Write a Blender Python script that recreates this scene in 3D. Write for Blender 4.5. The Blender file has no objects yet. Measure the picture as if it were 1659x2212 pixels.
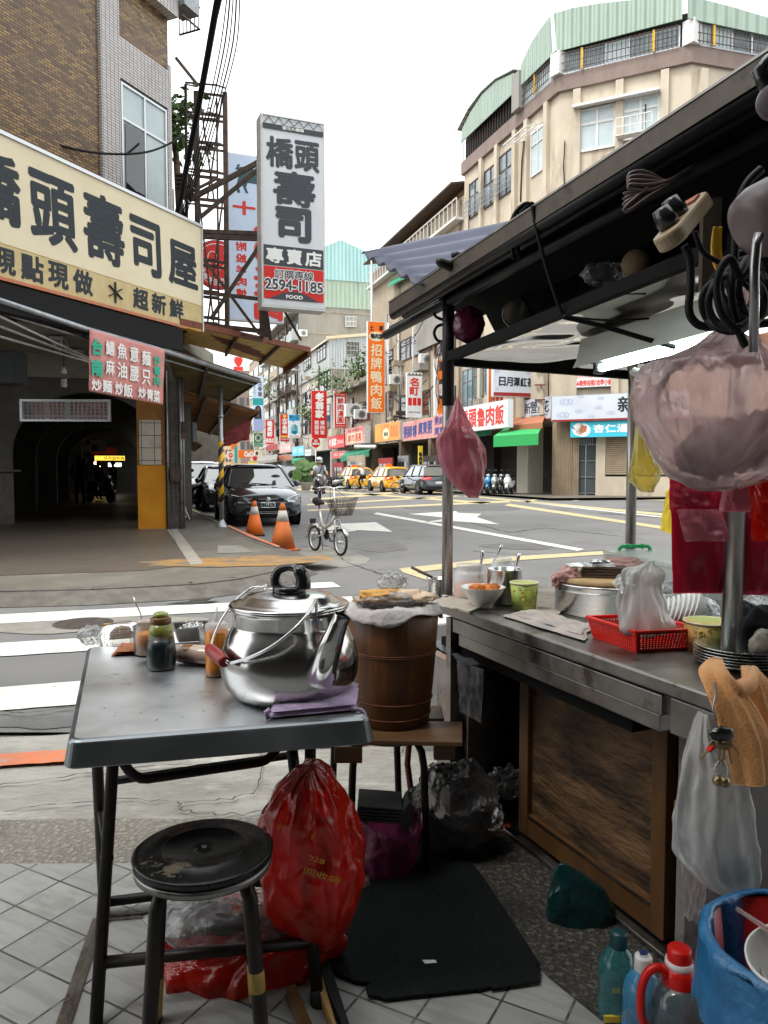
import bpy,bmesh,math,random
from math import sin,cos,tan,pi,radians as R,atan2,sqrt,hypot,floor
from mathutils import Vector as V,Matrix,noise
random.seed(7)
sc=bpy.context.scene
COL=sc.collection
# camera
FPX,CX,CY,PITCH,HC=1660.0,829.5,1106.0,R(3.1),1.35
cam_d=bpy.data.cameras.new('camera');cam=bpy.data.objects.new('camera',cam_d);COL.objects.link(cam)
cam.location=(0,0,HC);cam.rotation_euler=(pi/2-PITCH,0,0)
cam_d.sensor_fit='VERTICAL';cam_d.sensor_height=24.0;cam_d.lens=FPX/2212*24.0
cam_d.clip_start=0.05;cam_d.clip_end=2500
sc.camera=cam
# sky, sun, exposure
SUN_EL,SUN_ROT=R(58),R(35)
world=bpy.data.worlds.new('World');sc.world=world;world.use_nodes=True
nt=world.node_tree;nt.nodes.clear()
sky=nt.nodes.new('ShaderNodeTexSky');sky.sky_type='NISHITA';sky.sun_disc=False
sky.sun_elevation=SUN_EL;sky.sun_rotation=SUN_ROT;sky.air_density=1.0;sky.dust_density=4.0;sky.ozone_density=1.0
hs=nt.nodes.new('ShaderNodeHueSaturation');hs.inputs['Saturation'].default_value=0.10
mxw=nt.nodes.new('ShaderNodeMix');mxw.data_type='RGBA';mxw.inputs[0].default_value=0.65
mxw.inputs[7].default_value=(11.5,11.9,12.0,1)
bg=nt.nodes.new('ShaderNodeBackground');bg.inputs['Strength'].default_value=0.125
ow=nt.nodes.new('ShaderNodeOutputWorld')
nt.links.new(sky.outputs[0],hs.inputs['Color']);nt.links.new(hs.outputs[0],mxw.inputs[6])
nt.links.new(mxw.outputs[2],bg.inputs['Color']);nt.links.new(bg.outputs[0],ow.inputs['Surface'])
sun_d=bpy.data.lights.new('sun','SUN');sun_d.energy=1.5;sun_d.angle=R(18);sun_d.color=(1.0,0.955,0.9)
sun=bpy.data.objects.new('sun',sun_d);COL.objects.link(sun)
sd=V((sin(SUN_ROT)*cos(SUN_EL),-cos(SUN_ROT)*cos(SUN_EL)*-1,sin(SUN_EL)))
sd=V((-0.42,-0.30,0.86)).normalized()
sun.rotation_euler=sd.to_track_quat('Z','Y').to_euler()
SUN_EL=math.asin(sd.z);SUN_ROT=atan2(sd.x,sd.y)
sky.sun_elevation=SUN_EL;sky.sun_rotation=SUN_ROT
sc.view_settings.view_transform='Standard';sc.view_settings.look='None'
sc.view_settings.exposure=0.88;sc.view_settings.gamma=1
cy=sc.cycles
cy.max_bounces=8;cy.diffuse_bounces=3;cy.glossy_bounces=4;cy.transmission_bounces=6;cy.transparent_max_bounces=12
cy.sample_clamp_indirect=6;cy.caustics_reflective=False;cy.caustics_refractive=False
cy.use_denoising=True
# pixel -> world helpers (pixels of a 1659 x 2212 picture)
cP,sP=cos(PITCH),sin(PITCH)
def ray(x,y):
 dx=(x-CX)/FPX;dz=-(y-CY)/FPX
 return V((dx,cP+dz*sP,-sP+dz*cP))
EYE=V((0,0,HC))
def G(x,y,z=0.0):
 r=ray(x,y);return EYE+r*((z-HC)/r.z)
def D(x,y,d):
 r=ray(x,y);return EYE+r*(d/r.y)
def PL(x,y,p0,dr):
 r=ray(x,y);n=V((dr[1],-dr[0]))
 t=(n.x*p0[0]+n.y*p0[1])/(n.x*r.x+n.y*r.y);return EYE+r*t
def proj(p):
 v=V(p)-EYE;yc=v.y*cP-v.z*sP;zc=v.y*sP+v.z*cP
 return(CX+FPX*v.x/yc,CY-FPX*zc/yc)
UM=V((-0.30,0.954,0)).normalized()
US=V((0.954,0.30,0)).normalized()
UC=V((0.4386,1,0)).normalized()
Z=V((0,0,1))
# materials
MATS={}
def nn(t,k,**kw):
 n=t.nodes.new(k)
 for a,b in kw.items():setattr(n,a,b)
 return n
def M(name,c1,c2=None,scale=4.0,rough=0.6,metal=0.0,bump=0.0,bscale=None,detail=4.0,stretch=(1,1,1),spec=0.5,coat=0.0,trans=0.0,alpha=1.0,emit=None,estr=1.0,r2=None,c3=None,s3=1.0,t3=0.55,w3=0.12,sheen=0.0,lo=0.35,hi=0.65,ior=1.45,sss=0):
 m=bpy.data.materials.new(name);m.use_nodes=True;t=m.node_tree;L=t.links
 b=t.nodes['Principled BSDF'];MATS[name]=m
 b.inputs['Base Color'].default_value=(*c1,1);b.inputs['Roughness'].default_value=rough
 b.inputs['Metallic'].default_value=metal;b.inputs['Specular IOR Level'].default_value=spec
 b.inputs['Coat Weight'].default_value=coat;b.inputs['Coat Roughness'].default_value=0.05
 b.inputs['Transmission Weight'].default_value=trans;b.inputs['Alpha'].default_value=alpha
 b.inputs['Sheen Weight'].default_value=sheen;b.inputs['IOR'].default_value=ior
 if sss:b.inputs['Subsurface Weight'].default_value=sss;b.inputs['Subsurface Scale'].default_value=0.02
 if emit:b.inputs['Emission Color'].default_value=(*emit,1);b.inputs['Emission Strength'].default_value=estr
 tc=nn(t,'ShaderNodeTexCoord');mp=nn(t,'ShaderNodeMapping');mp.inputs['Scale'].default_value=stretch
 L.new(tc.outputs['Object'],mp.inputs[0])
 if c2 is not None:
  nz=nn(t,'ShaderNodeTexNoise');nz.inputs['Scale'].default_value=scale;nz.inputs['Detail'].default_value=detail
  nz.inputs['Roughness'].default_value=0.62
  L.new(mp.outputs[0],nz.inputs['Vector'])
  cr=nn(t,'ShaderNodeValToRGB');cr.color_ramp.elements[0].position=lo;cr.color_ramp.elements[1].position=hi
  cr.color_ramp.elements[0].color=(*c1,1);cr.color_ramp.elements[1].color=(*c2,1)
  L.new(nz.outputs[0],cr.inputs[0]);out=cr.outputs[0]
  if c3 is not None:
   n3=nn(t,'ShaderNodeTexNoise');n3.inputs['Scale'].default_value=s3;n3.inputs['Detail'].default_value=6
   n3.inputs['Roughness'].default_value=0.7
   L.new(mp.outputs[0],n3.inputs['Vector'])
   c=nn(t,'ShaderNodeValToRGB');c.color_ramp.elements[0].position=t3;c.color_ramp.elements[1].position=t3+w3
   L.new(n3.outputs[0],c.inputs[0])
   mx=nn(t,'ShaderNodeMix',data_type='RGBA');L.new(c.outputs[0],mx.inputs[0]);L.new(out,mx.inputs[6])
   mx.inputs[7].default_value=(*c3,1);out=mx.outputs[2]
  L.new(out,b.inputs['Base Color'])
  if r2 is not None:
   mr=nn(t,'ShaderNodeMapRange');mr.inputs[1].default_value=lo;mr.inputs[2].default_value=hi
   mr.inputs[3].default_value=rough;mr.inputs[4].default_value=r2
   L.new(nz.outputs[0],mr.inputs[0]);L.new(mr.outputs[0],b.inputs['Roughness'])
 if bump:
  nb=nn(t,'ShaderNodeTexNoise');nb.inputs['Scale'].default_value=bscale or scale*4;nb.inputs['Detail'].default_value=5
  L.new(mp.outputs[0],nb.inputs['Vector'])
  bp=nn(t,'ShaderNodeBump');bp.inputs['Strength'].default_value=min(1,bump);bp.inputs['Distance'].default_value=0.02*max(1,bump)
  L.new(nb.outputs[0],bp.inputs['Height']);L.new(bp.outputs[0],b.inputs['Normal'])
 return m
def film(name,col,op=0.5,trans=0.6,rough=0.22,fold=0.5,tint=None):
 """thin plastic film: some of it clear, some translucent, with a gloss"""
 m=bpy.data.materials.new(name);m.use_nodes=True;t=m.node_tree;L=t.links;t.nodes.clear();MATS[name]=m
 o=nn(t,'ShaderNodeOutputMaterial');tr=nn(t,'ShaderNodeBsdfTransparent')
 tr.inputs[0].default_value=(*(tint or[min(1,c*1.15+.12)for c in col]),1)
 df=nn(t,'ShaderNodeBsdfDiffuse');df.inputs[0].default_value=(*col,1)
 tl=nn(t,'ShaderNodeBsdfTranslucent');tl.inputs[0].default_value=(*col,1)
 gl=nn(t,'ShaderNodeBsdfGlossy');gl.inputs['Roughness'].default_value=rough;gl.inputs[0].default_value=(1,1,1,1)
 m1=nn(t,'ShaderNodeMixShader');m1.inputs[0].default_value=trans;L.new(df.outputs[0],m1.inputs[1]);L.new(tl.outputs[0],m1.inputs[2])
 nz=nn(t,'ShaderNodeTexNoise');nz.inputs['Scale'].default_value=9;nz.inputs['Detail'].default_value=6;nz.inputs['Distortion'].default_value=1.2
 tc=nn(t,'ShaderNodeTexCoord');mp=nn(t,'ShaderNodeMapping');mp.inputs['Scale'].default_value=(1,1,.45)
 L.new(tc.outputs['Object'],mp.inputs[0]);L.new(mp.outputs[0],nz.inputs[0])
 rg=nn(t,'ShaderNodeTexNoise',noise_type='RIDGED_MULTIFRACTAL');rg.inputs['Scale'].default_value=13;rg.inputs['Detail'].default_value=3;rg.inputs['Distortion'].default_value=.8
 m0=nn(t,'ShaderNodeMapping');m0.inputs['Scale'].default_value=(1,1,.5);m0.inputs['Rotation'].default_value=(.3,.4,0);L.new(tc.outputs['Object'],m0.inputs[0]);L.new(m0.outputs[0],rg.inputs[0])
 sm=nn(t,'ShaderNodeMath',operation='MULTIPLY_ADD');L.new(rg.outputs[0],sm.inputs[0]);sm.inputs[1].default_value=.35;L.new(nz.outputs[0],sm.inputs[2])
 bp=nn(t,'ShaderNodeBump');bp.inputs['Strength'].default_value=fold;bp.inputs['Distance'].default_value=.028
 L.new(sm.outputs[0],bp.inputs['Height'])
 for s in(df,tl,gl):L.new(bp.outputs[0],s.inputs['Normal'])
 lw=nn(t,'ShaderNodeLayerWeight');lw.inputs[0].default_value=.55
 mr=nn(t,'ShaderNodeMapRange');mr.inputs[3].default_value=op*.75;mr.inputs[4].default_value=min(1,op*1.5+.1)
 L.new(lw.outputs['Facing'],mr.inputs[0])
 ad=nn(t,'ShaderNodeMath',operation='MULTIPLY_ADD');ad.use_clamp=True;L.new(nz.outputs[0],ad.inputs[0]);ad.inputs[1].default_value=.6*op;
 L.new(mr.outputs[0],ad.inputs[2])
 sb=nn(t,'ShaderNodeMath',operation='SUBTRACT');sb.use_clamp=True;L.new(ad.outputs[0],sb.inputs[0]);sb.inputs[1].default_value=.3*op
 m2=nn(t,'ShaderNodeMixShader');L.new(sb.outputs[0],m2.inputs[0]);L.new(tr.outputs[0],m2.inputs[1]);L.new(m1.outputs[0],m2.inputs[2])
 fr=nn(t,'ShaderNodeFresnel');fr.inputs[0].default_value=1.5;L.new(bp.outputs[0],fr.inputs['Normal'])
 m3=nn(t,'ShaderNodeMixShader');L.new(fr.outputs[0],m3.inputs[0]);L.new(m2.outputs[0],m3.inputs[1]);L.new(gl.outputs[0],m3.inputs[2])
 L.new(m3.outputs[0],o.inputs[0]);return m
def tilemat(name,c1,c2,mortar,bw,bh,ms,axis='s',rot=0,off=0.5,rough=0.5,bump=0.4,nz=None,grain=None,dirt=None,ang=0):
 """brick / tile pattern. axis 's': wall, coordinate along the wall direction ang (radians) + Z; 'g': ground"""
 m=bpy.data.materials.new(name);m.use_nodes=True;t=m.node_tree;L=t.links;MATS[name]=m
 b=t.nodes['Principled BSDF'];b.inputs['Roughness'].default_value=rough
 tc=nn(t,'ShaderNodeTexCoord');src=tc.outputs['Object']
 if axis=='s':
  mp0=nn(t,'ShaderNodeMapping');mp0.inputs['Rotation'].default_value=(0,0,-ang);L.new(src,mp0.inputs[0])
  sx=nn(t,'ShaderNodeSeparateXYZ');L.new(mp0.outputs[0],sx.inputs[0])
  cb=nn(t,'ShaderNodeCombineXYZ');L.new(sx.outputs[0],cb.inputs[0]);L.new(sx.outputs[2],cb.inputs[1]);src2=cb.outputs[0]
 else:
  mp0=nn(t,'ShaderNodeMapping');mp0.inputs['Rotation'].default_value=(0,0,rot);L.new(src,mp0.inputs[0]);src2=mp0.outputs[0]
 br=nn(t,'ShaderNodeTexBrick');br.offset=off;br.inputs['Scale'].default_value=1
 br.inputs['Brick Width'].default_value=bw;br.inputs['Row Height'].default_value=bh;br.inputs['Mortar Size'].default_value=ms
 br.inputs['Color1'].default_value=(*c1,1);br.inputs['Color2'].default_value=(*c2,1);br.inputs['Mortar'].default_value=(*mortar,1)
 br.inputs['Mortar Smooth'].default_value=.1;br.inputs['Bias'].default_value=0
 L.new(src2,br.inputs[0]);out=br.outputs[0]
 if grain:
  mg=nn(t,'ShaderNodeMapping');mg.inputs['Scale'].default_value=grain[2];L.new(src2,mg.inputs[0])
  g=nn(t,'ShaderNodeTexNoise');g.inputs['Scale'].default_value=grain[1];g.inputs['Detail'].default_value=6;g.inputs['Distortion'].default_value=.6
  L.new(mg.outputs[0],g.inputs[0])
  cr=nn(t,'ShaderNodeValToRGB');cr.color_ramp.elements[0].position=.45;cr.color_ramp.elements[1].position=.62
  cr.color_ramp.elements[1].color=(grain[3],)*3+(1,);L.new(g.outputs[0],cr.inputs[0])
  mx=nn(t,'ShaderNodeMix',data_type='RGBA');L.new(cr.outputs[0],mx.inputs[0]);L.new(out,mx.inputs[6]);mx.inputs[7].default_value=(*grain[0],1);out=mx.outputs[2]
 if dirt:
  g=nn(t,'ShaderNodeTexNoise');g.inputs['Scale'].default_value=dirt[1];g.inputs['Detail'].default_value=7;g.inputs['Roughness'].default_value=.7
  L.new(src2,g.inputs[0]);cr=nn(t,'ShaderNodeValToRGB');cr.color_ramp.elements[0].position=dirt[2];cr.color_ramp.elements[1].position=dirt[2]+.18
  cr.color_ramp.elements[1].color=(.85,.85,.85,1)
  L.new(g.outputs[0],cr.inputs[0]);mx=nn(t,'ShaderNodeMix',data_type='RGBA');L.new(cr.outputs[0],mx.inputs[0]);L.new(out,mx.inputs[6])
  mx.inputs[7].default_value=(*dirt[0],1);out=mx.outputs[2]
 L.new(out,b.inputs['Base Color'])
 bp=nn(t,'ShaderNodeBump');bp.inputs['Strength'].default_value=bump;bp.inputs['Distance'].default_value=.006;bp.invert=True
 L.new(br.outputs[1],bp.inputs['Height']);L.new(bp.outputs[0],b.inputs['Normal'])
 return m
# mesh builder
class MB:
 def __init__(s,T=None):s.v=[];s.f=[];s.m=[];s.T=T;s.sm=[]
 def add(s,vs,fs,mi=0,smooth=False):
  k=len(s.v)
  for p in vs:s.v.append(s.T@V(p)if s.T is not None else V(p))
  for f in fs:s.f.append([k+i for i in f]);s.m.append(mi);s.sm.append(smooth)
 def box(s,a,b,mi=0):
  x0,y0,z0=a;x1,y1,z1=b
  s.add([(x0,y0,z0),(x1,y0,z0),(x1,y1,z0),(x0,y1,z0),(x0,y0,z1),(x1,y0,z1),(x1,y1,z1),(x0,y1,z1)],[(0,3,2,1),(4,5,6,7),(0,1,5,4),(1,2,6,5),(2,3,7,6),(3,0,4,7)],mi)
 def obox(s,o,X,Y,W,mi=0):
  """box from corner o with edge vectors X, Y, W"""
  o,X,Y,W=V(o),V(X),V(Y),V(W)
  if X.cross(Y).dot(W)<0:o=o+W;W=-W
  p=[o,o+X,o+X+Y,o+Y];p+=[q+W for q in p]
  s.add(p,[(0,3,2,1),(4,5,6,7),(0,1,5,4),(1,2,6,5),(2,3,7,6),(3,0,4,7)],mi)
 def quad(s,a,b,c,d,mi=0):s.add([a,b,c,d],[(0,1,2,3)],mi)
 def bar(s,a,b,w=.03,h=None,mi=0):
  a,b=V(a),V(b);d=b-a
  if d.length<1e-6:return
  u=d.normalized();q=V((0,0,1))if abs(u.z)<.9 else V((1,0,0))
  r=u.cross(q).normalized();t=r.cross(u);h=h or w
  s.obox(a-r*w/2-t*h/2,d,r*w,t*h,mi)
 def tube(s,pts,r=.01,n=8,mi=0,caps=True,smooth=True,closed=False):
  pts=[V(p)for p in pts];N=len(pts);rs=r if isinstance(r,(list,tuple))else[r]*N
  u0=(pts[1]-pts[0]).normalized();q=V((0,0,1))if abs(u0.z)<.9 else V((1,0,0))
  rr=u0.cross(q).normalized();vs=[]
  for i,p in enumerate(pts):
   if closed:d=pts[(i+1)%N]-pts[i-1]
   else:d=(pts[min(i+1,N-1)]-pts[max(i-1,0)])
   u=d.normalized()if d.length>1e-9 else u0
   rr=(rr-u*rr.dot(u));rr=rr.normalized()if rr.length>1e-6 else u.orthogonal().normalized()
   t=u.cross(rr)
   for k in range(n):
    a=2*pi*k/n;vs.append(p+(rr*cos(a)+t*sin(a))*rs[i])
  fs=[]
  for i in range(N if closed else N-1):
   for k in range(n):
    j=(i+1)%N
    fs.append((i*n+k,i*n+(k+1)%n,j*n+(k+1)%n,j*n+k))
  s.add(vs,fs,mi,smooth)
  if caps and not closed:
   k=len(s.v)-len(vs)
   s.f.append([k+i for i in range(n)][::-1]);s.m.append(mi);s.sm.append(False)
   s.f.append([k+(N-1)*n+i for i in range(n)]);s.m.append(mi);s.sm.append(False)
 def lathe(s,prof,o=(0,0,0),n=32,mi=0,A=V((0,0,1)),X=None,smooth=True,mis=None,rot=0):
  """prof: (radius, height) list"""
  A=V(A).normalized();X=V(X).normalized()if X is not None else A.orthogonal().normalized();Y=A.cross(X);o=V(o)
  vs=[o+A*h+(X*cos(2*pi*k/n+rot)+Y*sin(2*pi*k/n+rot))*r for r,h in prof for k in range(n)]
  k0=len(s.v);s.add(vs,[],mi)
  for i in range(len(prof)-1):
   for k in range(n):
    s.f.append([k0+i*n+k,k0+i*n+(k+1)%n,k0+(i+1)*n+(k+1)%n,k0+(i+1)*n+k]);s.m.append(mis[i]if mis else mi);s.sm.append(smooth)
  for i,rev in((0,True),(len(prof)-1,False)):
   if prof[i][0]>1e-5:
    f=[k0+i*n+k for k in range(n)];s.f.append(f[::-1]if rev else f);s.m.append((mis[min(i,len(mis)-1)]if mis else mi));s.sm.append(False)
 def prism(s,pts,ext,mi=0,mside=None):
  """closed polygon pts (3D, planar) extruded by vector ext"""
  pts=[V(p)for p in pts];e=V(ext);n=len(pts);k=len(s.v)
  nv=V((0,0,0))
  for i in range(n):nv+=pts[i].cross(pts[(i+1)%n])
  if nv.dot(e)>0:pts=pts[::-1]
  s.add(pts+[p+e for p in pts],[tuple(range(n)),tuple(range(2*n-1,n-1,-1))],mi)
  for i in range(n):
   j=(i+1)%n;s.f.append([k+i,k+n+i,k+n+j,k+j][::1]);s.m.append(mi if mside is None else mside);s.sm.append(False)
 def grid(s,fn,nu,nv,mi=0,smooth=True):
  vs=[fn(i/nu,j/nv)for j in range(nv+1)for i in range(nu+1)]
  s.add(vs,[(j*(nu+1)+i,j*(nu+1)+i+1,(j+1)*(nu+1)+i+1,(j+1)*(nu+1)+i)for j in range(nv)for i in range(nu)],mi,smooth)
 def ball(s,c,r,n=12,mi=0,sc3=(1,1,1)):
  prof=[(r*sin(pi*i/(n//2+2)),-r*cos(pi*i/(n//2+2)))for i in range(n//2+3)]
  vs=[];k0=len(s.v)
  for rr,h in prof:
   for k in range(n):vs.append(V(c)+V((rr*cos(2*pi*k/n)*sc3[0],rr*sin(2*pi*k/n)*sc3[1],h*sc3[2])))
  fs=[(i*n+k,i*n+(k+1)%n,(i+1)*n+(k+1)%n,(i+1)*n+k)for i in range(len(prof)-1)for k in range(n)]
  s.add(vs,fs,mi,True)
 def build(s,name,mats,parent=None,bevel=0,sub=0,solid=0):
  if not isinstance(mats,(list,tuple)):mats=[mats]
  me=bpy.data.meshes.new(name);me.from_pydata([tuple(p)for p in s.v],[],s.f)
  for m in mats:me.materials.append(MATS[m]if isinstance(m,str)else m)
  for p,mi,sm in zip(me.polygons,s.m,s.sm):p.material_index=mi;p.use_smooth=sm
  me.update()
  o=bpy.data.objects.new(name,me);COL.objects.link(o)
  if parent is not None:
   o.parent=parent
   o.matrix_parent_inverse=WM[parent.name].inverted()if parent.name in WM else Matrix()
   WM[o.name]=Matrix()
  else:WM[o.name]=Matrix()
  if bevel:
   b=o.modifiers.new('bevel','BEVEL');b.width=bevel;b.segments=2;b.limit_method='ANGLE';b.angle_limit=R(40)
  if solid:
   b=o.modifiers.new('solid','SOLIDIFY');b.thickness=solid;b.offset=0
  if sub:
   b=o.modifiers.new('sub','SUBSURF');b.levels=sub;b.render_levels=sub
  return o
WM={}
def thing(name,label,cat,loc=(0,0,0),group=None):
 o=bpy.data.objects.new(name,None);COL.objects.link(o);o.location=loc
 WM[o.name]=Matrix.Translation(V(loc));o['label']=label;o['category']=cat
 if group:o['group']=group
 return o
def tag(o,label,cat,group=None):
 o['label']=label;o['category']=cat
 if group:o['group']=group
 return o
def struct(o):o['kind']='structure';return o
def one(mb,name,mats,label,cat,group=None,**kw):return tag(mb.build(name,mats,**kw),label,cat,group)
def copy_tree(o,parent=None):
 c=o.copy();COL.objects.link(c);c.parent=parent
 if parent is not None:c.matrix_parent_inverse=o.matrix_parent_inverse.copy()
 for ch in[q for q in bpy.data.objects if q.parent==o]:copy_tree(ch,c)
 return c
def place(o,loc,rz=0,scl=1):
 o.location=loc;o.rotation_euler=(0,0,rz);o.scale=(scl,)*3;return o
# lettering
_tc={}
def glyphs(t):
 if t in _tc:return _tc[t]
 c=bpy.data.curves.new('lettering','FONT');c.body=t;c.resolution_u=3
 o=bpy.data.objects.new('lettering',c);COL.objects.link(o)
 dg=bpy.context.evaluated_depsgraph_get();me=bpy.data.meshes.new_from_object(o.evaluated_get(dg))
 vs=[(v.co.x,v.co.y)for v in me.vertices];fs=[tuple(p.vertices)for p in me.polygons]
 bpy.data.objects.remove(o);bpy.data.curves.remove(c);bpy.data.meshes.remove(me)
 if not vs:vs=[(0,0),(1,1)]
 x0=min(a for a,b in vs);x1=max(a for a,b in vs);y0=min(b for a,b in vs);y1=max(b for a,b in vs)
 vs=[((a-x0)/max(x1-x0,1e-6),(b-y0)/max(y1-y0,1e-6))for a,b in vs]
 _tc[t]=(vs,fs,(x1-x0),(y1-y0));return _tc[t]
def put(mb,t,o,Xv,Yv,n,bold=0.0,mi=0,eps=.004,slant=0.0):
 """letters of t filling the parallelogram o, Xv, Yv; n = outward unit normal; bold in metres"""
 vs,fs,w,h=glyphs(t);o,Xv,Yv,n=V(o),V(Xv),V(Yv),V(n)
 offs=[(0,0)]
 if bold:offs=[(0,0)]+[(cos(a)*bold,sin(a)*bold)for a in[k*pi/3+.2 for k in range(6)]]
 xu,yu=Xv.normalized(),Yv.normalized()
 for i,(a,b)in enumerate(offs):
  q=[o+Xv*(x+slant*(y-.5))+Yv*y+xu*a+yu*b+n*(eps+i*.0006)for x,y in vs]
  mb.add(q,fs,mi)
class Rect:
 """upright rectangle: o lower left corner, U unit along, w, h, N towards the viewer"""
 def __init__(s,o,U,w,h,Vv=None):
  s.o=V(o);s.U=V(U).normalized();s.w=w;s.h=h;s.Vv=V(Vv)if Vv is not None else V((0,0,1));s.N=s.U.cross(s.Vv).normalized()
  if s.N.dot(EYE-s.o)<0:s.N=-s.N
 def pt(s,u,v,n=0):return s.o+s.U*(u*s.w)+s.Vv*(v*s.h)+s.N*n
 def box(s,mb,u0=0,v0=0,u1=1,v1=1,t=.05,n=0,mi=0):
  mb.obox(s.pt(u0,v0,n),s.U*((u1-u0)*s.w),s.Vv*((v1-v0)*s.h),s.N*t,mi)
 def text(s,mb,t,u0,v0,u1,v1,n=.006,bold=0,mi=0,slant=0,mirror=False):
  a=s.pt(u0,v0,n);X=s.U*((u1-u0)*s.w);Y=s.Vv*((v1-v0)*s.h)
  if mirror:a=a+X;X=-X
  put(mb,t,a,X,Y,s.N,bold,mi,0.0,slant)
 def col(s,mb,t,u0,u1,v1,v0,gap=.12,**kw):
  k=len(t);hh=(v1-v0)/k
  for i,ch in enumerate(t):s.text(mb,ch,u0,v1-hh*(i+1)+hh*gap/2,u1,v1-hh*i-hh*gap/2,**kw)
 def row(s,mb,t,u0,u1,v0,v1,gap=.12,dv=0,**kw):
  k=len(t);ww=(u1-u0)/k
  for i,ch in enumerate(t):
   if ch!=' ':s.text(mb,ch,u0+ww*i+ww*gap/2,v0+dv*i,u0+ww*(i+1)-ww*gap/2,v1+dv*i,**kw)
 def disc(s,mb,u,v,ru,rv=None,n=.006,mi=0,t=.003,k=28):
  rv=rv or ru
  mb.prism([s.pt(u+cos(2*pi*i/k)*ru,v+sin(2*pi*i/k)*rv,n)for i in range(k)],s.N*t,mi)
 def poly(s,mb,pts,n=.006,t=.003,mi=0):mb.prism([s.pt(a,b,n)for a,b in pts],s.N*t,mi)
def rect_px(xl,xr,yt,yb,Y,U):
 """upright rectangle whose left edge is at pixel xl (from yt to yb) at depth Y, running along U to pixel xr"""
 a=D(xl,yb,Y);b=D(xl,yt,Y);c=PL(xr,(yt+yb)/2,a,U);U=V(U).normalized()
 return Rect(a,U,(V((c.x,c.y,0))-V((a.x,a.y,0))).length,b.z-a.z)
FR=V((1,0,0))
FRM=V((0.954,0.30,0)).normalized()
def sign(name,label,r,th,face,rim=None,texts=(),frame='sign_rim',mats=('ink',),group=None,cat='sign',extra=None,fmat=None,legs=None):
 """a sign board: case, face, lettering. texts: (kind, text, args, matindex, bold)"""
 t=thing(name,label,cat,r.pt(.5,0),group)
 mb=MB();r.box(mb,t=th,n=-th);mb.build('sign_case',frame,t)
 mb=MB();e=.03*min(1,r.w);eu=(rim if rim is not None else.03)/r.w;ev=(rim if rim is not None else.03)/r.h
 r.box(mb,eu,ev,1-eu,1-ev,t=.004,n=.001);mb.build('sign_face',face,t)
 if texts:
  mb=MB()
  for k,s,a,mi,bold in texts:
   if k=='t':r.text(mb,s,*a,n=.008,mi=mi,bold=bold)
   elif k=='c':r.col(mb,s,*a,n=.008,mi=mi,bold=bold)
   elif k=='r':r.row(mb,s,*a,n=.008,mi=mi,bold=bold)
   elif k=='b':r.box(mb,*a,t=.003,n=.0052+.001*mi*.1,mi=mi)
   elif k=='d':r.disc(mb,*a,n=.0056,t=.0018,mi=mi)
   elif k=='p':r.poly(mb,s,n=.0052,t=.0026,mi=mi)
  mb.build('lettering',list(mats),t)
 return t
# soft shapes
def cat(p,t):
 """Catmull-Rom through list p of tuples at t in 0..1"""
 n=len(p)-1;x=min(max(t,0),.999999)*n;i=int(x);f=x-i
 a,b,c,d=p[max(i-1,0)],p[i],p[i+1],p[min(i+2,n)]
 return tuple(.5*((2*b[k])+(-a[k]+c[k])*f+(2*a[k]-5*b[k]+4*c[k]-d[k])*f*f+(-a[k]+3*b[k]-3*c[k]+d[k])*f**3)for k in range(len(b)))
def loft_px(mb,rows,Y,thick=.6,folds=.06,seed=0,nr=40,na=56,kf=9,mi=0,dent=.0,ymod=None,closed=(True,True),crease=.06):
 """soft body through pixel rows (y, xl, xr) at depth Y; thick = depth / width"""
 rnd=random.Random(seed);ph=[rnd.uniform(0,6.28)for _ in range(6)]
 vs=[];k0=len(mb.v)
 for j in range(nr+1):
  t=j/nr;y,xl,xr=cat(rows,t);c=D((xl+xr)/2,y,Y);rx=max((xr-xl)/2/FPX*Y,.0004);ry=rx*thick if not callable(thick)else thick(t)
  am=folds*(1 if not callable(folds)else 1)if not callable(folds)else folds(t)
  for i in range(na):
   a=2*pi*i/na
   q=1+am*(.5*sin(kf*a+ph[0]+3*t)+.3*sin((kf*2+1)*a+ph[1]-4*t)+.35*sin((kf-4)*a+ph[2]+5*t))
   p=V((c.x+rx*q*cos(a),Y+ry*q*sin(a),c.z))
   nv=noise.noise_vector(V((p.x*7+seed,p.y*7,p.z*5)))*dent*rx+noise.noise_vector(V((p.x*23+seed,p.y*23,p.z*16)))*dent*.4*rx
   q1=V((p.x*9+seed*1.7,p.y*9,p.z*6));c1=1-min(1,abs(noise.noise(q1+nv*3))*5);c2=1-min(1,abs(noise.noise(q1*2.3+V((5,5,5))))*5)
   vs.append(p+nv+V((cos(a),sin(a)*.7,0))*rx*crease*(c1+.5*c2))
 fs=[(j*na+i,(j+1)*na+i,(j+1)*na+(i+1)%na,j*na+(i+1)%na)for j in range(nr)for i in range(na)]
 mb.add(vs,fs,mi,True)
 if closed[0]:mb.f.append([k0+i for i in range(na)]);mb.m.append(mi);mb.sm.append(True)
 if closed[1]:mb.f.append([k0+nr*na+i for i in range(na)][::-1]);mb.m.append(mi);mb.sm.append(True)
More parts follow.
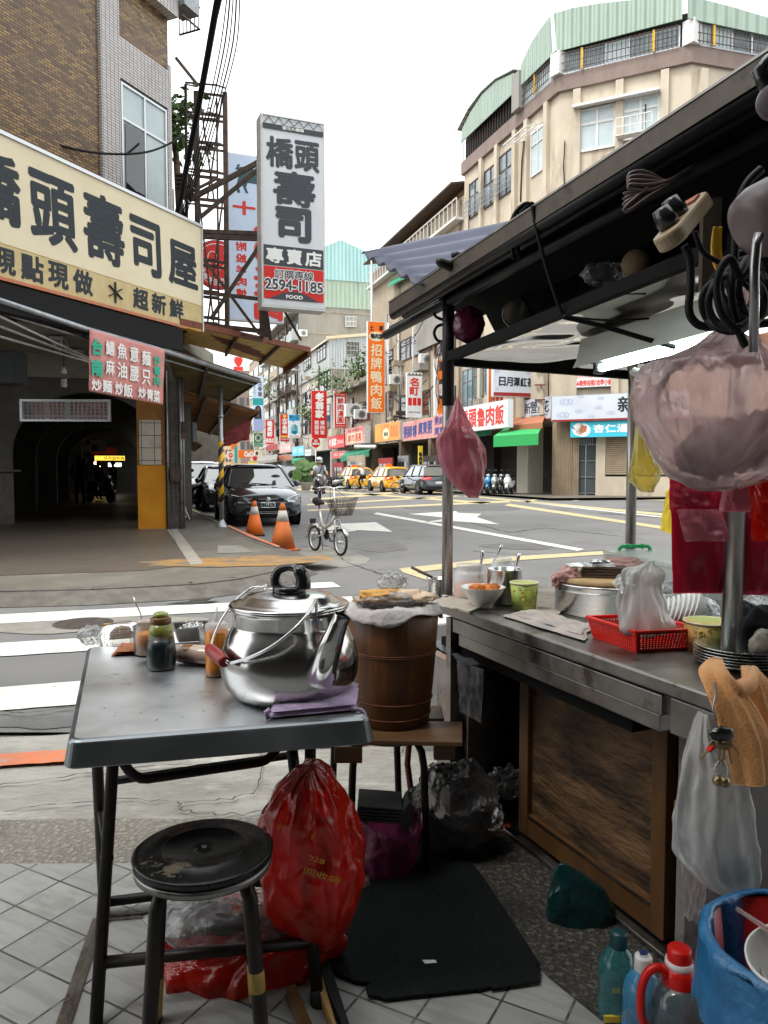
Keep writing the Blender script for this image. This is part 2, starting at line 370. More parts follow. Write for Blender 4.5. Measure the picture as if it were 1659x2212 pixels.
def cloth(mb,a,b,c,d,nu=24,nv=24,amp=.01,fs=6,seed=0,mi=0,sag=0,edge=0.0,crease=0):
 """bilinear patch a b c d (a->b is u, a->d is v) with wrinkles"""
 a,b,c,d=V(a),V(b),V(c),V(d);n=(b-a).cross(d-a).normalized();q=V((seed*3.1,seed*1.7,0))
 def fn(u,v):
  if edge:
   u2=u+edge*noise.noise(V((v*5,seed,1)))*(1 if.02<v<.98 else.6);v2=v+edge*noise.noise(V((u*5,seed,7)))
  else:u2,v2=u,v
  p=a*(1-u2)*(1-v2)+b*u2*(1-v2)+c*u2*v2+d*(1-u2)*v2
  w=noise.noise(V((u*fs,v*fs,0))+q)+.5*noise.noise(V((u*fs*2.3,v*fs*2.3,3))+q)
  if crease:w+=crease*sin(u*fs*3+2*sin(v*3+seed))
  return p+n*w*amp+V((0,0,-1))*sag*4*u*(1-u)
 mb.grid(fn,nu,nv,mi)
def blob(mb,c,r,n=28,amp=.25,fs=2.5,seed=0,mi=0,sq=(1,1,1)):
 """crumpled lump"""
 c=V(c);q=V((seed*2.3,seed*5.1,seed));vs=[];m=n//2
 for j in range(m+1):
  th=pi*j/m
  for i in range(n):
   a=2*pi*i/n;d=V((sin(th)*cos(a),sin(th)*sin(a),cos(th)))
   k=1+amp*noise.noise(d*fs+q)+amp*.6*abs(noise.noise(d*fs*2.5+q))+amp*.25*noise.noise(d*fs*6+q)
   vs.append(c+V((d.x*r*sq[0],d.y*r*sq[1],d.z*r*sq[2]))*k)
 mb.add(vs,[(j*n+i,(j+1)*n+i,(j+1)*n+(i+1)%n,j*n+(i+1)%n)for j in range(m)for i in range(n)],mi,True)
def arc(p0,p1,sag,n=12):
 p0,p1=V(p0),V(p1);return[p0.lerp(p1,i/n)+V((0,0,-sag*4*(i/n)*(1-i/n)))for i in range(n+1)]
# shared materials
M('ink',(.012,.02,.028));M('ink_grey',(.05,.055,.065));M('sign_red',(.62,.02,.015),rough=.35);M('sign_white',(.78,.8,.82),(.68,.71,.74),scale=3,rough=.35)
M('letter_red',(.66,.035,.02));M('letter_white',(.82,.82,.8));M('letter_yellow',(.85,.55,.05));M('letter_blue',(.04,.07,.25));M('letter_teal',(.02,.42,.27))
M('sign_orange',(.86,.17,.01),rough=.35);M('sign_pink',(.72,.22,.2),(.78,.33,.3),scale=2,rough=.4);M('sign_amber',(.86,.3,.02),rough=.4)
M('sign_blue',(.02,.3,.62),rough=.35);M('sign_cyan',(.06,.52,.68),rough=.35);M('sign_teal',(.02,.32,.33));M('sign_cream',(.78,.72,.5));M('sign_yellow',(.85,.62,.04))
M('sign_dark',(.06,.07,.08));M('sign_rim',(.55,.57,.58),rough=.35,metal=.5);M('case_white',(.7,.7,.69),(.6,.58,.55),scale=5,rough=.4)
M('sign_green',(.01,.2,.12));M('sign_maroon',(.3,.02,.02));M('sign_lilac',(.35,.4,.62));M('sign_pale',(.6,.7,.85),(.54,.64,.8),scale=2);M('skin',(.5,.27,.18),rough=.5,sss=.1)
M('board_cream',(.76,.67,.47),(.70,.60,.40),scale=1.2,rough=.4,stretch=(1,1,2),c3=(.55,.43,.22),s3=2.5,t3=.62,w3=.3)
M('board_strip',(.6,.47,.24),(.52,.4,.18),scale=6,rough=.5,c3=(.4,.27,.1),s3=9,t3=.6)
M('board_gold',(.72,.4,.02),rough=.4)
M('steel_dark',(.045,.035,.032),(.11,.07,.05),scale=8,rough=.55,metal=.4,bump=.2)
M('rust',(.22,.07,.035),(.12,.04,.025),scale=14,rough=.8,bump=.3)
M('rubber',(.012,.012,.013),rough=.75);M('cable',(.006,.006,.007),rough=.5,spec=.25)
M('black_paint',(.008,.008,.009),(.016,.015,.015),scale=20,rough=.45,spec=.3)
M('grey_metal',(.32,.33,.34),(.22,.23,.24),scale=9,rough=.4,metal=.7)
M('galv',(.38,.4,.42),(.26,.28,.3),scale=6,rough=.42,metal=.8,stretch=(1,1,.3))
M('chrome',(.75,.76,.78),rough=.08,metal=1)
M('glass_dark',(.012,.016,.02),rough=.04,spec=.8,coat=.4)
M('glass_pane',(.10,.13,.15),(.2,.24,.26),scale=1.5,rough=.06,spec=.9)
M('glass_teal',(.12,.2,.22),rough=.08,spec=.8)
M('frosted',(.42,.5,.52),(.5,.56,.57),scale=2,rough=.3)
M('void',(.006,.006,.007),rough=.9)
M('alu',(.56,.58,.6),rough=.35,metal=.6)
M('white_plastic',(.72,.72,.7),(.62,.61,.58),scale=8,rough=.4)
M('plastic_red',(.6,.012,.008),rough=.3);M('leaf',(.045,.11,.02),(.1,.18,.04),scale=3,rough=.5);M('leaf_dark',(.02,.055,.015),(.05,.1,.02),scale=4,rough=.5)
M('bark',(.12,.08,.05),(.2,.15,.1),scale=12,rough=.9,bump=.4)
# GROUND
M('asphalt',(.14,.139,.138),(.185,.182,.177),scale=.35,rough=.8,bump=.5,bscale=90,detail=10,c3=(.10,.098,.095),s3=.9,t3=.56,w3=.14)
M('road_mark',(.66,.65,.6),(.50,.5,.46),scale=2.2,rough=.7,detail=9,lo=.38,hi=.7,c3=(.28,.28,.27),s3=11,t3=.58,w3=.12,bump=.2)
M('road_yellow',(.52,.43,.22),(.42,.36,.22),scale=3,rough=.7,c3=(.3,.28,.22),s3=9,t3=.55)
M('kerb_red',(.62,.19,.09),(.5,.17,.09),scale=5,rough=.8,c3=(.3,.28,.245),s3=9,t3=.5,w3=.16)
M('rough_concrete',(.36,.345,.31),(.24,.23,.205),scale=3.2,rough=.9,bump=1.6,bscale=22,detail=12,lo=.38,hi=.6,c3=(.47,.455,.41),s3=1.6,t3=.55,w3=.1,stretch=(.5,1.2,1))
M('pebbledash',(.22,.205,.175),(.40,.365,.30),scale=55,rough=.75,bump=1.2,bscale=60,detail=2,lo=.5,hi=.66,c3=(.15,.14,.12),s3=3,t3=.6)
M('pavement_slab',(.15,.137,.112),(.105,.094,.076),scale=1.1,rough=.8,detail=9,bump=.35,bscale=30,c3=(.2,.18,.145),s3=.7,t3=.55)
M('kerb_stone',(.15,.138,.118),(.09,.082,.07),scale=5,rough=.85,bump=.4)
M('stain_rust',(.34,.18,.045),(.15,.125,.09),scale=3.0,rough=.7,detail=9,lo=.4,hi=.6)
M('water',(.02,.022,.024),rough=.03,spec=.9)
M('iron',(.07,.06,.055),(.12,.1,.09),scale=12,rough=.6,metal=.5,bump=.3)
tilemat('tile_floor',(.31,.31,.30),(.38,.38,.36),(.06,.055,.05),.16,.16,.0035,axis='g',rot=R(29),off=0,rough=.5,bump=.8,grain=((.24,.24,.23),5,(1.2,7,1),.55),dirt=((.2,.19,.17),2.2,.58))
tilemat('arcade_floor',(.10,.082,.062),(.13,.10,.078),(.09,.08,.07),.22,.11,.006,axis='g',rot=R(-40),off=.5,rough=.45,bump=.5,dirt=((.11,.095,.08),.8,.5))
tilemat('strip_floor',(.36,.33,.28),(.30,.27,.235),(.12,.11,.09),.42,.30,.008,axis='g',rot=R(-17),off=0,rough=.5,bump=.5,dirt=((.2,.18,.15),1.5,.55))
def sheet(name,pts,z,mat,holes=None):
 mb=MB();mb.add([(p[0],p[1],z)for p in pts],[tuple(range(len(pts)))])
 o=mb.build(name,mat)
 me=o.data
 if me.polygons[0].normal.z<0:me.flip_normals()
 return struct(o)
sheet('ground',[(-900,-300),(900,-300),(900,1500),(-900,1500)],-.02,'asphalt')
sheet('road',[(-120,3.9),(120,3.9),(160,420),(-260,420)],0,'asphalt')
gx=lambda x,y,z=0:G(x,y,z)
def band(y0l,y0r,y1l,y1r,x0=-1500,x1=3200):
 a,b,c,d=gx(0,y0l),gx(800,y0r),gx(800,y1r),gx(0,y1l)
 e=(b-a)/800;f=(c-d)/800
 return[a+e*x0,a+e*x1,d+f*x1,d+f*x0]
conc=band(1612,1548,1895,1880)
o=sheet('gutter',[(-6,2.35),(5,2.9),(5,4.35+.9),(-6,3.1)],.0,'rough_concrete')
mb=MB()
def gutfn(u,v):
 a=V((-6,2.3,0)).lerp(V((6,2.95,0)),u);b=V((-6,3.05,0)).lerp(V((6,5.35,0)),u)
 p=a.lerp(b,v);e=.05*noise.noise(V((u*60,3,0)))*(1 if v>.9 else 0)
 h=.006+.007*noise.noise(p*3.3)+.004*noise.noise(p*11)
 if v>.97:h=-.004
 return V((p.x,p.y+e,h))
bpy.data.objects.remove(o);mb.grid(gutfn,200,40,smooth=True)
struct(mb.build('gutter','rough_concrete'))
peb=MB();peb.grid(lambda u,v:V((-6+12*u,2.2+.65*u*0+v*(.62+.12*u+.05*noise.noise(V((u*18,0,0)))),.0185+.003*noise.noise(V((u*80,v*6,1))))),120,10)
struct(peb.build('pebble_strip','pebbledash'))
tiles=MB();tiles.add([(-6,-2,.028),(7,-2,.028),(7,2.62,.028),(-6,2.46,.028)],[(0,1,2,3)])
struct(tiles.build('pavement','tile_floor'))
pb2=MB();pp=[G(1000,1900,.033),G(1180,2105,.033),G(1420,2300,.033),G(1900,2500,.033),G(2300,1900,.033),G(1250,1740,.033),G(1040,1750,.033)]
pb2.add(pp,[tuple(range(7))]);M('pebble_shaded',(.045,.042,.036),(.16,.145,.115),scale=62,rough=.8,bump=1.2,bscale=60,detail=2,lo=.5,hi=.64,c3=(.02,.019,.017),s3=2.5,t3=.5,w3=.2);o=pb2.build('pebble_paving','pebble_shaded');  # pebble colour lowered to stand in for the shade under the cart
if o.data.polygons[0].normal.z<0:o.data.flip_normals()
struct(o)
mb=MB()
def redfn(u,v):
 xx=-200+2400*u;yc=1652-58*(xx/800)*.9;p=G(xx,yc+(v-.5)*26,0)
 return V((p.x,p.y+.014*noise.noise(V((u*70,v*2,0))),.024+.004*noise.noise(p*9)))
mb.grid(redfn,160,4);struct(mb.build('red_line','kerb_red'))
mb=MB();rnd=random.Random(3)
def crack(pts,w=.005):
 w*=.45
 P=[G(x,y,.0)for x,y in pts];Q=[]
 for a,b in zip(P,P[1:]):
  for k in range(6):
   q=a.lerp(b,k/6);Q.append(V((q.x+rnd.uniform(-1,1)*.012,q.y+rnd.uniform(-1,1)*.014,.021)))
 for i in range(len(Q)-1):
  d=(Q[i+1]-Q[i]);n=V((-d.y,d.x,0)).normalized()*w*rnd.uniform(.4,1.6)
  mb.quad(Q[i]-n,Q[i+1]-n,Q[i+1]+n,Q[i]+n)
crack([(-100,1720),(120,1690),(240,1672),(420,1660),(560,1650),(700,1636)],.007);crack([(560,1600),(566,1660),(556,1720),(500,1735),(380,1745)],.006)
crack([(0,1765),(100,1748),(260,1738),(380,1742)],.006);crack([(385,1743),(390,1760),(430,1768),(520,1770),(600,1755)],.006);crack([(760,1620),(860,1640),(900,1600)],.004)
crack([(0,1545),(60,1548),(130,1538),(230,1530)],.012)
M('crack_dirt',(.06,.052,.042),rough=.95);struct(mb.build('pavement_crack','crack_dirt'))
def rcrack(pts,w=.006,z=.0065,seed=1):
 rnd=random.Random(seed);P=[G(x,y,z)for x,y in pts];Q=[]
 for a,b in zip(P,P[1:]):
  k=max(3,int((b-a).length/.12))
  for i in range(k):q=a.lerp(b,i/k);Q.append(V((q.x+rnd.uniform(-1,1)*.025,q.y+rnd.uniform(-1,1)*.03,z)))
 mb=MB()
 for i in range(len(Q)-1):
  d=Q[i+1]-Q[i];n=V((-d.y,d.x,0)).normalized()*w*rnd.uniform(.5,1.5);mb.quad(Q[i]-n,Q[i+1]-n,Q[i+1]+n,Q[i]+n)
 struct(mb.build('road_crack','crack_dirt'))
for i,(pts,w)in enumerate([([(745,1213),(800,1232),(850,1250),(885,1266)],.012),([(660,1160),(720,1185),(745,1213)],.01),([(1020,1190),(1150,1200),(1300,1188),(1420,1195)],.012),([(980,1120),(1100,1150),(1180,1140),(1400,1165)],.016),([(900,1090),(1200,1100),(1500,1125)],.02),([(760,1300),(800,1330),(860,1340),(940,1400)],.008)]):rcrack(pts,w,seed=i)
M('oil_stain',(.085,.084,.082),(.12,.118,.115),scale=3,rough=.6,detail=8);M('tar_patch',(.10,.10,.10),(.13,.13,.128),scale=5,rough=.8,bump=.4,bscale=60)
def stain(cx,cy,rx,ry,m,seed):
 c=G(cx,cy,.0045);mb=MB();P=[]
 for i in range(36):
  a=2*pi*i/36;k=1+.35*noise.noise(V((cos(a)*1.6+seed,sin(a)*1.6,seed)));P.append(V((c.x+cos(a)*rx*k,c.y+sin(a)*ry*k,.0045+.0003*(seed%4))))
 mb.add(P,[tuple(range(36))]);struct(mb.build('oil_stain' if m=='oil_stain' else 'road_patch',m))
for i,(x,y,rx,ry,m)in enumerate([(820,1180,.5,.9,'oil_stain'),(700,1098,1.2,3,'oil_stain'),(1120,1180,.7,.5,'oil_stain'),(1000,1095,2.5,2.5,'tar_patch'),(1450,1110,2.2,1.5,'tar_patch'),(1300,1230,.5,.3,'oil_stain'),(860,1290,.35,.3,'oil_stain'),(90,1560,.3,.1,'tar_patch')]):stain(x,y,rx,ry,m,i+1)
# zebra crossing
ZS=V((.954,.30,0)).normalized();ZP=V((.30,-.954,0)).normalized()
mb=MB()
def stripe(mb,far_left,L,w,z=.008,jag=.012,seed=0,n=60):
 A=V((far_left.x,far_left.y,0));rr=random.Random(seed)
 top=[];bot=[]
 for i in range(n+1):
  p=A+ZS*(L*i/n);top.append(V((*(p-ZP*jag*rr.random())[:2],z)));q=p+ZP*w;bot.append(V((*(q+ZP*jag*rr.random())[:2],z)))
 for i in range(n):mb.quad(bot[i],bot[i+1],top[i+1],top[i])
s1=G(62,1288);s1.z=0
L0=3.35
for k,(w,off)in enumerate([(.41,0),(.46,1.105),(.466,2.417),(.50,3.77)]):
 m1=MB();st=s1+ZP*off
 ext=0 if k==0 else 0.0
 stripe(m1,st+ZS*(-0.1*k),L0+.1*k,w,seed=k,n=50)
 struct(m1.build('zebra_stripe','road_mark'))
# main road markings (pixels on the ground)
def mark(name,px,mat='road_mark',z=.008):
 m1=MB();P=[G(x,y,z)for x,y in px];m1.add(P,[tuple(range(len(P)))]);o=m1.build(name,mat)
 if o.data.polygons[0].normal.z<0:o.data.flip_normals()
 return struct(o)
mark('road_arrow',[(664,1130),(735,1136),(735,1131),(812,1128),(848,1149),(790,1146),(735,1143),(700,1146)])
mark('road_arrow',[(915,1128),(960,1121),(950,1117),(882,1110),(985,1104),(990,1108),(1040,1110),(1030,1117),(1080,1133),(1010,1128),(985,1126)])
mark('lane_line',[(806,1110),(815,1107),(1262,1186),(1248,1190)])
mark('lane_line',[(1120,1084),(1125,1083),(1660,1140),(1660,1143)])
mark('lane_line',[(1140,1074),(1660,1067),(1660,1069.5),(1140,1077)])
mark('lane_line',[(1500,1080),(1660,1076),(1660,1080),(1560,1083)])
mark('stop_line',[(660,1150),(664,1154),(770,1147),(768,1144)],'road_mark')
for px in([(640,1058),(642,1055),(1060,1085),(1056,1089)],[(643,1052),(645,1050),(900,1061),(898,1063)],[(670,1078),(850,1062),(1100,1062),(1100,1064),(860,1066),(674,1082)],[(664,1092),(664,1089),(985,1070),(1000,1072)],[(665,1104),(664,1101),(1100,1081),(1102,1085)],[(1000,1072),(1010,1070),(1660,1130),(1660,1136)],[(1090,1092),(1100,1088),(1660,1170),(1660,1177)],[(1120,1066),(1660,1086),(1660,1090),(1118,1069)],[(1236,1069),(1252,1069),(1250,1082),(1238,1082)],[(862,1228),(870,1236),(950,1262),(1000,1290),(1010,1284),(900,1236),(1120,1210),(1330,1196),(1330,1189),(1100,1202)],[(1130,1084),(1200,1066),(1206,1066),(1140,1086)]):
 mark('yellow_line',px,'road_yellow')
M('patch',(.2,.19,.165),(.26,.25,.22),scale=4,rough=.85,bump=.5,bscale=40)
rr=random.Random(5)
cc=G(175,1348);pts=[]
for i in range(26):
 a=2*pi*i/26;pts.append((cc.x+.05+cos(a)*1.0*(1+.12*rr.uniform(-1,1)),cc.y+sin(a)*.36*(1+.2*rr.uniform(-1,1))+cos(a)*.1))
mb=MB();mb.add([(a,b,.006)for a,b in pts],[tuple(range(26))]);struct(mb.build('road_patch','patch'))
mh=MB();mh.lathe([(0,.012),(.19,.012),(.2,.01),(.215,.01),(.23,.013),(.25,.013),(.25,.004)],(cc.x+.02,cc.y,0),n=32);one(mh,'manhole_cover','iron','round iron manhole cover set in a concrete patch on the crossing','manhole cover')
mark('road_patch',[(1005-500+150,1188),(640,1185),(700,1180),(770,1195),(800,1207),(790,1218),(740,1226),(650,1222),(600,1214)],'patch',.005)
# left pavement with kerb
kp=[(-500,1290),(-60,1279),(200,1273),(420,1262),(520,1250),(585,1236),(640,1218),(660,1206),(648,1195),(600,1182),(540,1160),(489,1136),(440,1110),(392,1087),(360,1068),(330,1043),(318,1030)]
KP=[G(x,y,.12)for x,y in kp]
top=[(p.x,p.y)for p in KP]+[(-60,120),(-60,10)]
mb=MB();mb.add([(x,y,.12)for x,y in top],[tuple(range(len(top)))]);o=mb.build('pavement_left','pavement_slab')
if o.data.polygons[0].normal.z<0:o.data.flip_normals()
struct(o)
mb=MB()
for a,b in zip(KP,KP[1:]):
 d=(b-a);L=d.length;n=V((d.y,-d.x,0)).normalized()
 k=max(1,int(L/.8))
 if k>40:k=40
 for i in range(k):
  p=a.lerp(b,(i+.012)/k);q=a.lerp(b,(i+.988)/k)
  mb.obox(V((p.x,p.y,-.01)),q-p,-n*.16*-1*-1,(0,0,.134))
struct(mb.build('kerb','kerb_stone'))
mb=MB()
O_=[]
for i,p in enumerate(KP):
 d=(KP[min(i+1,len(KP)-1)]-KP[max(i-1,0)]).normalized();n=V((d.y,-d.x,0));n=-n if n.y>0 and i<8 else n
 O_.append((V((p.x,p.y,.112)),V((p.x+n.x*.30,p.y+n.y*.30,.006))))
for(a,b),(c,d)in zip(O_,O_[1:]):mb.quad(b,d,c,a)
struct(mb.build('kerb_apron','kerb_stone'))
mark('yellow_kerb_line',[(489,1139),(489,1136),(392,1087),(360,1068),(357,1068),(388,1089)],'road_yellow',.138)
mark('red_kerb_line',[(489,1136),(540,1160),(600,1182),(606,1180),(546,1156),(495,1134)],'kerb_red',.138)
mark('red_line',[(-60,1284),(200,1278),(400,1268),(400,1271),(200,1282),(-60,1290)],'kerb_red',.01)
mb=MB();rs=random.Random(9)
pts=[]
c=G(520,1213,.12)
for i in range(40):
 a=2*pi*i/40;pts.append(V((c.x+cos(a)*1.25*(1+.2*noise.noise(V((cos(a)*2,sin(a)*2,1)))),c.y+sin(a)*.6*(1+.35*noise.noise(V((cos(a)*3,sin(a)*3,5))))+cos(a)*.25,.1285)))
mb.add(pts,[tuple(range(40))]);struct(mb.build('rust_stain','stain_rust'))
AF=[G(x,y,.125)for x,y in[(-900,1240),(0,1243),(310,1232),(412,1220),(362,1146),(300,1144)]]
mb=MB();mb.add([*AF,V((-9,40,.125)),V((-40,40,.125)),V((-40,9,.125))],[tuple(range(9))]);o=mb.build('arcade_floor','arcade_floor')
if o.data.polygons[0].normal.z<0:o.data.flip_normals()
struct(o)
mark('floor_strip',[(362,1145),(412,1221),(440,1217),(383,1143)],'strip_floor',.131)
mark('floor_strip',[(470,1178),(520,1178),(545,1193),(470,1195)],'patch',.127)
for pp in([(425,1284),(470,1270),(560,1254),(625,1246),(640,1252),(560,1264),(520,1274),(450,1294),(405,1300)],[(360,1302),(430,1296),(470,1298),(420,1305)],[(520,1262),(600,1248),(650,1238),(668,1240),(610,1254)]):
 P=[G(x,y,.009)for x,y in pp];q=[]
 n=len(P)
 for i in range(n):
  for k in range(6):
   p=P[i].lerp(P[(i+1)%n],k/6);q.append(p+V((noise.noise(p*6)*.05,noise.noise(p*6+V((9,0,0)))*.09,0)))
 mb=MB();mb.add(q,[tuple(range(len(q)))]);o=mb.build('puddle','water')
 if o.data.polygons[0].normal.z<0:o.data.flip_normals()
 struct(o)
a,b,c,d=[G(x,y,.012)for x,y in[(505,1257),(590,1250),(625,1262),(545,1272)]]
mb=MB()
for i in range(9):mb.bar(a.lerp(b,i/8),d.lerp(c,i/8),.03)
for p,q in((a,b),(d,c),(a.lerp(d,.5),b.lerp(c,.5))):mb.bar(p,q,.035)
one(mb,'drain_grate','iron','rusty iron drain grate beside the wet gutter of the left kerb','drain grate')
rp=[(1003,1068),(1190,1076),(1660,1072),(2300,1080)]
R0=[G(x,y,.12)for x,y in rp];q0=V((5.9,43,.12))-V((.3,-.954,0))*0
mb=MB();pts=[V((-60,300,.12)),V((-26,150,.12)),q0,R0[1],R0[2],R0[3],V((90,80,.12)),V((90,300,.12))]
mb.add([(p.x-1.2*(i in(1,2)),p.y,.12)for i,p in enumerate(pts)],[tuple(range(8))]);o=mb.build('pavement_right','pavement_slab')
if o.data.polygons[0].normal.z<0:o.data.flip_normals()
struct(o)
# unseen building on our own side of the street, added to shade the stall: arcade roof, columns, shop wall
M('near_wall',(.10,.095,.09),(.07,.065,.06),scale=2,rough=.8);M('near_ceiling',(.13,.125,.12),rough=.8)
nbld=thing('unseen_near_building','unseen arcade building on our side of the street, added to shade the stall','building',(0,-4,0))
mb=MB();mb.obox(V((-14,-6.5,3.1)),V((30,0,0)),V((2,5.2,0)),Z*.3);mb.build('arcade_ceiling','near_ceiling',nbld)
mb=MB();mb.obox(V((-12,-1.4,3.4)),V((28,0,0)),V((0,.2,0)),Z*9);mb.build('upper_wall','near_wall',nbld)
mb=MB();mb.obox(V((-14,-4.6,0)),V((30,0,0)),V((0,.2,0)),Z*3.1);mb.build('shop_wall','near_wall',nbld)
mb=MB();mb.obox(V((3.3,-1.5,0)),V((.6,0,0)),V((0,.6,0)),Z*3.1);mb.build('column','near_wall',nbld)
tp_=thing('added_shade_sheet','dark sheet out of view, added to shade the vendor side of the cart','added_shade_sheet',(1.5,.5,2.55))  # unseen overhead sheet, added to keep sky light off the vendor side
mb=MB();mb.prism([V((.95,-1.3,2.6)),V((4.2,-1.3,2.6)),V((4.6,2.3,2.62)),V((1.35,1.6,2.6)),V((.95,1.2,2.58))],Z*.02);mb.build('sheet','near_wall',tp_)
mb=MB();mb.bar(V((4.1,-1.2,0)),V((4.1,-1.2,2.6)),.05);mb.bar(V((4.5,2.2,0)),V((4.5,2.2,2.6)),.05);mb.build('post','near_wall',tp_)
# LEFT BUILDING
tilemat('brown_brick',(.08,.036,.010),(.36,.205,.055),(.045,.023,.010),.15,.05,.009,ang=atan2(UC.y,UC.x),rough=.35,bump=1.0,dirt=((.11,.055,.018),1.1,.5))
tilemat('white_tile',(.46,.43,.42),(.56,.53,.51),(.13,.11,.11),.105,.052,.007,ang=atan2(UC.y,UC.x),off=0,rough=.3,bump=.6,dirt=((.42,.37,.33),1.4,.6))
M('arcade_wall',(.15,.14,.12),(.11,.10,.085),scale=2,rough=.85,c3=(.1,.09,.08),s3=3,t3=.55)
M('arcade_ceiling',(.34,.32,.27),(.27,.25,.21),scale=1.5,rough=.85,c3=(.12,.11,.1),s3=2,t3=.6)
M('column_yellow',(.52,.2,.010),(.62,.27,.015),scale=2.5,rough=.45,c3=(.14,.06,.02),s3=5,t3=.6,w3=.2)
M('column_brown',(.32,.13,.02),(.2,.09,.02),scale=3,rough=.6,c3=(.05,.035,.025),s3=5,t3=.55)
tilemat('white_square_tile',(.52,.47,.4),(.45,.4,.33),(.06,.05,.04),.26,.26,.008,ang=atan2(.3,.954),off=0,rough=.3,dirt=((.28,.24,.19),3,.52))
M('shutter',(.13,.13,.12),(.09,.09,.085),scale=4,rough=.6)
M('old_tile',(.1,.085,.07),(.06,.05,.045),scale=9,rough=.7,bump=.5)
C0=V((-4.49,16.5,0))
fc=lambda s,z,n=0:C0+UC*s+Z*z+V((UC.y,-UC.x,0))*n
LB=thing('corner_building','brown brick corner building with white tiled window bay over the sushi shop board','building',fc(-1,4))
def fbox(mb,s0,s1,z0,z1,n0,n1,mi=0):
 mb.obox(fc(s0,z0,n0),UC*(s1-s0),Z*(z1-z0),V((UC.y,-UC.x,0))*(n1-n0),mi)
sp=1.0886
mb=MB();fbox(mb,-9,-2.02,4.3,22,-.3,0);mb.build('brick_wall','brown_brick',LB)
mb=MB();fbox(mb,-1.995,0,4.3,6.2,-.3,.06);fbox(mb,-1.995,-1.5,6.2,22,-.3,.06);fbox(mb,-.12,0,6.2,8.85,-.3,.06)
fbox(mb,-1.5,0,8.85,9.62,-.3,.06);fbox(mb,-.1,-.0,9.62,9.75,-.3,.06)
fbox(mb,-1.42,.06,10.72,11.1,-.3,.22);mb.build('white_tile_wall','white_tile',LB)
mb=MB();fbox(mb,-1.5,-.02,9.62,10.72,-.3,.0);fbox(mb,-1.5,-.05,12.3,22,-.3,0);mb.build('upper_brick_panel','brown_brick',LB)
mb=MB();mb.prism([fc(-9,4.3,-.3),fc(0,4.3,-.3),fc(0,4.3,-.3)+UM*4,V((-14,30,4.3)),V((-30,20,4.3))],Z*9.5);mb.build('rear_block','arcade_wall',LB)
def window(parent,org,U,w,h,N,frame='alu',glass='frosted',cols=2,transom=.3,d=.05,fr=.045,open_=None,name='window'):
 f=MB();o=V(org);U=V(U);N=V(N)
 hb=h*(1-transom)
 for x in[0]+[w*k/cols-fr/2 for k in range(1,cols)]+[w-fr]:f.obox(o+U*x,U*fr,Z*h,N*d)
 for z in[0,h-fr]+([hb-fr/2]if transom else[]):f.obox(o+Z*z+U*.0+N*.002,U*w,Z*fr,N*(d-.004))
 fo=f.build(name,frame,parent)
 g=MB();g.obox(o+U*.01+Z*.01+N*.004,U*(w-.02),Z*(h-.02),N*.012,0)
 g.build('pane',glass,fo);return fo
NC=V((UC.y,-UC.x,0))
window(LB,fc(-1.47,6.3,.0),UC,1.33,2.5,NC,cols=2,transom=.27,glass='frosted')
mb=MB();mb.obox(fc(-1.36,6.36,.03),UC*.60,Z*1.70,NC*.01);mb.build('open_sash','glass_dark',LB)
window(LB,fc(-1.4,11.12,.0),UC,1.3,1.2,NC,cols=2,transom=0)
ac=thing('air_conditioner','grey air conditioner cage high on the right edge of the brown corner building','air conditioner',fc(.1,11))
mb=MB();mb.obox(fc(.1,11.0,-.1),UC*.5,Z*1.0,NC*.45);mb.build('case','grey_metal',ac)
mb=MB()
for k in range(6):mb.bar(fc(.62,10.75,-.2+.1*k),fc(.62,12.2,-.2+.1*k),.02)
for z in(10.75,11.2,11.7):mb.bar(fc(.62,z,-.2),fc(.62,z,.35),.03);mb.bar(fc(.05,z,.33),fc(.62,z,.33),.03)
mb.build('cage','steel_dark',ac)
nb=thing('low_house','low house behind the shop board, mostly hidden, with brown slatted roof edge','house',(-6.5,22,0))
mb=MB();B0=V((-4.9,18.3,4.0));mb.prism([B0,B0+UM*60,B0+UM*60+V((-8,-2,0)),B0+V((-8,-2,0))],Z*3.9);mb.build('wall','arcade_wall',nb)
mb=MB()
for k in range(5):mb.obox(D(378,378+k*9,19.5),(.35,0,0),(0,.6,0),(0,0,.05))
mb.build('slats','old_tile',nb)
# arcade below
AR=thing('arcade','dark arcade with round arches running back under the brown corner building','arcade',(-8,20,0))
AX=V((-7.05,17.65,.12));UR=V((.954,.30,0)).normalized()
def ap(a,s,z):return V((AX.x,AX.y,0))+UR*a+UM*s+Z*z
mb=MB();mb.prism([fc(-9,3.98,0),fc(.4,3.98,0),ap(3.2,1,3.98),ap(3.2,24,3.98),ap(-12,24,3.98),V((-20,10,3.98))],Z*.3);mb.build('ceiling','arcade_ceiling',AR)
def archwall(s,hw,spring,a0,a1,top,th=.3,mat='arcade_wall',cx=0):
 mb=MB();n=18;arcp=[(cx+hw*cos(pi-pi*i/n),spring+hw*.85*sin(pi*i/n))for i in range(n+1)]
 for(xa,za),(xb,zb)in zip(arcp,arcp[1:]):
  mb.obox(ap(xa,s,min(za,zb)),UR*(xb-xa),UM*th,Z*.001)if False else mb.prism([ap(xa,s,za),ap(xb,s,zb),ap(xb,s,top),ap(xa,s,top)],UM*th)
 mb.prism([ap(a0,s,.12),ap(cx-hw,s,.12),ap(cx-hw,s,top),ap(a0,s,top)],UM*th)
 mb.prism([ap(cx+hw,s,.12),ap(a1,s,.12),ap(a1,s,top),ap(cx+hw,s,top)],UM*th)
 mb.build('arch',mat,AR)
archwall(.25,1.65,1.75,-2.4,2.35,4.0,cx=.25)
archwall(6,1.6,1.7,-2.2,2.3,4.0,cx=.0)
archwall(12,1.5,1.75,-2.2,2.3,4.0,cx=-.1)
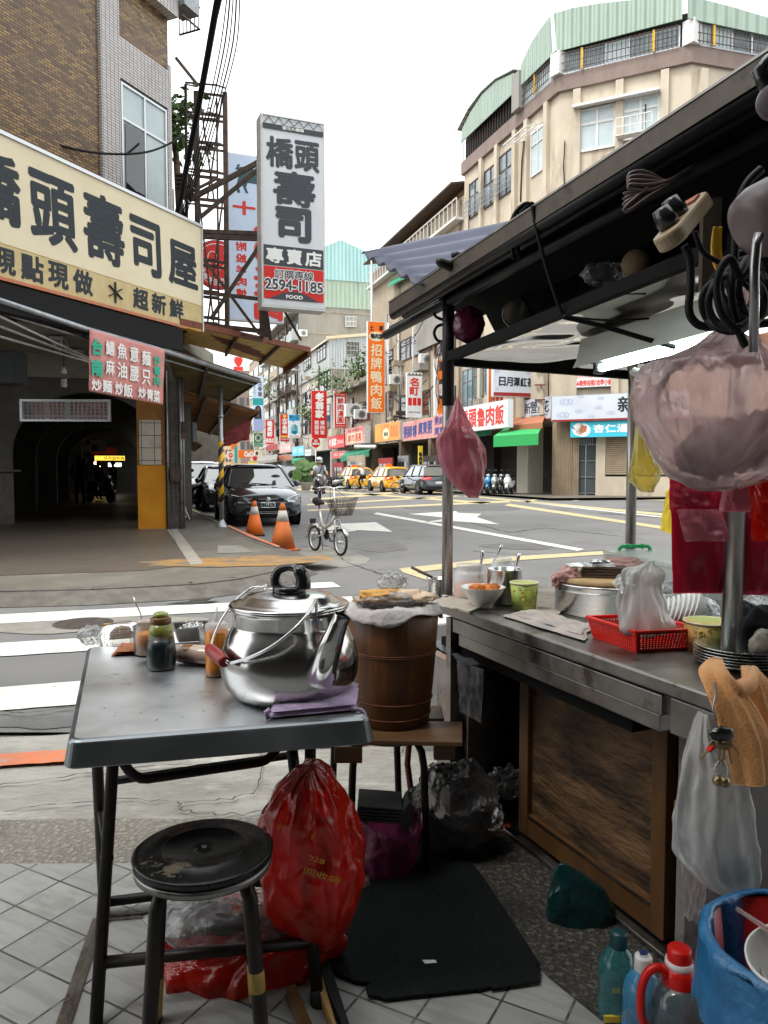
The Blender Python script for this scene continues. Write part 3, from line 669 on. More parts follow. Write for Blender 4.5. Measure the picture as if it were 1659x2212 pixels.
M('pale_plaster',(.3,.3,.27),(.24,.24,.21),scale=3,rough=.8)
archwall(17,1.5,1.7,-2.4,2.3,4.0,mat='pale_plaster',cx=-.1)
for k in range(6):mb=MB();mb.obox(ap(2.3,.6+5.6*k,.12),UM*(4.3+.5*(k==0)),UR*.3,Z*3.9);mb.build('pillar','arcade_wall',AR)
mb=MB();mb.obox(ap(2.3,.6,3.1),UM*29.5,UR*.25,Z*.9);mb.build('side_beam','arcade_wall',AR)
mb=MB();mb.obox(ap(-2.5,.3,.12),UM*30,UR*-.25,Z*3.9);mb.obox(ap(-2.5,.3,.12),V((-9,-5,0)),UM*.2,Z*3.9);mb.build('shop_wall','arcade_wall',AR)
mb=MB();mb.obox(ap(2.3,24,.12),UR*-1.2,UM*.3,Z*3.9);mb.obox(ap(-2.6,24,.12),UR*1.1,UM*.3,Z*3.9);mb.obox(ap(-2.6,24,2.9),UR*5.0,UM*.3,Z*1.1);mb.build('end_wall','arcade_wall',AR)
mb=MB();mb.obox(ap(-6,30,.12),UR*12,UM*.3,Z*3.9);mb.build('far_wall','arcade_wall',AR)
mb=MB();mb.obox(ap(-7,.0,3.45),UR*9.6,UM*.3,Z*.53);mb.build('beam','arcade_ceiling',AR)
for k,(s0,s1,lab)in enumerate([(.8,5.4,'closed grey roller shutter on the left shop wall nearest the arcade mouth'),(6.6,11.2,'closed grey roller shutter deeper in the arcade beyond the second arch')]):
 t=thing('roller_shutter',lab,'shutter',ap(-2.48,s0,.12),'arcade roller shutters')
 mb=MB();nz=26
 for i in range(nz):
  z0=.14+i*.108;mb.prism([ap(-2.49,s0,z0),ap(-2.43,s0,z0+.02),ap(-2.43,s0,z0+.08),ap(-2.49,s0,z0+.1)],UM*(s1-s0))
 mb.build('slats','shutter',t);mb=MB()
 for s in(s0-.08,s1):mb.obox(ap(-2.5,s,.12),UM*.08,UR*.12,Z*2.9)
 mb.build('guide_rail','grey_metal',t)
t=thing('roller_shutter','grey roller shutter facing the street at the far left edge','shutter',ap(-5,-.1,.12),'arcade roller shutters')
mb=MB();sa=ap(-2.75,.15,0);sdv=(V((-12,13.4,0))-sa);sdv.z=0
for i in range(28):
 z0=.14+i*.105;mb.obox(sa+Z*z0,sdv,V((.03,-.03,0)),Z*.085)
mb.build('slats','shutter',t)
yc=thing('arcade_column','yellow painted column with white square tiles in its middle at the arcade corner','column',G(328,1143,.12))
c0=G(299,1143,.12);c1=V((G(356,1143,.12).x,c0.y+.12,.12));cu=(c1-c0).normalized();cn=V((cu.y,-cu.x,0));cw=(c1-c0).length
mb=MB();mb.obox(c0,cu*cw,-cn*.6,Z*1.33);mb.build('lower_panel','column_yellow',yc)
mb=MB();mb.obox(c0+Z*1.33+cu*.0,cu*cw,-cn*.6,Z*.99);mb.build('frame','column_brown',yc)
mb=MB();mb.obox(c0+Z*1.35+cu*.05+cn*.002,cu*(cw-.13),cn*.012,Z*.93);mb.build('tile_panel','white_square_tile',yc)
mb=MB();mb.obox(c0+Z*2.32,cu*cw,-cn*.6,Z*1.7);mb.build('upper_panel','column_brown',yc)
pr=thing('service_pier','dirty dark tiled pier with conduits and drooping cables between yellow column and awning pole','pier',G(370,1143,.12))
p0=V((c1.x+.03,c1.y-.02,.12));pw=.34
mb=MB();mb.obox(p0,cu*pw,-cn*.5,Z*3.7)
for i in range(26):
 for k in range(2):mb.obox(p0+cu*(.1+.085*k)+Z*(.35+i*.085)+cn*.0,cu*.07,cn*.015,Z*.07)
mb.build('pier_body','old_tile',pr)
mb=MB();mb.tube([p0+cu*.03+cn*.04+Z*.0,p0+cu*.03+cn*.04+Z*3.3],.02);mb.tube([p0+cu*.30+cn*.04,p0+cu*.30+cn*.04+Z*3.6],.028);mb.tube([p0+cu*.35+cn*.03,p0+cu*.35+cn*.03+Z*3.4],.02);mb.build('conduit','grey_metal',pr)
mb=MB();mb.obox(p0+cu*.08+Z*1.0+cn*.0,cu*.2,cn*.12,Z*.3);mb.build('meter_box','steel_dark',pr);mb=MB();mb.obox(p0+cu*.3+Z*1.9+cn*.0,cu*.16,cn*.1,Z*.35);mb.build('meter_box','steel_dark',pr)
mb=MB()
for k in range(3):
 x=372+k*6;mb.tube([D(x,790,17.3),D(x-4+k*3,900,17.2),D(x+2,1010,17.2),D(x+3+k*2,1060,17.1),D(x+12+3*k,1105,17.0),D(x+22+2*k,1112+k*5,16.9)],.012,n=6)
mb.build('loose_cable','case_white',pr)
for k,(x,y,Yd)in enumerate([(122,718,15.0),(165,795,16.6),(290,735,14.6)]):
 a=D(x,y,Yd);a.z=3.86
 t=thing('ceiling_light',['unlit twin tube ceiling light nearest the hanging bulb','unlit twin tube ceiling light above the menu board','unlit twin tube ceiling light behind the pink banner'][k],'ceiling light',a,'unlit tube lights')
 d=(UM*1.3)
 mb=MB();mb.obox(a-UR*.14,UR*.28,d,Z*.08);mb.build('fixture','alu',t)
 mb=MB();mb.tube([a-UR*.07-Z*.03,a-UR*.07-Z*.03+d],.02);mb.tube([a+UR*.07-Z*.03,a+UR*.07-Z*.03+d],.02);mb.build('tube_lamp','white_plastic',t)
t=thing('hanging_bulb','white spiral bulb hanging on a black cord in front of the arcade','bulb',D(138,820,15))
mb=MB();mb.tube([D(138,700,15),D(138,795,15)],.008,n=6);mb.build('cord','cable',t)
mb=MB();mb.lathe([(0,0),(.03,.0),(.05,-.08),(.055,-.12),(0,-.13)],D(138,793,15),n=14);mb.build('socket','white_plastic',t)
mb=MB();b0=D(138,818,15);mb.tube([b0+V((.05*cos(a*1.0),.05*sin(a*1.0),-.16*a/25))for a in range(26)],.012,n=6);mb.build('glass_spiral','letter_white',t)
r=rect_px(43,238,862,910,16.3,V((.99,.05,0)))
ml=[]
rows='蚵鮮生炒蝦魷花枝腸羹麵飯湯肉蛋魚'
M('menu_face',(.42,.42,.43),(.36,.36,.37),scale=2)
for i in range(20):
 if i in(5,10):continue
 ml.append(('c',(rows[(i*3)%16]+rows[(i*5+2)%16]+rows[(i*7+4)%16]+rows[(i+9)%16]),(.05+i*.0465,.082+i*.0465,.9,.28),1 if i in(0,1,11)else 0,0))
 ml.append(('t',str([100,40,25,45,45,45,40,60,70,150,90,75,75,50,60][i%15]),(.052+i*.0465,.08,.08+i*.0465,.2),0,0))
sign('menu_board','long white menu board of dish names and prices hanging in the arcade',r,.06,'menu_face',.05,ml,mats=('sign_maroon','ink'),frame='alu')
r=rect_px(140,179,960,1064,34,UR);mb=MB();r.box(mb,t=.1)
for k in range(1,4):r.box(mb,.02,k*.25-.006,.98,k*.25+.006,t=.02,n=.1)
one(mb,'panel_door','pale_plaster','pale panelled door deep inside the arcade left of the far arch','door')
r=rect_px(181,229,950,976,35.5,UR)
sign('stall_banner','white banner with black characters hung in the far arch',r,.03,'sign_white',.01,[('t','坤',(.08,.55,.3,.95),0,.01),('t','哥',(.36,.1,.6,.55),0,.01)],frame='case_white')
M('lit_yellow',(.8,.6,.05),emit=(1,.72,.08),estr=.7);M('warm_bulb',(1,.7,.3),emit=(1,.62,.25),estr=14);M('lit_white',(.8,.8,.8),emit=(1,.97,.92),estr=2.0)
r=rect_px(204,270,984,995,39,UR)
sign('stall_sign','lit yellow sign of the food stall at the far end of the arcade',r,.1,'lit_yellow',.01,[('r','哥哥鹽酥雞',(.3,.98,.2,.8),0,0)],mats=('ink',),frame='sign_maroon')
r=rect_px(200,252,966,983,39.3,UR);mb=MB();r.box(mb,t=.1);one(mb,'red_awning','sign_maroon','dark red awning above the lit yellow stall sign','awning')
for k,(x,y)in enumerate([(207,1000),(213,1008)]):
 mb=MB();mb.ball(D(x,y,38),.08,10);one(mb,'warm_lamp','warm_bulb',['upper glowing warm bulb left of the yellow stall sign','lower glowing warm bulb left of the yellow stall sign'][k],'lamp','warm stall bulbs')
r=rect_px(234,262,1000,1008,41,UR);mb=MB();r.box(mb,t=.06);one(mb,'lit_counter','lit_white','bright strip of lit stall counter below the yellow sign','light')
mb=MB();mb.obox(D(-70,1020,15.2),(.62,0,0),(0,.6,0),(0,0,-.9));mb.obox(D(-70,1020,15.1),(.68,0,0),(0,.8,0),(0,0,.05));one(mb,'side_counter','old_tile','dark counter cut off at the left edge in front of the shutter','counter',bevel=.02)
mb=MB();mb.obox(D(-60,828,14.6),(.83,0,0),(0,.5,0),(0,0,.62));one(mb,'dark_cabinet','sign_dark','dark blue box hung at the left edge under the ceiling','cabinet',bevel=.03)
# BIG SHOP BOARD on the cut corner
E0=D(438,706,15.0);
def bp_(x,y):return PL(x,y,E0,UC)
aL=bp_(-60,640);Lb=(V((E0.x,E0.y,0))-V((aL.x,aL.y,0))).length
BZ=E0.z-.10;BH=D(438,487,15.0).z-BZ
r=Rect(V((aL.x,aL.y,BZ)),UC,Lb,BH)
SB=thing('shop_board','large cream shop board with big black sushi shop characters above the arcade','sign',r.pt(.5,0))
mb=MB();r.box(mb,0,.0,1,1,t=.25,n=-.25);mb.build('sign_case','board_gold',SB)
mb=MB();r.box(mb,0,.24,.995,.975,t=.01,n=.001);mb.build('sign_face','board_cream',SB)
mb=MB();r.box(mb,0,.012,.995,.235,t=.008,n=.001);mb.build('lower_strip','board_strip',SB)
mb=MB();r.box(mb,0,.975,1,1.0,t=.05,n=-.01);r.box(mb,.993,0,1,1,t=.03,n=0);mb.build('edge_trim','alu',SB)
mb=MB();r.box(mb,0,-.012,.9,.012,t=.02,n=.0);mb.build('red_edge','kerb_red',SB)
def upx(x):q=bp_(x,800);return(V((q.x,q.y,0))-V((aL.x,aL.y,0))).length/Lb
def vpx(x,y):return(bp_(x,y).z-BZ)/BH
mb=MB()
for ch,x0,x1,yt,yb in[('橋',-48,50,335,478),('頭',74,168,388,530),('壽',188,270,430,567),('司',288,348,480,592),('屋',367,426,530,618)]:
 xm=(x0+x1)/2;r.text(mb,ch,upx(x0),vpx(xm,yb),upx(x1),vpx(xm,yt),n=.014,bold=.03,slant=-.05)
for ch,x0,x1,yt,yb in[('現',-4,37,540,592),('點',51,97,555,608),('現',109,150,571,622),('做',162,202,587,635),('*',236,260,617,647),('超',290,321,626,668),('新',330,359,637,678),('鮮',368,396,649,687)]:
 if ch=='*':
  for k in range(3):
   c=bp_((x0+x1)/2,(yt+yb)/2)+NC*.02;a=pi/2+k*pi/3;d=(UC*cos(a)+Z*sin(a))*.17
   mb.bar(c-d,c+d,.05,.012)
 else:r.text(mb,ch,upx(x0),vpx((x0+x1)/2,yb),upx(x1),vpx((x0+x1)/2,yt),n=.012,bold=.014)
mb.build('lettering','ink',SB)
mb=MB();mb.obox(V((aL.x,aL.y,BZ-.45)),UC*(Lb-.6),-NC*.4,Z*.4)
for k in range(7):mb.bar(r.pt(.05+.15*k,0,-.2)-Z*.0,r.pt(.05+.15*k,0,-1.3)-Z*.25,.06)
one(mb,'board_frame','void','steel frame and soffit painted in black shade under the cream shop board','frame')  # black colour stands in for the shadow below the board
tA=bp_(-60,630);tB=D(560,823,16.9)
mb=MB();mb.tube([tA,bp_(187,711).lerp(bp_(187,711),0),bp_(351,757),tB],.045,n=10);
mb.tube([tA+V((-.1,.35,-.12)),bp_(187,711)+V((-.1,.35,-.1)),bp_(351,757)+V((-.1,.35,-.1)),tB+V((-.15,.3,-.05))],.025,n=8)
one(mb,'awning_tube','galv','long grey pipe under the shop board that carries the pink banner','pipe')
mb=MB()
for k in range(3):mb.tube([bp_(-60,655+k*18)+UM*.5*k,D(236,795,14+k*.5)],.018,n=6)
one(mb,'folded_awning','case_white','pale folded awning rods under the arcade ceiling','awning')
bt0,bt1,bb0,bb1=bp_(188,711),bp_(351,757),bp_(187,845),bp_(347,875)
o_=NC*.05
M('banner_pink',(.62,.27,.24),(.52,.2,.18),scale=1.6,rough=.7,detail=7,c3=(.68,.36,.33),s3=3,t3=.55,w3=.3)
bn=thing('cloth_banner','faded pink cloth banner with green and white Taiwanese dish names','banner',bb0)
mb=MB();cloth(mb,bb0+o_,bb1+o_,bt1+o_,bt0+o_,30,20,amp=.014,fs=4,seed=2);mb.build('cloth','banner_pink',bn,solid=.004)
def bpt(mb,ch,x0,x1,yt,yb,mi=0,bold=.006):
 U0,V0=(bb1-bb0),(bt0-bb0)
 def q(x,y):
  p=PL(x,y,bb0+o_,UC);return p
 a,b,c=q(x0,yb),q(x1,yb+(x1-x0)*.16),q(x0,yt);put(mb,ch,a+NC*.03,b-a,c-a,NC,bold,mi,.0)
g=MB();bpt(g,'台',197,218,731,765,bold=.012);bpt(g,'南',195,219,776,810,bold=.012);bpt(g,'炒',330,344,768,787);bpt(g,'螺',330,344,790,810);bpt(g,'肉',330,344,812,832)
g.build('green_lettering','letter_teal',bn)
g=MB()
for ch,x0,x1,yt,yb in[('鱔',226,244,735,766),('魚',251,271,741,774),('意',278,296,748,780),('麵',304,322,757,788),('麻',226,244,776,808),('油',251,271,782,815),('腰',278,296,790,822),('只',304,322,798,830),('炒',195,216,818,842),('麵',219,238,820,846),('炒',246,262,824,852),('飯',264,283,828,856),('炒',296,312,836,858),('青',314,328,840,864),('菜',329,342,843,868)]:bpt(g,ch,x0,x1,yt,yb)
g.build('white_lettering','letter_white',bn)
# AWNINGS on the corner
M('awning_yellow',(.72,.46,.07),(.6,.38,.06),scale=2,rough=.5,c3=(.4,.25,.06),s3=3,t3=.55)
M('canvas_olive',(.16,.12,.03),(.09,.07,.02),scale=2,rough=.85,c3=(.02,.016,.01),s3=2.5,t3=.55)
M('canvas_brown',(.42,.17,.04),(.26,.12,.04),scale=2,rough=.85,c3=(.04,.02,.01),s3=2.5,t3=.6)
M('canvas_red',(.16,.01,.014),(.11,.008,.01),scale=3,rough=.8)
q0=bp_(388,697);q1=D(668,757,18.9);q2=D(614,797,21.2);q3=D(390,739,16.9)
t=thing('corrugated_awning','yellow ribbed metal awning reaching out under the lattice mast','awning',q0)
mb=MB();n=9
for i in range(n):
 a,b=i/n,(i+.86)/n
 A,B,C_,D_=q0.lerp(q3,a),q1.lerp(q2,a),q1.lerp(q2,b),q0.lerp(q3,b)
 mb.prism([A,B,C_,D_],Z*.025)
mb.build('sheet','awning_yellow',t)
mb=MB();mb.prism([q0+Z*.02,q1+Z*.02,q2+Z*.02,q3+Z*.02],Z*.015);mb.build('sheet_top','rust',t)
mb=MB()
for f in(.02,.38,.72):mb.bar(q0.lerp(q1,f)-Z*.03,q3.lerp(q2,f)-Z*.03,.05,.07)
mb.build('rib','steel_dark',t)
mb=MB();mb.bar(q0+Z*.02,q1+Z*.02,.05,.12);mb.bar(q1-Z*.03,q2-Z*.03,.08,.2);mb.build('edge_trim','rust',t)
def canopy(lab,A,B,C_,D_,mat,bars=()):
 t=thing('canvas_canopy',lab,'canopy',A,'canopies over the corner shops')
 mb=MB();cloth(mb,A,B,C_,D_,20,12,amp=.02,fs=3,seed=len(lab));mb.build('canvas',mat,t,solid=.012)
 mb=MB();mb.tube([A+Z*.03,B+Z*.03],.035);mb.tube([B,C_],.03);mb.tube([D_,C_],.03)
 for f in bars:mb.bar(A.lerp(B,f)-Z*.05,D_.lerp(C_,f)-Z*.05,.06)
 mb.build('canopy_frame','steel_dark',t);return t
canopy('olive canvas canopy just under the yellow awning',D(356,758,14.0),tB,D(488,871,19.8),D(388,843,17.6),'canvas_olive',(.4,))
canopy('brown orange canvas canopy behind the striped pole',D(385,838,17.4),D(558,892,20.6),D(489,944,24.5),D(387,918,22.5),'canvas_brown',(.3,.62))
canopy('narrow tan canopy lowest of the stack beside the dark pier',D(387,928,22),D(436,962,26),D(420,975,29),D(387,955,27),'canvas_brown')
mb=MB();cloth(mb,D(481,966,20),D(537,949,21),D(544,903,21),D(486,936,20),14,10,amp=.06,fs=4,seed=4,edge=.05);one(mb,'canvas_flap','canvas_red','dark red canvas flap hanging right of the striped pole','flap',solid=.01)
mb=MB();mb.obox(D(387,955,19),(.35,0,0),(0,.4,0),(0,0,.5));one(mb,'junction_box','sign_dark','dark box fixed to the pier below the narrow canopy','box',bevel=.02)
SP=G(479,1140,.12)
t=thing('striped_pole','steel awning pole with yellow and black diagonal stripes on its lower half','pole',SP)
mb=MB();mb.tube([SP,SP+Z*3.0],.05,n=14);mb.tube([SP+Z*2.35,SP+Z*2.42],.06,n=14)
mb.lathe([(0,.0),(.16,.0),(.15,.03),(.06,.18),(.05,.2)],SP,n=4);mb.build('pipe','galv',t)
m=bpy.data.materials.new('hazard_stripes');m.use_nodes=True;MATS['hazard_stripes']=m;tt=m.node_tree
tc=nn(tt,'ShaderNodeTexCoord');sx=nn(tt,'ShaderNodeSeparateXYZ');tt.links.new(tc.outputs['Object'],sx.inputs[0])
a1=nn(tt,'ShaderNodeMath',operation='MULTIPLY_ADD');a1.inputs[1].default_value=-1.3;tt.links.new(sx.outputs[0],a1.inputs[0]);tt.links.new(sx.outputs[2],a1.inputs[2])
a2=nn(tt,'ShaderNodeMath',operation='MULTIPLY');a2.inputs[1].default_value=2.9;tt.links.new(a1.outputs[0],a2.inputs[0])
a3=nn(tt,'ShaderNodeMath',operation='FRACT');tt.links.new(a2.outputs[0],a3.inputs[0]);a4=nn(tt,'ShaderNodeMath',operation='GREATER_THAN');a4.inputs[1].default_value=.5;tt.links.new(a3.outputs[0],a4.inputs[0])
mx=nn(tt,'ShaderNodeMix',data_type='RGBA');mx.inputs[6].default_value=(.02,.02,.022,1);mx.inputs[7].default_value=(.78,.42,.01,1);tt.links.new(a4.outputs[0],mx.inputs[0])
tt.links.new(mx.outputs[2],tt.nodes['Principled BSDF'].inputs['Base Color']);tt.nodes['Principled BSDF'].inputs['Roughness'].default_value=.4
mb=MB();mb.tube([SP+Z*.55,SP+Z*1.84],.053,n=14);mb.build('striped_sleeve','hazard_stripes',t)
# LATTICE MAST, ROOF TREE, VERTICAL SIGNS
t=thing('lattice_mast','rusty steel lattice mast of thin rails standing between board and hanging signs','mast',D(440,700,19))
mb=MB();YA,YB=18.0,19.2
for x,y0,w,Yd in[(424,198,.11,YA),(486,200,.1,YA),(401,182,.06,YB),(468,212,.04,YB)]:mb.bar(D(x,y0,Yd),D(x+5,730,Yd),w)
for y in(182,245,256,307,319,368,381,430,443,498,510,560,572,628,640,684,696):
 mb.bar(D(424,y+(y<190)*18,YA),D(488,y+8+(y<190)*18,YA),.045);mb.bar(D(400,y-4,YB),D(470,y+2,YB),.035)
 if y in(182,245,307,368,430,498,560):mb.bar(D(424,y+5,YA),D(401,y,YB),.035);mb.bar(D(486,y+8,YA),D(468,y+2,YB),.035)
for y0,y1 in((200,430),(430,700)):mb.bar(D(430,y0,YA),D(462,y1,YA),.035);mb.bar(D(480,y0+10,YA),D(448,y1,YA),.035)
mb.build('rails','steel_dark',t)
t=thing('sign_bracket','dark red steel brackets and struts holding the tall sushi sign','bracket',D(560,720,16))
mb=MB()
for(x0,y0,x1,y1,w)in[(408,432,560,350,.09),(432,470,562,362,.07),(438,500,568,505,.08),(440,511,568,516,.09),(566,500,566,728,.10),(575,500,575,728,.08),(440,632,560,646,.07),(440,702,572,716,.09),(440,560,560,722,.06),(568,520,455,690,.07),(574,600,650,735,.05),(570,640,585,735,.07),(402,420,470,385,.05),(445,700,568,735,.05),(380,125,428,185,.06)]:
 mb=MB();mb.bar(D(x0,y0,16.2),D(x1,y1,16.2),w);mb.build('strut','steel_dark',t)
mb=MB()
mb.bar(D(566,500,16.2),D(572,500,17.2),.06);mb.bar(D(566,728,16.2),D(572,722,17.2),.06);mb.bar(D(572,500,17.2),D(572,722,17.2),.06)
mb.build('struts','steel_dark',t)
YS=15.4;US_=V((.93,.37,0)).normalized()
r=rect_px(566,702,243,662,YS,US_)
tx=[('b','',(.03,.945,.97,.985),1,0)]
M('sushi_grey',(.66,.69,.72),(.60,.63,.66),scale=1.5,rough=.35,stretch=(1,1,.3),c3=(.5,.52,.53),s3=3,t3=.6)
ch=[('t','橋',(.09,.735,.49,.885),0,.018),('t','頭',(.53,.735,.9,.885),0,.018),('t','壽',(.2,.545,.83,.715),0,.025),('t','司',(.24,.36,.75,.525),0,.035),('b','',(.03,.22,.97,.325),0,0),('b','',(.03,.045,.97,.215),2,0),('t','專',(.07,.235,.33,.31),1,.012),('t','賣',(.39,.235,.62,.31),1,.012),('t','店',(.68,.235,.93,.31),1,.012),('t','訂購專線',(.2,.155,.8,.2),1,.022),('t','訂購專線',(.2,.155,.8,.2),3,.006),('t','2594-1185',(.05,.095,.95,.148),1,.03),('t','2594-1185',(.05,.095,.95,.148),3,.01),('p',[(.12+.76*k/16,.045+.045*sin(pi*k/16))for k in range(17)],(),0,0),('t','FOOD',(.37,.052,.63,.07),1,.005),('b','',(.03,.925,.97,.95),0,0),('t','臺北大橋頭',(.33,.93,.66,.947),1,.003)]
for k in range(12):
 x0=.04+k*.0765;up=k%2==0
 ch.append(('p',[(x0,.952 if up else.985),(x0+.014,.952 if up else.985),(x0+.09,.985 if up else.952),(x0+.076,.985 if up else.952)],(),0,0))
ch.append(('b','',(.03,.983,.97,.988),0,0))
t=thing('hanging_sign','tall silver grey hanging sign with black sushi characters and red phone number panel','sign',r.pt(.5,0))
mb=MB();r.box(mb,t=.38,n=-.38);mb.build('sign_case','case_white',t)
mb=MB();r.box(mb,.025,.01,.975,.992,t=.006,n=.001);mb.build('sign_face','sushi_grey',t)
mb=MB()
for i,(k,s,a,mi,bold)in enumerate(ch):
 L_=.009+i*.0012
 if k=='t':r.text(mb,s,*a,n=L_+.004,mi=mi,bold=bold)
 elif k=='b':r.box(mb,*a,t=.002,n=L_,mi=mi)
 elif k=='p':r.poly(mb,s,n=L_,t=.002,mi=mi)
mb.build('lettering',['ink_grey','letter_white','sign_red','ink_grey'],t)
r=rect_px(494,612,327,690,20.5,US_)
t=thing('hanging_sign','pale blue hanging sign with goat silhouette and red characters seen from behind','sign',r.pt(.5,0))
mb=MB();r.box(mb,t=.25,n=-.25);mb.build('sign_case','alu',t)
mb=MB();r.box(mb,.02,.008,.98,.992,t=.006,n=.001);mb.build('sign_face','sign_pale',t)
mb=MB()
M('goat_ink',(.02,.07,.08),rough=.5)
goat=[(.14,.90),(.19,.935),(.23,.93),(.2,.915),(.3,.925),(.5,.915),(.75,.92),(.95,.93),(.95,.83),(.75,.815),(.5,.83),(.36,.83),(.33,.80),(.37,.77),(.33,.765),(.28,.80),(.26,.83),(.2,.80),(.23,.765),(.17,.765),(.16,.81),(.2,.86),(.18,.90)]
r.poly(mb,goat,n=.009,t=.003,mi=1)
for chs,a,b in[('四十',(.1,.64,.9,.715),.02),]:r.text(mb,chs,*a,n=.012,bold=b,mi=0,mirror=True)
for i,chh in enumerate('台灣土羊肉'):r.text(mb,chh,.48,.5-.12*i,.95,.6-.12*i,n=.012,bold=.045,mi=0,mirror=True)
for i,chh in enumerate('附設羊肉爐'):r.text(mb,chh,.14,.42-.07*i,.32,.47-.07*i,n=.012,bold=.01,mi=0,mirror=True)
mb.build('lettering',['letter_red','goat_ink'],t)
c=D(470,572,24);r=Rect(c-US_*.75-Z*.75,US_,1.5,1.5)
t=thing('round_sign','round red sign with white line drawing and characters behind the lattice','sign',c)
mb=MB();r.disc(mb,.5,.5,.5,.5,n=-.1,t=.1);mb.build('sign_case','sign_maroon',t)
mb=MB();r.disc(mb,.5,.5,.47,.47,n=.001,t=.004);mb.build('sign_face','sign_red',t)
mb=MB();
mb.tube([r.pt(.5+.42*cos(a/20*2*pi),.5+.42*sin(a/20*2*pi),.01)for a in range(20)],.012,n=4,closed=True)
mb.tube([r.pt(.4+.1*cos(a),.62+.14*sin(a),.012)for a in[k*.5 for k in range(12)]],.014,n=4);mb.tube([r.pt(.62+.1*sin(k*.6),.75-.05*k,.012)for k in range(9)],.014,n=4)
for i,chh in enumerate('韓老爹美式炸雞'):
 a=pi+.1+i*.36;p=(.5+.34*cos(a),.5+.34*sin(a));r.text(mb,chh,p[0]-.06,p[1]-.06,p[0]+.06,p[1]+.06,n=.012,bold=.004)
mb.build('lettering','letter_white',t)
def tree(name,label,base,h,crown_r,n=900,leaf=.11,seed=1,mat='leaf',clumps=9,spread=1.0,group=None,zc=.75):
 rnd=random.Random(seed);b=V(base);t=thing(name,label,'tree',b,group)
 mb=MB();top=b+V((rnd.uniform(-.1,.1)*h,0,h*.8));mb.tube([b,b.lerp(top,.5)+V((.05*h*rnd.uniform(-1,1),0,0)),top],[h*.03,h*.022,h*.008],n=7)
 cl=[]
 for k in range(clumps):
  a=rnd.uniform(0,6.28);rr=crown_r*rnd.uniform(.2,.85)*spread;c=b+V((cos(a)*rr,sin(a)*rr,h*(zc+rnd.uniform(-.28,.25))));cl.append(c)
  mb.tube([b.lerp(top,rnd.uniform(.4,.9)),(b.lerp(top,.7)+c)/2+V((0,0,.05*h)),c],[h*.012,h*.008,h*.003],n=5)
 mb.build('trunk','bark',t);mb=MB()
 for k in range(n):
  c=cl[k%clumps];p=c+V((rnd.gauss(0,1),rnd.gauss(0,1),rnd.gauss(0,.8)))*crown_r*.26
  d=V((rnd.uniform(-1,1),rnd.uniform(-1,1),rnd.uniform(-.9,.3))).normalized();e=d.cross(V((rnd.uniform(-1,1),rnd.uniform(-1,1),rnd.uniform(-1,1)))).normalized()
  l=leaf*rnd.uniform(.7,1.5);mb.add([p,p+d*l*.5+e*l*.22,p+d*l,p+d*l*.5-e*l*.22],[(0,1,2,3)],rnd.random()<.4)
 mb.build('crown',[mat,'leaf_dark'],t);return t
tree('roof_tree','leafy rooftop tree behind the lattice mast and the cable bundle',D(390,470,21.5),4.0,.85,330,.26,3,spread=.8,zc=.6)
# CABLES overhead
def wire(lab,pts,w,Y0=15,group='overhead cables'):
 mb=MB();P=[D(x,y,d)for x,y,d in pts]
 Q=[V(cat([tuple(p)for p in P],k/30))for k in range(31)]
 mb.tube(Q,w,n=6);return one(mb,'overhead_cable','cable',lab,'cable',group)
wire('thick black overhead cable bundle dropping behind the shop board',[(482,-60,12),(470,0,12.5),(447,130,13.5),(425,250,14.5),(405,350,15.5),(392,420,16),(380,470,16.5)],.055)
wire('second thick cable twisted beside the main bundle',[(490,-60,12),(462,60,13),(441,170,14),(424,280,15),(400,380,15.6),(384,460,16.3)],.03)
for k in range(5):
 wire(['thin cable leftmost of the fan right of the thick bundle','thin cable second of the fan at the top of the sky','thin cable in the middle of the fan of wires','thin cable fourth of the fan of wires','thin cable rightmost of the fan beside the tall sushi sign'][k],[(494+k*6,-40,12),(478+k*8.5,90,13),(452+k*7,220,14),(424+k*6,330,15),(402+k*3.5,420,16),(388+k*2,490,16.5)],.010+.003*(k%2))
wire('sagging black cable crossing the brick wall above the cream board',[(-60,240,12.6),(0,267,13),(80,297,13.5),(160,322,14),(230,332,14.5),(300,331,15),(350,318,15.5),(408,287,16)],.022)
wire('loose thin wire dangling on the white tiled pillar',[(234,280,15.3),(244,285,15.3),(250,330,15.3),(258,350,15.3),(247,380,15.3),(256,395,15.3),(240,420,15.3)],.008)
# RIGHT SIDE OF THE MAIN ROAD
M('plaster_cream',(.56,.49,.385),(.46,.395,.305),scale=1.3,rough=.85,stretch=(1,1,.35),c3=(.30,.235,.17),s3=1.1,t3=.53,w3=.2,detail=8)
M('plaster_tan',(.42,.34,.25),(.33,.27,.2),scale=1.5,rough=.85,stretch=(1,1,.3),c3=(.16,.13,.1),s3=1.1,t3=.54,w3=.2,detail=8)
M('plaster_pale',(.56,.52,.44),(.45,.41,.34),scale=1.3,rough=.85,stretch=(1,1,.25),c3=(.2,.17,.14),s3=.8,t3=.56,w3=.2,detail=8)
M('band_brown',(.25,.19,.165),(.2,.15,.13),scale=1.6,rough=.85,stretch=(1,1,.4),c3=(.13,.1,.09),s3=1,t3=.62)
M('concrete_wall',(.30,.285,.26),(.23,.22,.2),scale=.6,rough=.9,stretch=(1,1,.3),c3=(.15,.14,.13),s3=.5,t3=.6,w3=.2,detail=9)
M('peach_wall',(.62,.42,.25),(.5,.33,.2),scale=1.2,rough=.85,c3=(.3,.2,.13),s3=1,t3=.6)
M('ribbed_tan',(.36,.28,.19),(.29,.22,.15),scale=2,rough=.8)
M('dark_shop',(.035,.03,.028),(.06,.05,.045),scale=2,rough=.8)
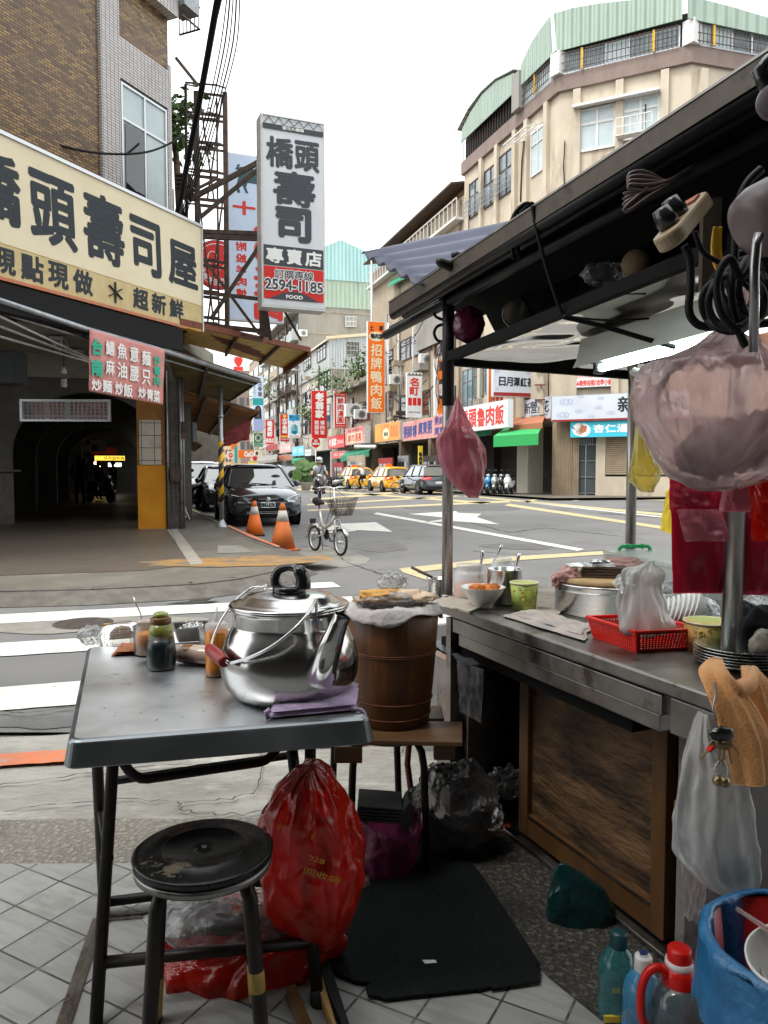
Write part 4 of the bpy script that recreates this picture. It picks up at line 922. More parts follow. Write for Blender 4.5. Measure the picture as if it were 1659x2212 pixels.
M('canopy_green',(.02,.16,.09),(.03,.3,.17),scale=2,rough=.7);M('canopy_bright',(.03,.36,.1),rough=.7);M('canopy_orange',(.4,.15,.08),rough=.7)
def corrug(name,c1,c2,c3,ang,pitch=.22,mtl=0):
 m=M(name,c1,c2,1.1,rough=.5,stretch=(1,1,.18),c3=c3,s3=1.2,t3=.58,w3=.2,detail=8);t=m.node_tree;L=t.links
 tc=nn(t,'ShaderNodeTexCoord');mp=nn(t,'ShaderNodeMapping');mp.inputs['Rotation'].default_value=(0,0,-ang);L.new(tc.outputs['Object'],mp.inputs[0])
 sx=nn(t,'ShaderNodeSeparateXYZ');L.new(mp.outputs[0],sx.inputs[0]);mu=nn(t,'ShaderNodeMath',operation='MULTIPLY');mu.inputs[1].default_value=2*pi/pitch;L.new(sx.outputs[0],mu.inputs[0])
 si=nn(t,'ShaderNodeMath',operation='SINE');L.new(mu.outputs[0],si.inputs[0]);pw=nn(t,'ShaderNodeMath',operation='GREATER_THAN');pw.inputs[1].default_value=.6;L.new(si.outputs[0],pw.inputs[0])
 bp=nn(t,'ShaderNodeBump');bp.inputs['Distance'].default_value=.06;bp.inputs['Strength'].default_value=1;L.new(si.outputs[0],bp.inputs['Height']);L.new(bp.outputs[0],t.nodes['Principled BSDF'].inputs['Normal'])
 return m
angM=atan2(UM.y,UM.x);angS=atan2(US.y,US.x)
corrug('sheet_white',(.62,.66,.66),(.5,.54,.54),(.3,.2,.12),angS,.3)
corrug('sheet_white_side',(.5,.52,.51),(.4,.42,.41),(.25,.18,.12),angM,.35)
corrug('sheet_rusty',(.5,.47,.42),(.3,.25,.2),(.16,.1,.06),angS,.3)
corrug('sheet_mint',(.36,.46,.37),(.31,.40,.33),(.24,.31,.26),atan2(-2.7,5.37),.42)
corrug('sheet_mint_side',(.34,.43,.35),(.28,.37,.3),(.22,.28,.23),angM,.42)
corrug('sheet_cyan',(.38,.62,.62),(.32,.54,.54),(.3,.45,.45),angS,.5)
F0=V((5.04,49.2,0));NF=V((-UM.y,UM.x,0));NF=-NF if NF.x>0 else NF
def fa(x):q=PL(x,1016,F0,UM);return V((q.x,q.y,0))
def ft(x,y):return PL(x,y,F0,UM)
def block(parent,xl,xr,z1,mat,name='wall',z0=0,depth=11,out=0,side=None):
 a,b=fa(xl)+NF*out,fa(xr)+NF*out;mb=MB();mb.prism([a+Z*z0,b+Z*z0,b-NF*depth+Z*z0,a-NF*depth+Z*z0],Z*(z1-z0));return mb.build(name,mat,parent)
def zf(x,y):return ft(x,y).z
def fwin(parent,xl,xr,yt,yb,frame='steel_dark',glass='glass_pane',cols=2,transom=.3,out=.02,grille=False,plane=None,d=.06,fr=.07):
 pl=plane or(F0,UM)
 a=PL(xl,yb,*pl);b=PL(xr,yb,*pl);zt=PL(xl,yt,*pl).z;U=V((b.x-a.x,b.y-a.y,0));w=U.length;U.normalize()
 N=V((U.y,-U.x,0));N=-N if N.dot(EYE-a)<0 else N
 o=window(parent,a+N*out,U,w,zt-a.z,N,frame,glass,cols,transom,d=d,fr=fr)
 if grille:
  mb=MB()
  for k in range(1,8):p=a+U*(w*k/8)+N*(out+.12);mb.bar(p,p+Z*(zt-a.z),.03)
  for k in range(4):p=a+N*(out+.12)+Z*((zt-a.z)*k/3);mb.bar(p,p+U*w,.035)
  mb.build('grille','case_white',o)
 return o
def ac_unit(x,y,s,Yd,lab,dirv=None,lights=False):
 c=D(x,y,Yd);t=thing('air_conditioner',lab,'air conditioner',c,'air conditioners on the shop fronts');U=dirv or FRM;N=V((U.y,-U.x,0))
 mb=MB();mb.obox(c-U*s*.5,U*s,Z*s*.75,-N*s*.4);mb.build('case','white_plastic',t,bevel=.03)
 mb=MB();mb.lathe([(0,.012),(s*.27,.012),(s*.3,.0)],c+Z*s*.37+N*.0+U*s*.05,n=20,A=N)
 for k in range(4):mb.lathe([(s*.06*k+.02,.014),(s*.06*k+.03,.02)],c+Z*s*.37+U*s*.05,n=16,A=N)
 mb.build('fan_grille','grey_metal',t)
 mb=MB();mb.bar(c-U*s*.4-Z*.05-N*s*.4,c-U*s*.4-Z*.05+N*.05,.05);mb.bar(c+U*s*.4-Z*.05-N*s*.4,c+U*s*.4-Z*.05+N*.05,.05);mb.build('bracket','steel_dark',t);return t
# corner building with the mint roof
A1,A0=V((8.63,38.7,0)),V((5.04,49.2,0));A2=V((14,36,0));A3=A2+V((2.85,.8,0)).normalized()*22
dA=(A0-A1).normalized();dB=(A1-A2).normalized();dC=(A3-A2).normalized()
PA_,PB_,PC_=(A1,dA),(A2,dB),(A2,dC)
def onp(pl,x,y):return PL(x,y,*pl)
zb0=D(1475.5,138,36).z;zb1=D(1475.5,101,36).z;zg=D(1475.5,54,36).z
CB=thing('corner_block','tall cream corner building with brown roof band and mint green metal top storey','building',A1)
back=[A3+V((-6,16,0)),A0+V((12,8,0))]
def offs(poly,d):
 c=sum((p for p in poly),V((0,0,0)))/len(poly);return[p+(p-c).normalized()*d for p in poly]
foot=[A0,A1,A2,A3,*back]
mb=MB();mb.prism([p+Z*3.9 for p in foot],Z*(zb0-3.7));mb.build('wall','plaster_cream',CB)
mb=MB();mb.prism([p+Z*zb0 for p in offs(foot,.22)],Z*(zb1-zb0));mb.build('roof_band','band_brown',CB)
mb=MB();mb.prism([p+Z*zb1 for p in offs(foot,-.1)],Z*1.6);mb.build('top_storey','void',CB)
r1=lambda x,y:((1700+x/1.253)/1.8228,(y/1.253)/1.8228)
for pl,xs,yb0,yb1,nm in[(PB_,(635,1222),(372,262),(232,120),'B'),(PC_,(1268,1659),(238,128),(330,205),'C'),(PA_,(465,608),(505,425),(385,290),'A')]:
 x0,x1=xs;a0=onp(pl,*r1(x0,yb0[0]));b0=onp(pl,*r1(x1,yb1[0]));zb=zb1+.02;zt=zg;hh=zg-zb1
 U=V((b0.x-a0.x,b0.y-a0.y,0));w=U.length;U.normalize();N=V((U.y,-U.x,0));N=-N if N.dot(EYE-a0)<0 else N
 a=V((a0.x,a0.y,zb))+N*.12;k=max(2,int(w/1.0));rr=random.Random(len(nm)+k)
 for i in range(k):
  f=MB();f.obox(a+U*(w*(i+.04)/k),U*(w*.92/k),Z*hh,N*.03)
  f.build('window',rr.choice(['glass_pane','frosted','frosted','glass_pane']),CB)
 mb=MB()
 for i in range(k+1):mb.bar(a+U*(w*i/k)+N*.05,a+U*(w*i/k)+N*.05+Z*hh,.07)
 mb.bar(a+N*.05,a+N*.05+U*w,.07);mb.build('mullion','alu',CB)
 mb=MB();g=int(w/.2)
 for i in range(g):mb.bar(a+U*(w*(i+.5)/g)+N*.22,a+U*(w*(i+.5)/g)+N*.22+Z*hh,.028)
 for z in(.1,.45,.9):mb.bar(a+N*.22+Z*z,a+N*.22+Z*z+U*w,.03)
 mb.build('roof_grille','steel_dark',CB)
 for i in range(1,k,3):
  mb=MB();mb.bar(a+U*(w*(i+.0)/k)+N*.2,a+U*(w*(i+.0)/k)+N*.2+Z*hh,.09);mb.build('yellow_post','board_gold',CB)
for p in(A1,A2):
 mb=MB();q=p+(p-(A0+A3)/2).normalized()*.1;mb.lathe([(.42,zb1),(.42,zg+.1)],(q.x,q.y,0),n=4,rot=.6,smooth=False);mb.build('corner_post','case_white',CB)
mb=MB();q=PL(*r1(455,400),*PA_);mb.obox(V((q.x,q.y,zb1-.1))-dA*.4,dA*.8,Z*1.9,V((-.5,-.2,0)));mb.build('roof_pier','concrete_wall',CB)
def sheetpoly(pl,pts,mat,lab='metal_sheet',out=.35):
 P=[PL(*r1(x,y),*pl)for x,y in pts];U=pl[1];N=V((U.y,-U.x,0));N=-N if N.dot(EYE-P[0])<0 else N
 mb=MB();mb.prism([p+N*out for p in P],N*.06);return mb.build(lab,mat,CB)
sheetpoly(PB_,[(625,275),(612,88),(700,62),(840,38),(1000,22),(1240,10),(1240,116)],'sheet_mint')
sheetpoly(PC_,[(1238,116),(1238,10),(1330,28),(1450,58),(1659,120),(1800,175),(1800,245),(1659,205)],'sheet_mint')
sheetpoly(PA_,[(468,432),(472,330),(520,225),(570,150),(618,88),(628,278)],'sheet_mint_side')
sheetpoly(PA_,[(172,710),(180,640),(220,560),(280,470),(350,405),(440,365),(440,460)],'sheet_mint_side')
mb=MB();N=V((dA.y,-dA.x,0));N=-N if N.x>0 else N
for(x,y),(x2,y2)in zip([(160,650),(215,545),(280,460),(350,398),(445,350)],[(215,545),(280,460),(350,398),(445,350),(450,352)]):
 a,b=PL(*r1(x,y),*PA_),PL(*r1(x2,y2),*PA_);mb.prism([a+N*.5,b+N*.5,b-N*5,a-N*5],Z*.06)
mb.build('curved_roof','sheet_white_side',CB)
mb=MB();q0_=PL(*r1(172,700),*PA_);q1_=PL(*r1(440,560),*PA_)
for i in range(22):
 p=V((q0_.x,q0_.y,0)).lerp(V((q1_.x,q1_.y,0)),i/21)+N*.2;mb.bar(p+Z*zb1,p+Z*(zg+.2),.04)
mb.build('balcony_rail','steel_dark',CB)
for pl,xs in((PB_,[(703,450,900),(912,405,760),(1134,355,700)]),(PA_,[(247,790,1120),(324,722,1100),(412,650,1060),(470,600,1000),(568,515,960)]),(PC_,[(1318,345,480)])):
 for x,yt,yb in xs:
  a=onp(pl,*r1(x,yt));U=pl[1];Nn=V((U.y,-U.x,0));Nn=-Nn if Nn.dot(EYE-a)<0 else Nn
  mb=MB();mb.obox(V((a.x,a.y,4.2)),U*(-.35 if pl is not PC_ else.35),Z*(a.z-4.2),Nn*.22);mb.build('pilaster','plaster_cream',CB)
def w1(pl,xl,xr,yt,yb,**kw):(x0,y0),(x1,y1)=r1(xl,yt),r1(xr,yb);return fwin(CB,x0,x1,y0,y1,plane=pl,**kw)
w1(PB_,725,906,548,757,frame='case_white',glass='frosted',cols=2,fr=.12,transom=.36)
w1(PB_,936,1125,498,700,frame='case_white',glass='frosted',cols=2,fr=.12,transom=.3)
w1(PB_,725,906,930,1140,frame='case_white',glass='frosted');w1(PB_,936,1125,900,1100,frame='case_white',glass='frosted')
for xl,xr,yt,yb in[(188,246,912,1085),(262,326,850,1035),(336,408,778,985)]:w1(PA_,xl,xr,yt,yb,frame='steel_dark',glass='glass_pane',cols=2,transom=.4)
w1(PA_,492,560,665,880,frame='case_white',glass='frosted',cols=2)
for xl,xr,y0,y1,n in[(183,250,1085,1030,9),(255,326,1035,985,9),(332,408,975,915,9)]:
 a,b=onp(PA_,*r1(xl,y0)),onp(PA_,*r1(xr,y1));U=V((b.x-a.x,b.y-a.y,0));mb=MB();z=(a.z+b.z)/2
 for i in range(n+1):p=V((a.x,a.y,z))+U*(i/n)+N*.35;mb.bar(p,p+Z*.9,.03)
 for zz in(0,.3,.6,.9):mb.bar(V((a.x,a.y,z+zz))+N*.35,V((a.x,a.y,z+zz))+N*.35+U,.03)
 mb.build('window_grille','grey_metal',CB)
mb=MB()
a,b=onp(PB_,*r1(706,545)),onp(PB_,*r1(1132,455));NB=V((dB.y,-dB.x,0));NB=-NB if NB.dot(EYE-a)<0 else NB
zz=(a.z+b.z)/2;a.z=b.z=zz;mb.prism([a,b,b+NB*.6-Z*.1,a+NB*.6-Z*.1],Z*.12)
a,b=onp(PA_,*r1(445,690)),onp(PA_,*r1(560,612));zz=(a.z+b.z)/2;a.z=b.z=zz
for k in range(4):mb.bar(a.lerp(b,k/3),a.lerp(b,k/3)+N*1.1-Z*.35,.05)
mb.bar(a,b,.06);mb.bar(a+N*1.1-Z*.35,b+N*1.1-Z*.35,.06);mb.bar(a+N*.5-Z*.17,b+N*.5-Z*.17,.05)
mb.build('sun_shade','case_white',CB)
mb=MB();a=onp(PB_,*r1(920,700));mb.obox(a+NB*.2,-dB*1.6,Z*.05,NB*.5)
for i in range(6):mb.bar(a-dB*(1.6*i/5)+NB*.7,a-dB*(1.6*i/5)+NB*.7+Z*.8,.04)
for z in(.4,.8):mb.bar(a+NB*.7+Z*z,a-dB*1.6+NB*.7+Z*z,.04)
mb.build('flower_rail','case_white',CB)
mb=MB();mb.tube([onp(PA_,*r1(480,700))+N*.3,onp(PA_,*r1(470,800))+N*.3,onp(PA_,*r1(463,1000))+N*.3],.05,n=6);mb.build('drain_pipe','steel_dark',CB)
mb=MB();mb.prism([p+Z*.1 for p in[A0-dA*0+V((2.5,1,0)),A1+V((2.6,2.2,0)),A2+V((.5,2.6,0)),A3+V((0,2.5,0)),*back]],Z*3.8);mb.build('shop_interior','dark_shop',CB)
rc0,rc1=onp(PB_,1184,1074),onp(PB_,1237,1074)
mb=MB();q=onp(PA_,1180,1074);a=V((A1.x,A1.y,.1));mb.prism([a-N*0+dA*.35,a,a-dB*1.15,a-dB*1.15+V((.3,.9,0)),a+dA*.5+V((.9,.5,0))],Z*3.9)
for i in range(14):mb.bar(a-dB*(.04+i*.083)+NB*.02,a-dB*(.04+i*.083)+NB*.02+Z*3.85,.035)
mb.build('corner_column','ribbed_tan',CB)
mb=MB();a=onp(PA_,1116,1072);a.z=.1;mb.obox(a,-dA*1.2,Z*3.9,V((.9,.4,0)));mb.build('concrete_pier','plaster_pale',CB)
mb=MB();a=onp(PB_,1306,1066);b=onp(PB_,1480,1066);a.z=b.z=.1;mb.prism([a,b,b+V((.5,1.2,0)),a+V((.5,1.2,0))],Z*.95);mb.build('low_wall','plaster_cream',CB)
mb=MB();
for i in range(30):mb.obox(V((a.x,a.y,1.15+i*.095))-NB*.1,b-a,Z*.075,NB*.06)
mb.build('roller_shutter','ribbed_tan',CB)
mb=MB();a=onp(PB_,1286,1066);a.z=.1;mb.obox(a,-dB*.45,Z*3.9,V((.3,.9,0)));mb.obox(onp(PB_,1232,1066)*1.0-dB*0+Z*0,-dB*.12,Z*3.2,V((.3,.9,0)));mb.build('door_pier','plaster_cream',CB)
dr=MB();a=onp(PB_,1240,1066)-NB*.25;b=onp(PB_,1285,1066)-NB*.25;a.z=b.z=.12
dr.obox(a,b-a,Z*2.5,NB*.05);do=dr.build('door','sign_dark',CB)
mb=MB();w_=(b-a)
for k in range(3):mb.bar(a+w_*(k*.5)+NB*.07,a+w_*(k*.5)+NB*.07+Z*2.5,.05)
for k in range(4):mb.bar(a+Z*(.8*k+.1)+NB*.07,b+Z*(.8*k+.1)+NB*.07,.05)
for k in range(12):mb.bar(a+w_*(k/11)+NB*.07+Z*2.5,a+w_*(k/11)+NB*.07+Z*3.1,.03)
mb.build('door_bars','grey_metal',do)
for xl,xr,yt,yb in[(1000,1022,800,890),(1024,1046,792,860),(1049,1060,790,850)]:fwin(CB,xl,xr,yt,yb,plane=PA_,glass='glass_teal',frame='grey_metal',cols=2,transom=.3)
mb=MB();a,b=onp(PA_,1001,905),onp(PA_,1062,880);z=(a.z+b.z)/2
for i in range(19):p=V((a.x,a.y,z-.3)).lerp(V((b.x,b.y,z-.3)),i/18)+N*.7;mb.bar(p,p+Z*1.0,.035)
for zz in(0,.5,1.0):mb.bar(V((a.x,a.y,z-.3+zz))+N*.7,V((b.x,b.y,z-.3+zz))+N*.7,.05)
mb.obox(V((a.x,a.y,z-.42)),V((b.x-a.x,b.y-a.y,0)),Z*.12,N*.75);mb.build('balcony','grey_metal',CB)
mb=MB()
for i in range(3):mb.bar(onp(PA_,1160,800+i*32)+N*.1,onp(PA_,1195,800+i*32)+N*.5,.08)
mb.build('rusty_brackets','rust',CB)
def awn(lab,P,mat,name='shop_awning',drop=.25):
 t=thing(name,lab,'awning',P[0],'shop awnings on the right side');mb=MB();mb.prism(P,Z*.04);mb.build('canvas',mat,t)
 mb=MB();mb.prism([P[2]-Z*drop,P[3]-Z*drop,P[3],P[2]],(P[1]-P[2])*.01);mb.build('valance',mat,t);return t
awn('bright green shop awning beside the tan corner column',[onp(PA_,1092,925),onp(PA_,1172,918),D(1163,938,36.5),D(1066,944,38.5)],'canopy_bright',drop=.5)
awn('orange brown folding awning above the green one under the beancurd sign',[onp(PA_,1098,905),onp(PA_,1178,898),D(1172,914,38),D(1100,922,40)],'canopy_orange')
awn('dark green awning under the braised pork rice sign',[ft(1003,915)*1,onp(PA_,1090,905),D(1062,928,42),D(1003,940,44.5)],'canopy_green')
M('bean_white',(.62,.66,.72),(.54,.58,.66),scale=.9,rough=.35)
a=onp(PA_,1126,914)+N*.9;r=rect_px(1126,1190,866,914,a.y,-dA);
swirl=lambda u,v,s,asp,n=10:[('t','@',(u,v,u+s,v+s*asp),2,0)]
tx=[('t','新',(.1,.38,.33,.85),0,.01),('t','營',(.33,.36,.55,.9),0,.01),('t','豆',(.56,.36,.7,.62),0,.008),('t','花',(.7,.34,.94,.85),0,.01),('b','',(.01,.0,.99,.07),1,0),('t','【黑糖粉圓專賣】',(.3,.2,.9,.29),0,0)]
for u,v in((.04,.8),(.22,.86),(.84,.62),(.06,.18),(.9,.85)):tx+=swirl(u,v,.1,1.3)
sign('shop_sign','narrow angled white panel of the swirl patterned beancurd shop sign',r,.15,'bean_white',.02,tx,mats=('ink','sign_maroon','sign_lilac'),frame='alu')
a=onp(PB_,1192,912)+NB*.7;r=rect_px(1191,1490,856,911,a.y,-dB)
tx=[('t','新',(.50,.3,.64,.86),0,.02),('t','營',(.67,.32,.78,.8),0,.02),('t','豆',(.8,.34,.88,.62),0,.015),('t','花',(.89,.34,.99,.8),0,.015),('t','[ 黑糖粉圓專賣 ]',(.72,.13,.95,.23),0,0),('b','',(.005,.0,.995,.07),1,0)]
for u,v,s_ in((.06,.62,.11),(.2,.88,.05),(.04,.12,.1),(.33,.42,.06),(.18,.3,.06),(.35,.78,.05),(.28,.1,.05),(.42,.2,.06)):tx+=swirl(u,v,s_,2.4)
sign('shop_sign','wide white beancurd shop sign with grey swirls above the tan corner column',r,.15,'bean_white',.02,tx,mats=('ink','sign_maroon','sign_lilac'),frame='alu')
r=rect_px(1232,1420,911,945,onp(PB_,1232,945).y-.5,-dB)
tx=[('d','',(.1,.5,.075,.4),0,0),('d','',(.15,.45,.09,.42),0,0),('p',[(.1,.4),(.13,.75),(.2,.7),(.19,.35),(.14,.25)],(),1,0),('r','杏仁湯豆花',(.27,.95,.28,.78),0,.02),('d','',(.12,.25,.015,.12),2,0),('p',[(.0,.75),(.01,.65),(.06,.45),(.05,.6)],(),3,0)]
sign('food_sign','bright turquoise banner with a bowl of almond beancurd under the white shop sign',r,.1,'sign_cyan',.0,tx,mats=('letter_white','canopy_orange','sign_amber','letter_blue'),frame='sign_cyan')
r=rect_px(1239,1326,782,838,onp(PB_,1239,838).y-.2,-dB)
sign('phone_sign','white notice with red telephone numbers above the beancurd sign',r,.05,'sign_white',.02,[('t','0937-043694',(.04,.8,.96,.97),0,.008),('t','0937-043694',(.04,.56,.96,.75),0,.012),('t','使用天然瓦斯 採用省電設備',(.04,.34,.96,.48),0,0),('t','66巷旁自租/洽李小姐',(.04,.06,.96,.28),0,.01)],mats=('letter_red',),frame='alu')
r=rect_px(1066,1157,794,856,40.5,FRM)
tx=[('r','日月潭紅茶',(.12,.96,.38,.68),0,.02),('b','',(.0,.02,1,.15),1,0)]+swirl(.02,.82,.12,1.2)+swirl(.78,.8,.1,1.2)+swirl(.04,.2,.1,1.2)
sign('tea_sign','white projecting box sign with brushed black tea shop characters',r,.3,'bean_white',.02,tx,mats=('ink','sign_maroon','sign_lilac'),frame='alu')
r=rect_px(1055,1087,770,880,42.5,FRM)
sign('soup_sign','white and orange projecting sign half hidden behind the tea shop sign',r,.2,'sign_white',.03,[('b','',(.0,.0,.22,1),1,0),('t','肉',(.3,.8,.9,.99),0,.02),('t','排骨湯',(.2,.12,1.0,.24),0,.01),('p',[(.25,.01),(.3,.07),(.6,.1),(.95,.07),(1,.01)],(),2,0)],mats=('letter_red','sign_orange','ink'),frame='alu')
r=rect_px(985,1098,885,938,onp(PA_,1003,930).y-.8,-dA);r2=rect_px(1000,1097,880,934,44,-dA)
sign('shop_sign','white shop sign with red braised pork rice characters behind the hanging bag',r2,.3,'sign_white',.01,[('r','橋頭魯肉飯',(-.06,.93,.15,.85),0,.03)],mats=('letter_red',),frame='alu')
# the tan building behind the orange duck sign
TB=thing('tan_building','stained tan building with dark windows behind the orange duck rice signs','building',fa(900))
block(TB,806,999.5,18.6,'plaster_tan',z0=3.6);block(TB,806,999,3.6,'dark_shop','shopfront',out=-2.2)
for x in(806,866,930,996):
 a=fa(x);mb=MB();mb.obox(a,-UM*.0+UM*.5,Z*18.5,-NF*.9);mb.build('pier','plaster_tan',TB)
for xl,xr,yt,yb in[(866,934,738,783),(866,930,858,905),(815,850,770,818),(815,850,850,893),(940,985,845,890),(940,985,720,770)]:
 fwin(TB,xl,xr,yt,yb,glass='glass_dark',cols=3,fr=.08)
block(TB,905,964,zf(905,700),'concrete_wall','panel',z0=zf(905,760),depth=.2,out=.25)
block(TB,851,999,19.6,'peach_wall','upper_wall',z0=18.6,depth=8,out=-.5)
a,b=fa(806),fa(999);mb=MB();mb.prism([a+Z*19.2+NF*.9,b+Z*19.2+NF*.9,b+Z*20.3-NF*5,a+Z*20.3-NF*5],Z*.12);mb.build('roof','steel_dark',TB)
mb=MB()
for i in range(28):p=a.lerp(b,i/27)+NF*.5;mb.bar(p+Z*17.2,p+Z*18.4,.05)
mb.bar(a+NF*.5+Z*18.4,b+NF*.5+Z*18.4,.06);mb.obox(a+Z*17.1,b-a,Z*.15,NF*.6);mb.build('balcony','case_white',TB)
mb=MB();mb.tube([D(803,560,66),D(803,700,66),D(806,905,66)],.09,n=8);mb.build('drain_pipe','case_white',TB)
mb=MB();
for x,y0,y1 in((872,780,905),(936,860,950),(856,790,900)):mb.tube([ft(x,y0)+NF*.3,ft(x+3,(y0+y1)/2)+NF*.35,ft(x-2,y1)+NF*.3],.05,n=5)
mb.build('loose_conduit','grey_metal',TB)
awn('small green awning high on the tan building',[ft(845,606),ft(890,586),D(888,592,57),D(838,618,62)],'canopy_green',drop=.1)
sh=thing('roof_shed','grey metal shed roof on top of the tan building beside the cream tower','shed',fa(950)+Z*20)
mb=MB();P=[PL(x,y,F0-NF*3,UM)for x,y in[(869,524),(910,491),(1001,480),(1001,600),(869,600)]];mb.prism(P,-NF*5);mb.build('shed_wall','concrete_wall',sh)
mb=MB();P=[PL(x,y,F0-NF*2.5,UM)for x,y in[(860,530),(910,489),(1001,478),(1001,484),(910,496),(864,534)]];mb.prism(P,-NF*6);mb.build('shed_roof','sheet_mint_side',sh)
for x,y,s,Yd,lab in[(856,830,1.0,60,'white air conditioner on the wall left of the white barber sign'),(922,787,1.0,55,'white air conditioner under the dark window of the tan building'),(967,855,.95,49,'rusty white air conditioner over the pink congee sign'),(780,905,1.1,66,'white air conditioner below the orange duck sign'),(765,900,1.5,68,'tall white air conditioner between the soup dumpling sign and the orange sign'),(730-90,800,1.1,95,'white air conditioner on the cream block left of the green vines'),(655,726,1.1,99,'white air conditioner high beside the concrete tower'),(607,757,1.2,108,'rusty air conditioner on the upper cream balconies')]:
 ac_unit(x,y,s,Yd,lab)
# low house with plants and white sheet metal house
LH=thing('low_shop_house','low weathered shop house with plants on its ledge left of the orange duck sign','house',fa(760))
block(LH,717.5,805.5,9.2,'plaster_tan',z0=3.4);block(LH,717.5,805,3.4,'dark_shop','shopfront',out=-2)
mb=MB();a,b=fa(718),fa(805);mb.prism([a+Z*8.9+NF*1.2,b+Z*8.9+NF*1.2,b+Z*9.7-NF*2,a+Z*9.7-NF*2],Z*.2);mb.build('roof','concrete_wall',LH)
for xl,xr,yt,yb in[(722,745,880,925),(765,800,875,915)]:fwin(LH,xl,xr,yt,yb,glass='glass_dark',cols=2)
for x in(718,742,790):a=fa(x);mb=MB();mb.obox(a+NF*.1,UM*.5,Z*3.4,-NF*.6);mb.build('pier','plaster_pale',LH)
SH=thing('sheet_metal_house','white corrugated metal house with barred window and rust streaks on its gable wall','house',fa(690))
e0=fa(717.2);e1=e0-NF*11
block(SH,650,717,12.2,'plaster_pale',z0=3.6);block(SH,650,717,3.6,'dark_shop','shopfront',out=-1.6)
zt0=15.3
mb=MB();mb.prism([e0+Z*12.2+NF*.3,e0+Z*15.3+NF*.3,e1+Z*16.8,e1+Z*12.2],-UM*.12);gable=mb.build('gable_wall','sheet_white',SH)
mb=MB();mb.prism([e0+Z*3,e0+Z*12.2,e1+Z*12.2,e1+Z*3],-UM*.1);mb.build('stained_wall','sheet_rusty',SH)
block(SH,650,717,15.2,'sheet_white_side','upper_wall',z0=12.2,depth=5,out=.25)
mb=MB();a,b=fa(650),fa(717);mb.prism([a+Z*15.2+NF*.6,b+Z*15.2+NF*.6,b+Z*16.9-NF*11,a+Z*16.9-NF*11],Z*.15);mb.prism([e0+Z*15.3+NF*.6-UM*.3,e0+Z*15.6+NF*.6-UM*.3,e1+Z*17.1-UM*.3,e1+Z*16.8-UM*.3],UM*.2);mb.build('roof','board_cream',SH)
pg=(e0-UM*.13,-NF)
fwin(SH,750,775,738,766,plane=pg,glass='glass_dark',cols=3,transom=0,grille=True)
for xl,xr,yt,yb in[(691,710,752,785),(662,677,778,803)]:fwin(SH,xl,xr,yt,yb,glass='glass_dark',out=.3,cols=3)
for xl,xr,yt,yb in[(690,714,810,850),(655,680,850,880),(690,714,880,930),(655,676,905,940)]:fwin(SH,xl,xr,yt,yb,glass='glass_dark')
mb=MB();mb.tube([ft(699,790)+NF*.5,ft(698,843)+NF*.5],.1,n=6);mb.tube([ft(652,760)+NF*.6,ft(652,1000)+NF*.6],.15,n=6);mb.build('drain_pipe','steel_dark',SH)
# concrete tower, cream balcony block, far blocks
CT=thing('concrete_tower','big blank grey concrete wall with mint and turquoise sheet metal gable above the street','building',fa(648))
t0=fa(648)-UM*.0;U_=-NF
mb=MB();mb.prism([t0+Z*0,t0+U_*26,t0+U_*26+UM*14,t0+UM*14],Z*22.5);mb.build('wall','concrete_wall',CT)
for z in(8,12,15.6,19,21.8):mb=MB();mb.obox(t0+Z*z-UM*.06,U_*26,Z*.12,UM*.05);mb.build('floor_line','plaster_tan',CT)
mb=MB();mb.prism([t0+Z*22.5-UM*.1,t0+Z*26-UM*.1,t0+U_*26+Z*26-UM*.1,t0+U_*26+Z*22.5-UM*.1],UM*12);mb.build('mint_cladding','sheet_mint',CT)
mb=MB();mb.prism([t0+Z*26-UM*.2,t0+Z*28.6+U_*0-UM*.2,t0+U_*5.5+Z*31.2-UM*.2,t0+U_*11+Z*29.3-UM*.2,t0+U_*26+Z*27.5-UM*.2,t0+U_*26+Z*26-UM*.2],UM*12);mb.build('turquoise_gable','sheet_cyan',CT)
mb=MB();a=PL(745,706,t0-UM*.15,U_);b=PL(768,706,t0-UM*.15,U_);zt=PL(745,684,t0-UM*.15,U_).z;w=(b-a).length
for i in range(9):mb.bar(a+(b-a)*(i/8)-UM*.3,a+(b-a)*(i/8)-UM*.3+Z*(zt-a.z),.06)
for z in(0,.5,1):mb.bar(a-UM*.3+Z*z*(zt-a.z),b-UM*.3+Z*z*(zt-a.z),.07)
mb.build('window_cage','case_white',CT)
mb=MB();mb.obox(a-UM*.02,b-a,Z*(zt-a.z),-UM*.08);mb.build('window','glass_pane',CT)
BB=thing('balcony_block','old cream apartment block with caged balconies left of the concrete tower','building',fa(610))
block(BB,572,647.5,21.5,'plaster_pale',z0=3.8);block(BB,572,647,3.8,'dark_shop','shopfront',out=-1.5)
rr=random.Random(12)
for x0,x1 in((574,592),(595,612),(616,630),(633,646)):
 for fl in range(5):
  z=5.0+fl*3.3;a,b=fa(x0),fa(x1);k=rr.random()
  if k<.5:
   mb=MB();mb.obox(a+Z*z,b-a,Z*.15,NF*1.0);
   for i in range(11):p=a.lerp(b,i/10)+NF*1.0;mb.bar(p+Z*z,p+Z*(z+1.1),.06)
   mb.bar(a+NF+Z*(z+1.1),b+NF+Z*(z+1.1),.07);mb.build('balcony',rr.choice(['grey_metal','steel_dark','case_white']),BB)
  else:
   mb=MB();mb.obox(a+Z*z,b-a,Z*1.2,NF*.8);mb.build('balcony_box',rr.choice(['concrete_wall','plaster_tan','sheet_white_side']),BB)
  g=MB();g.obox(a+Z*(z+1.2)+NF*.03,b-a,Z*1.3,NF*.03);g.build('window',rr.choice(['glass_dark','glass_pane']),BB)
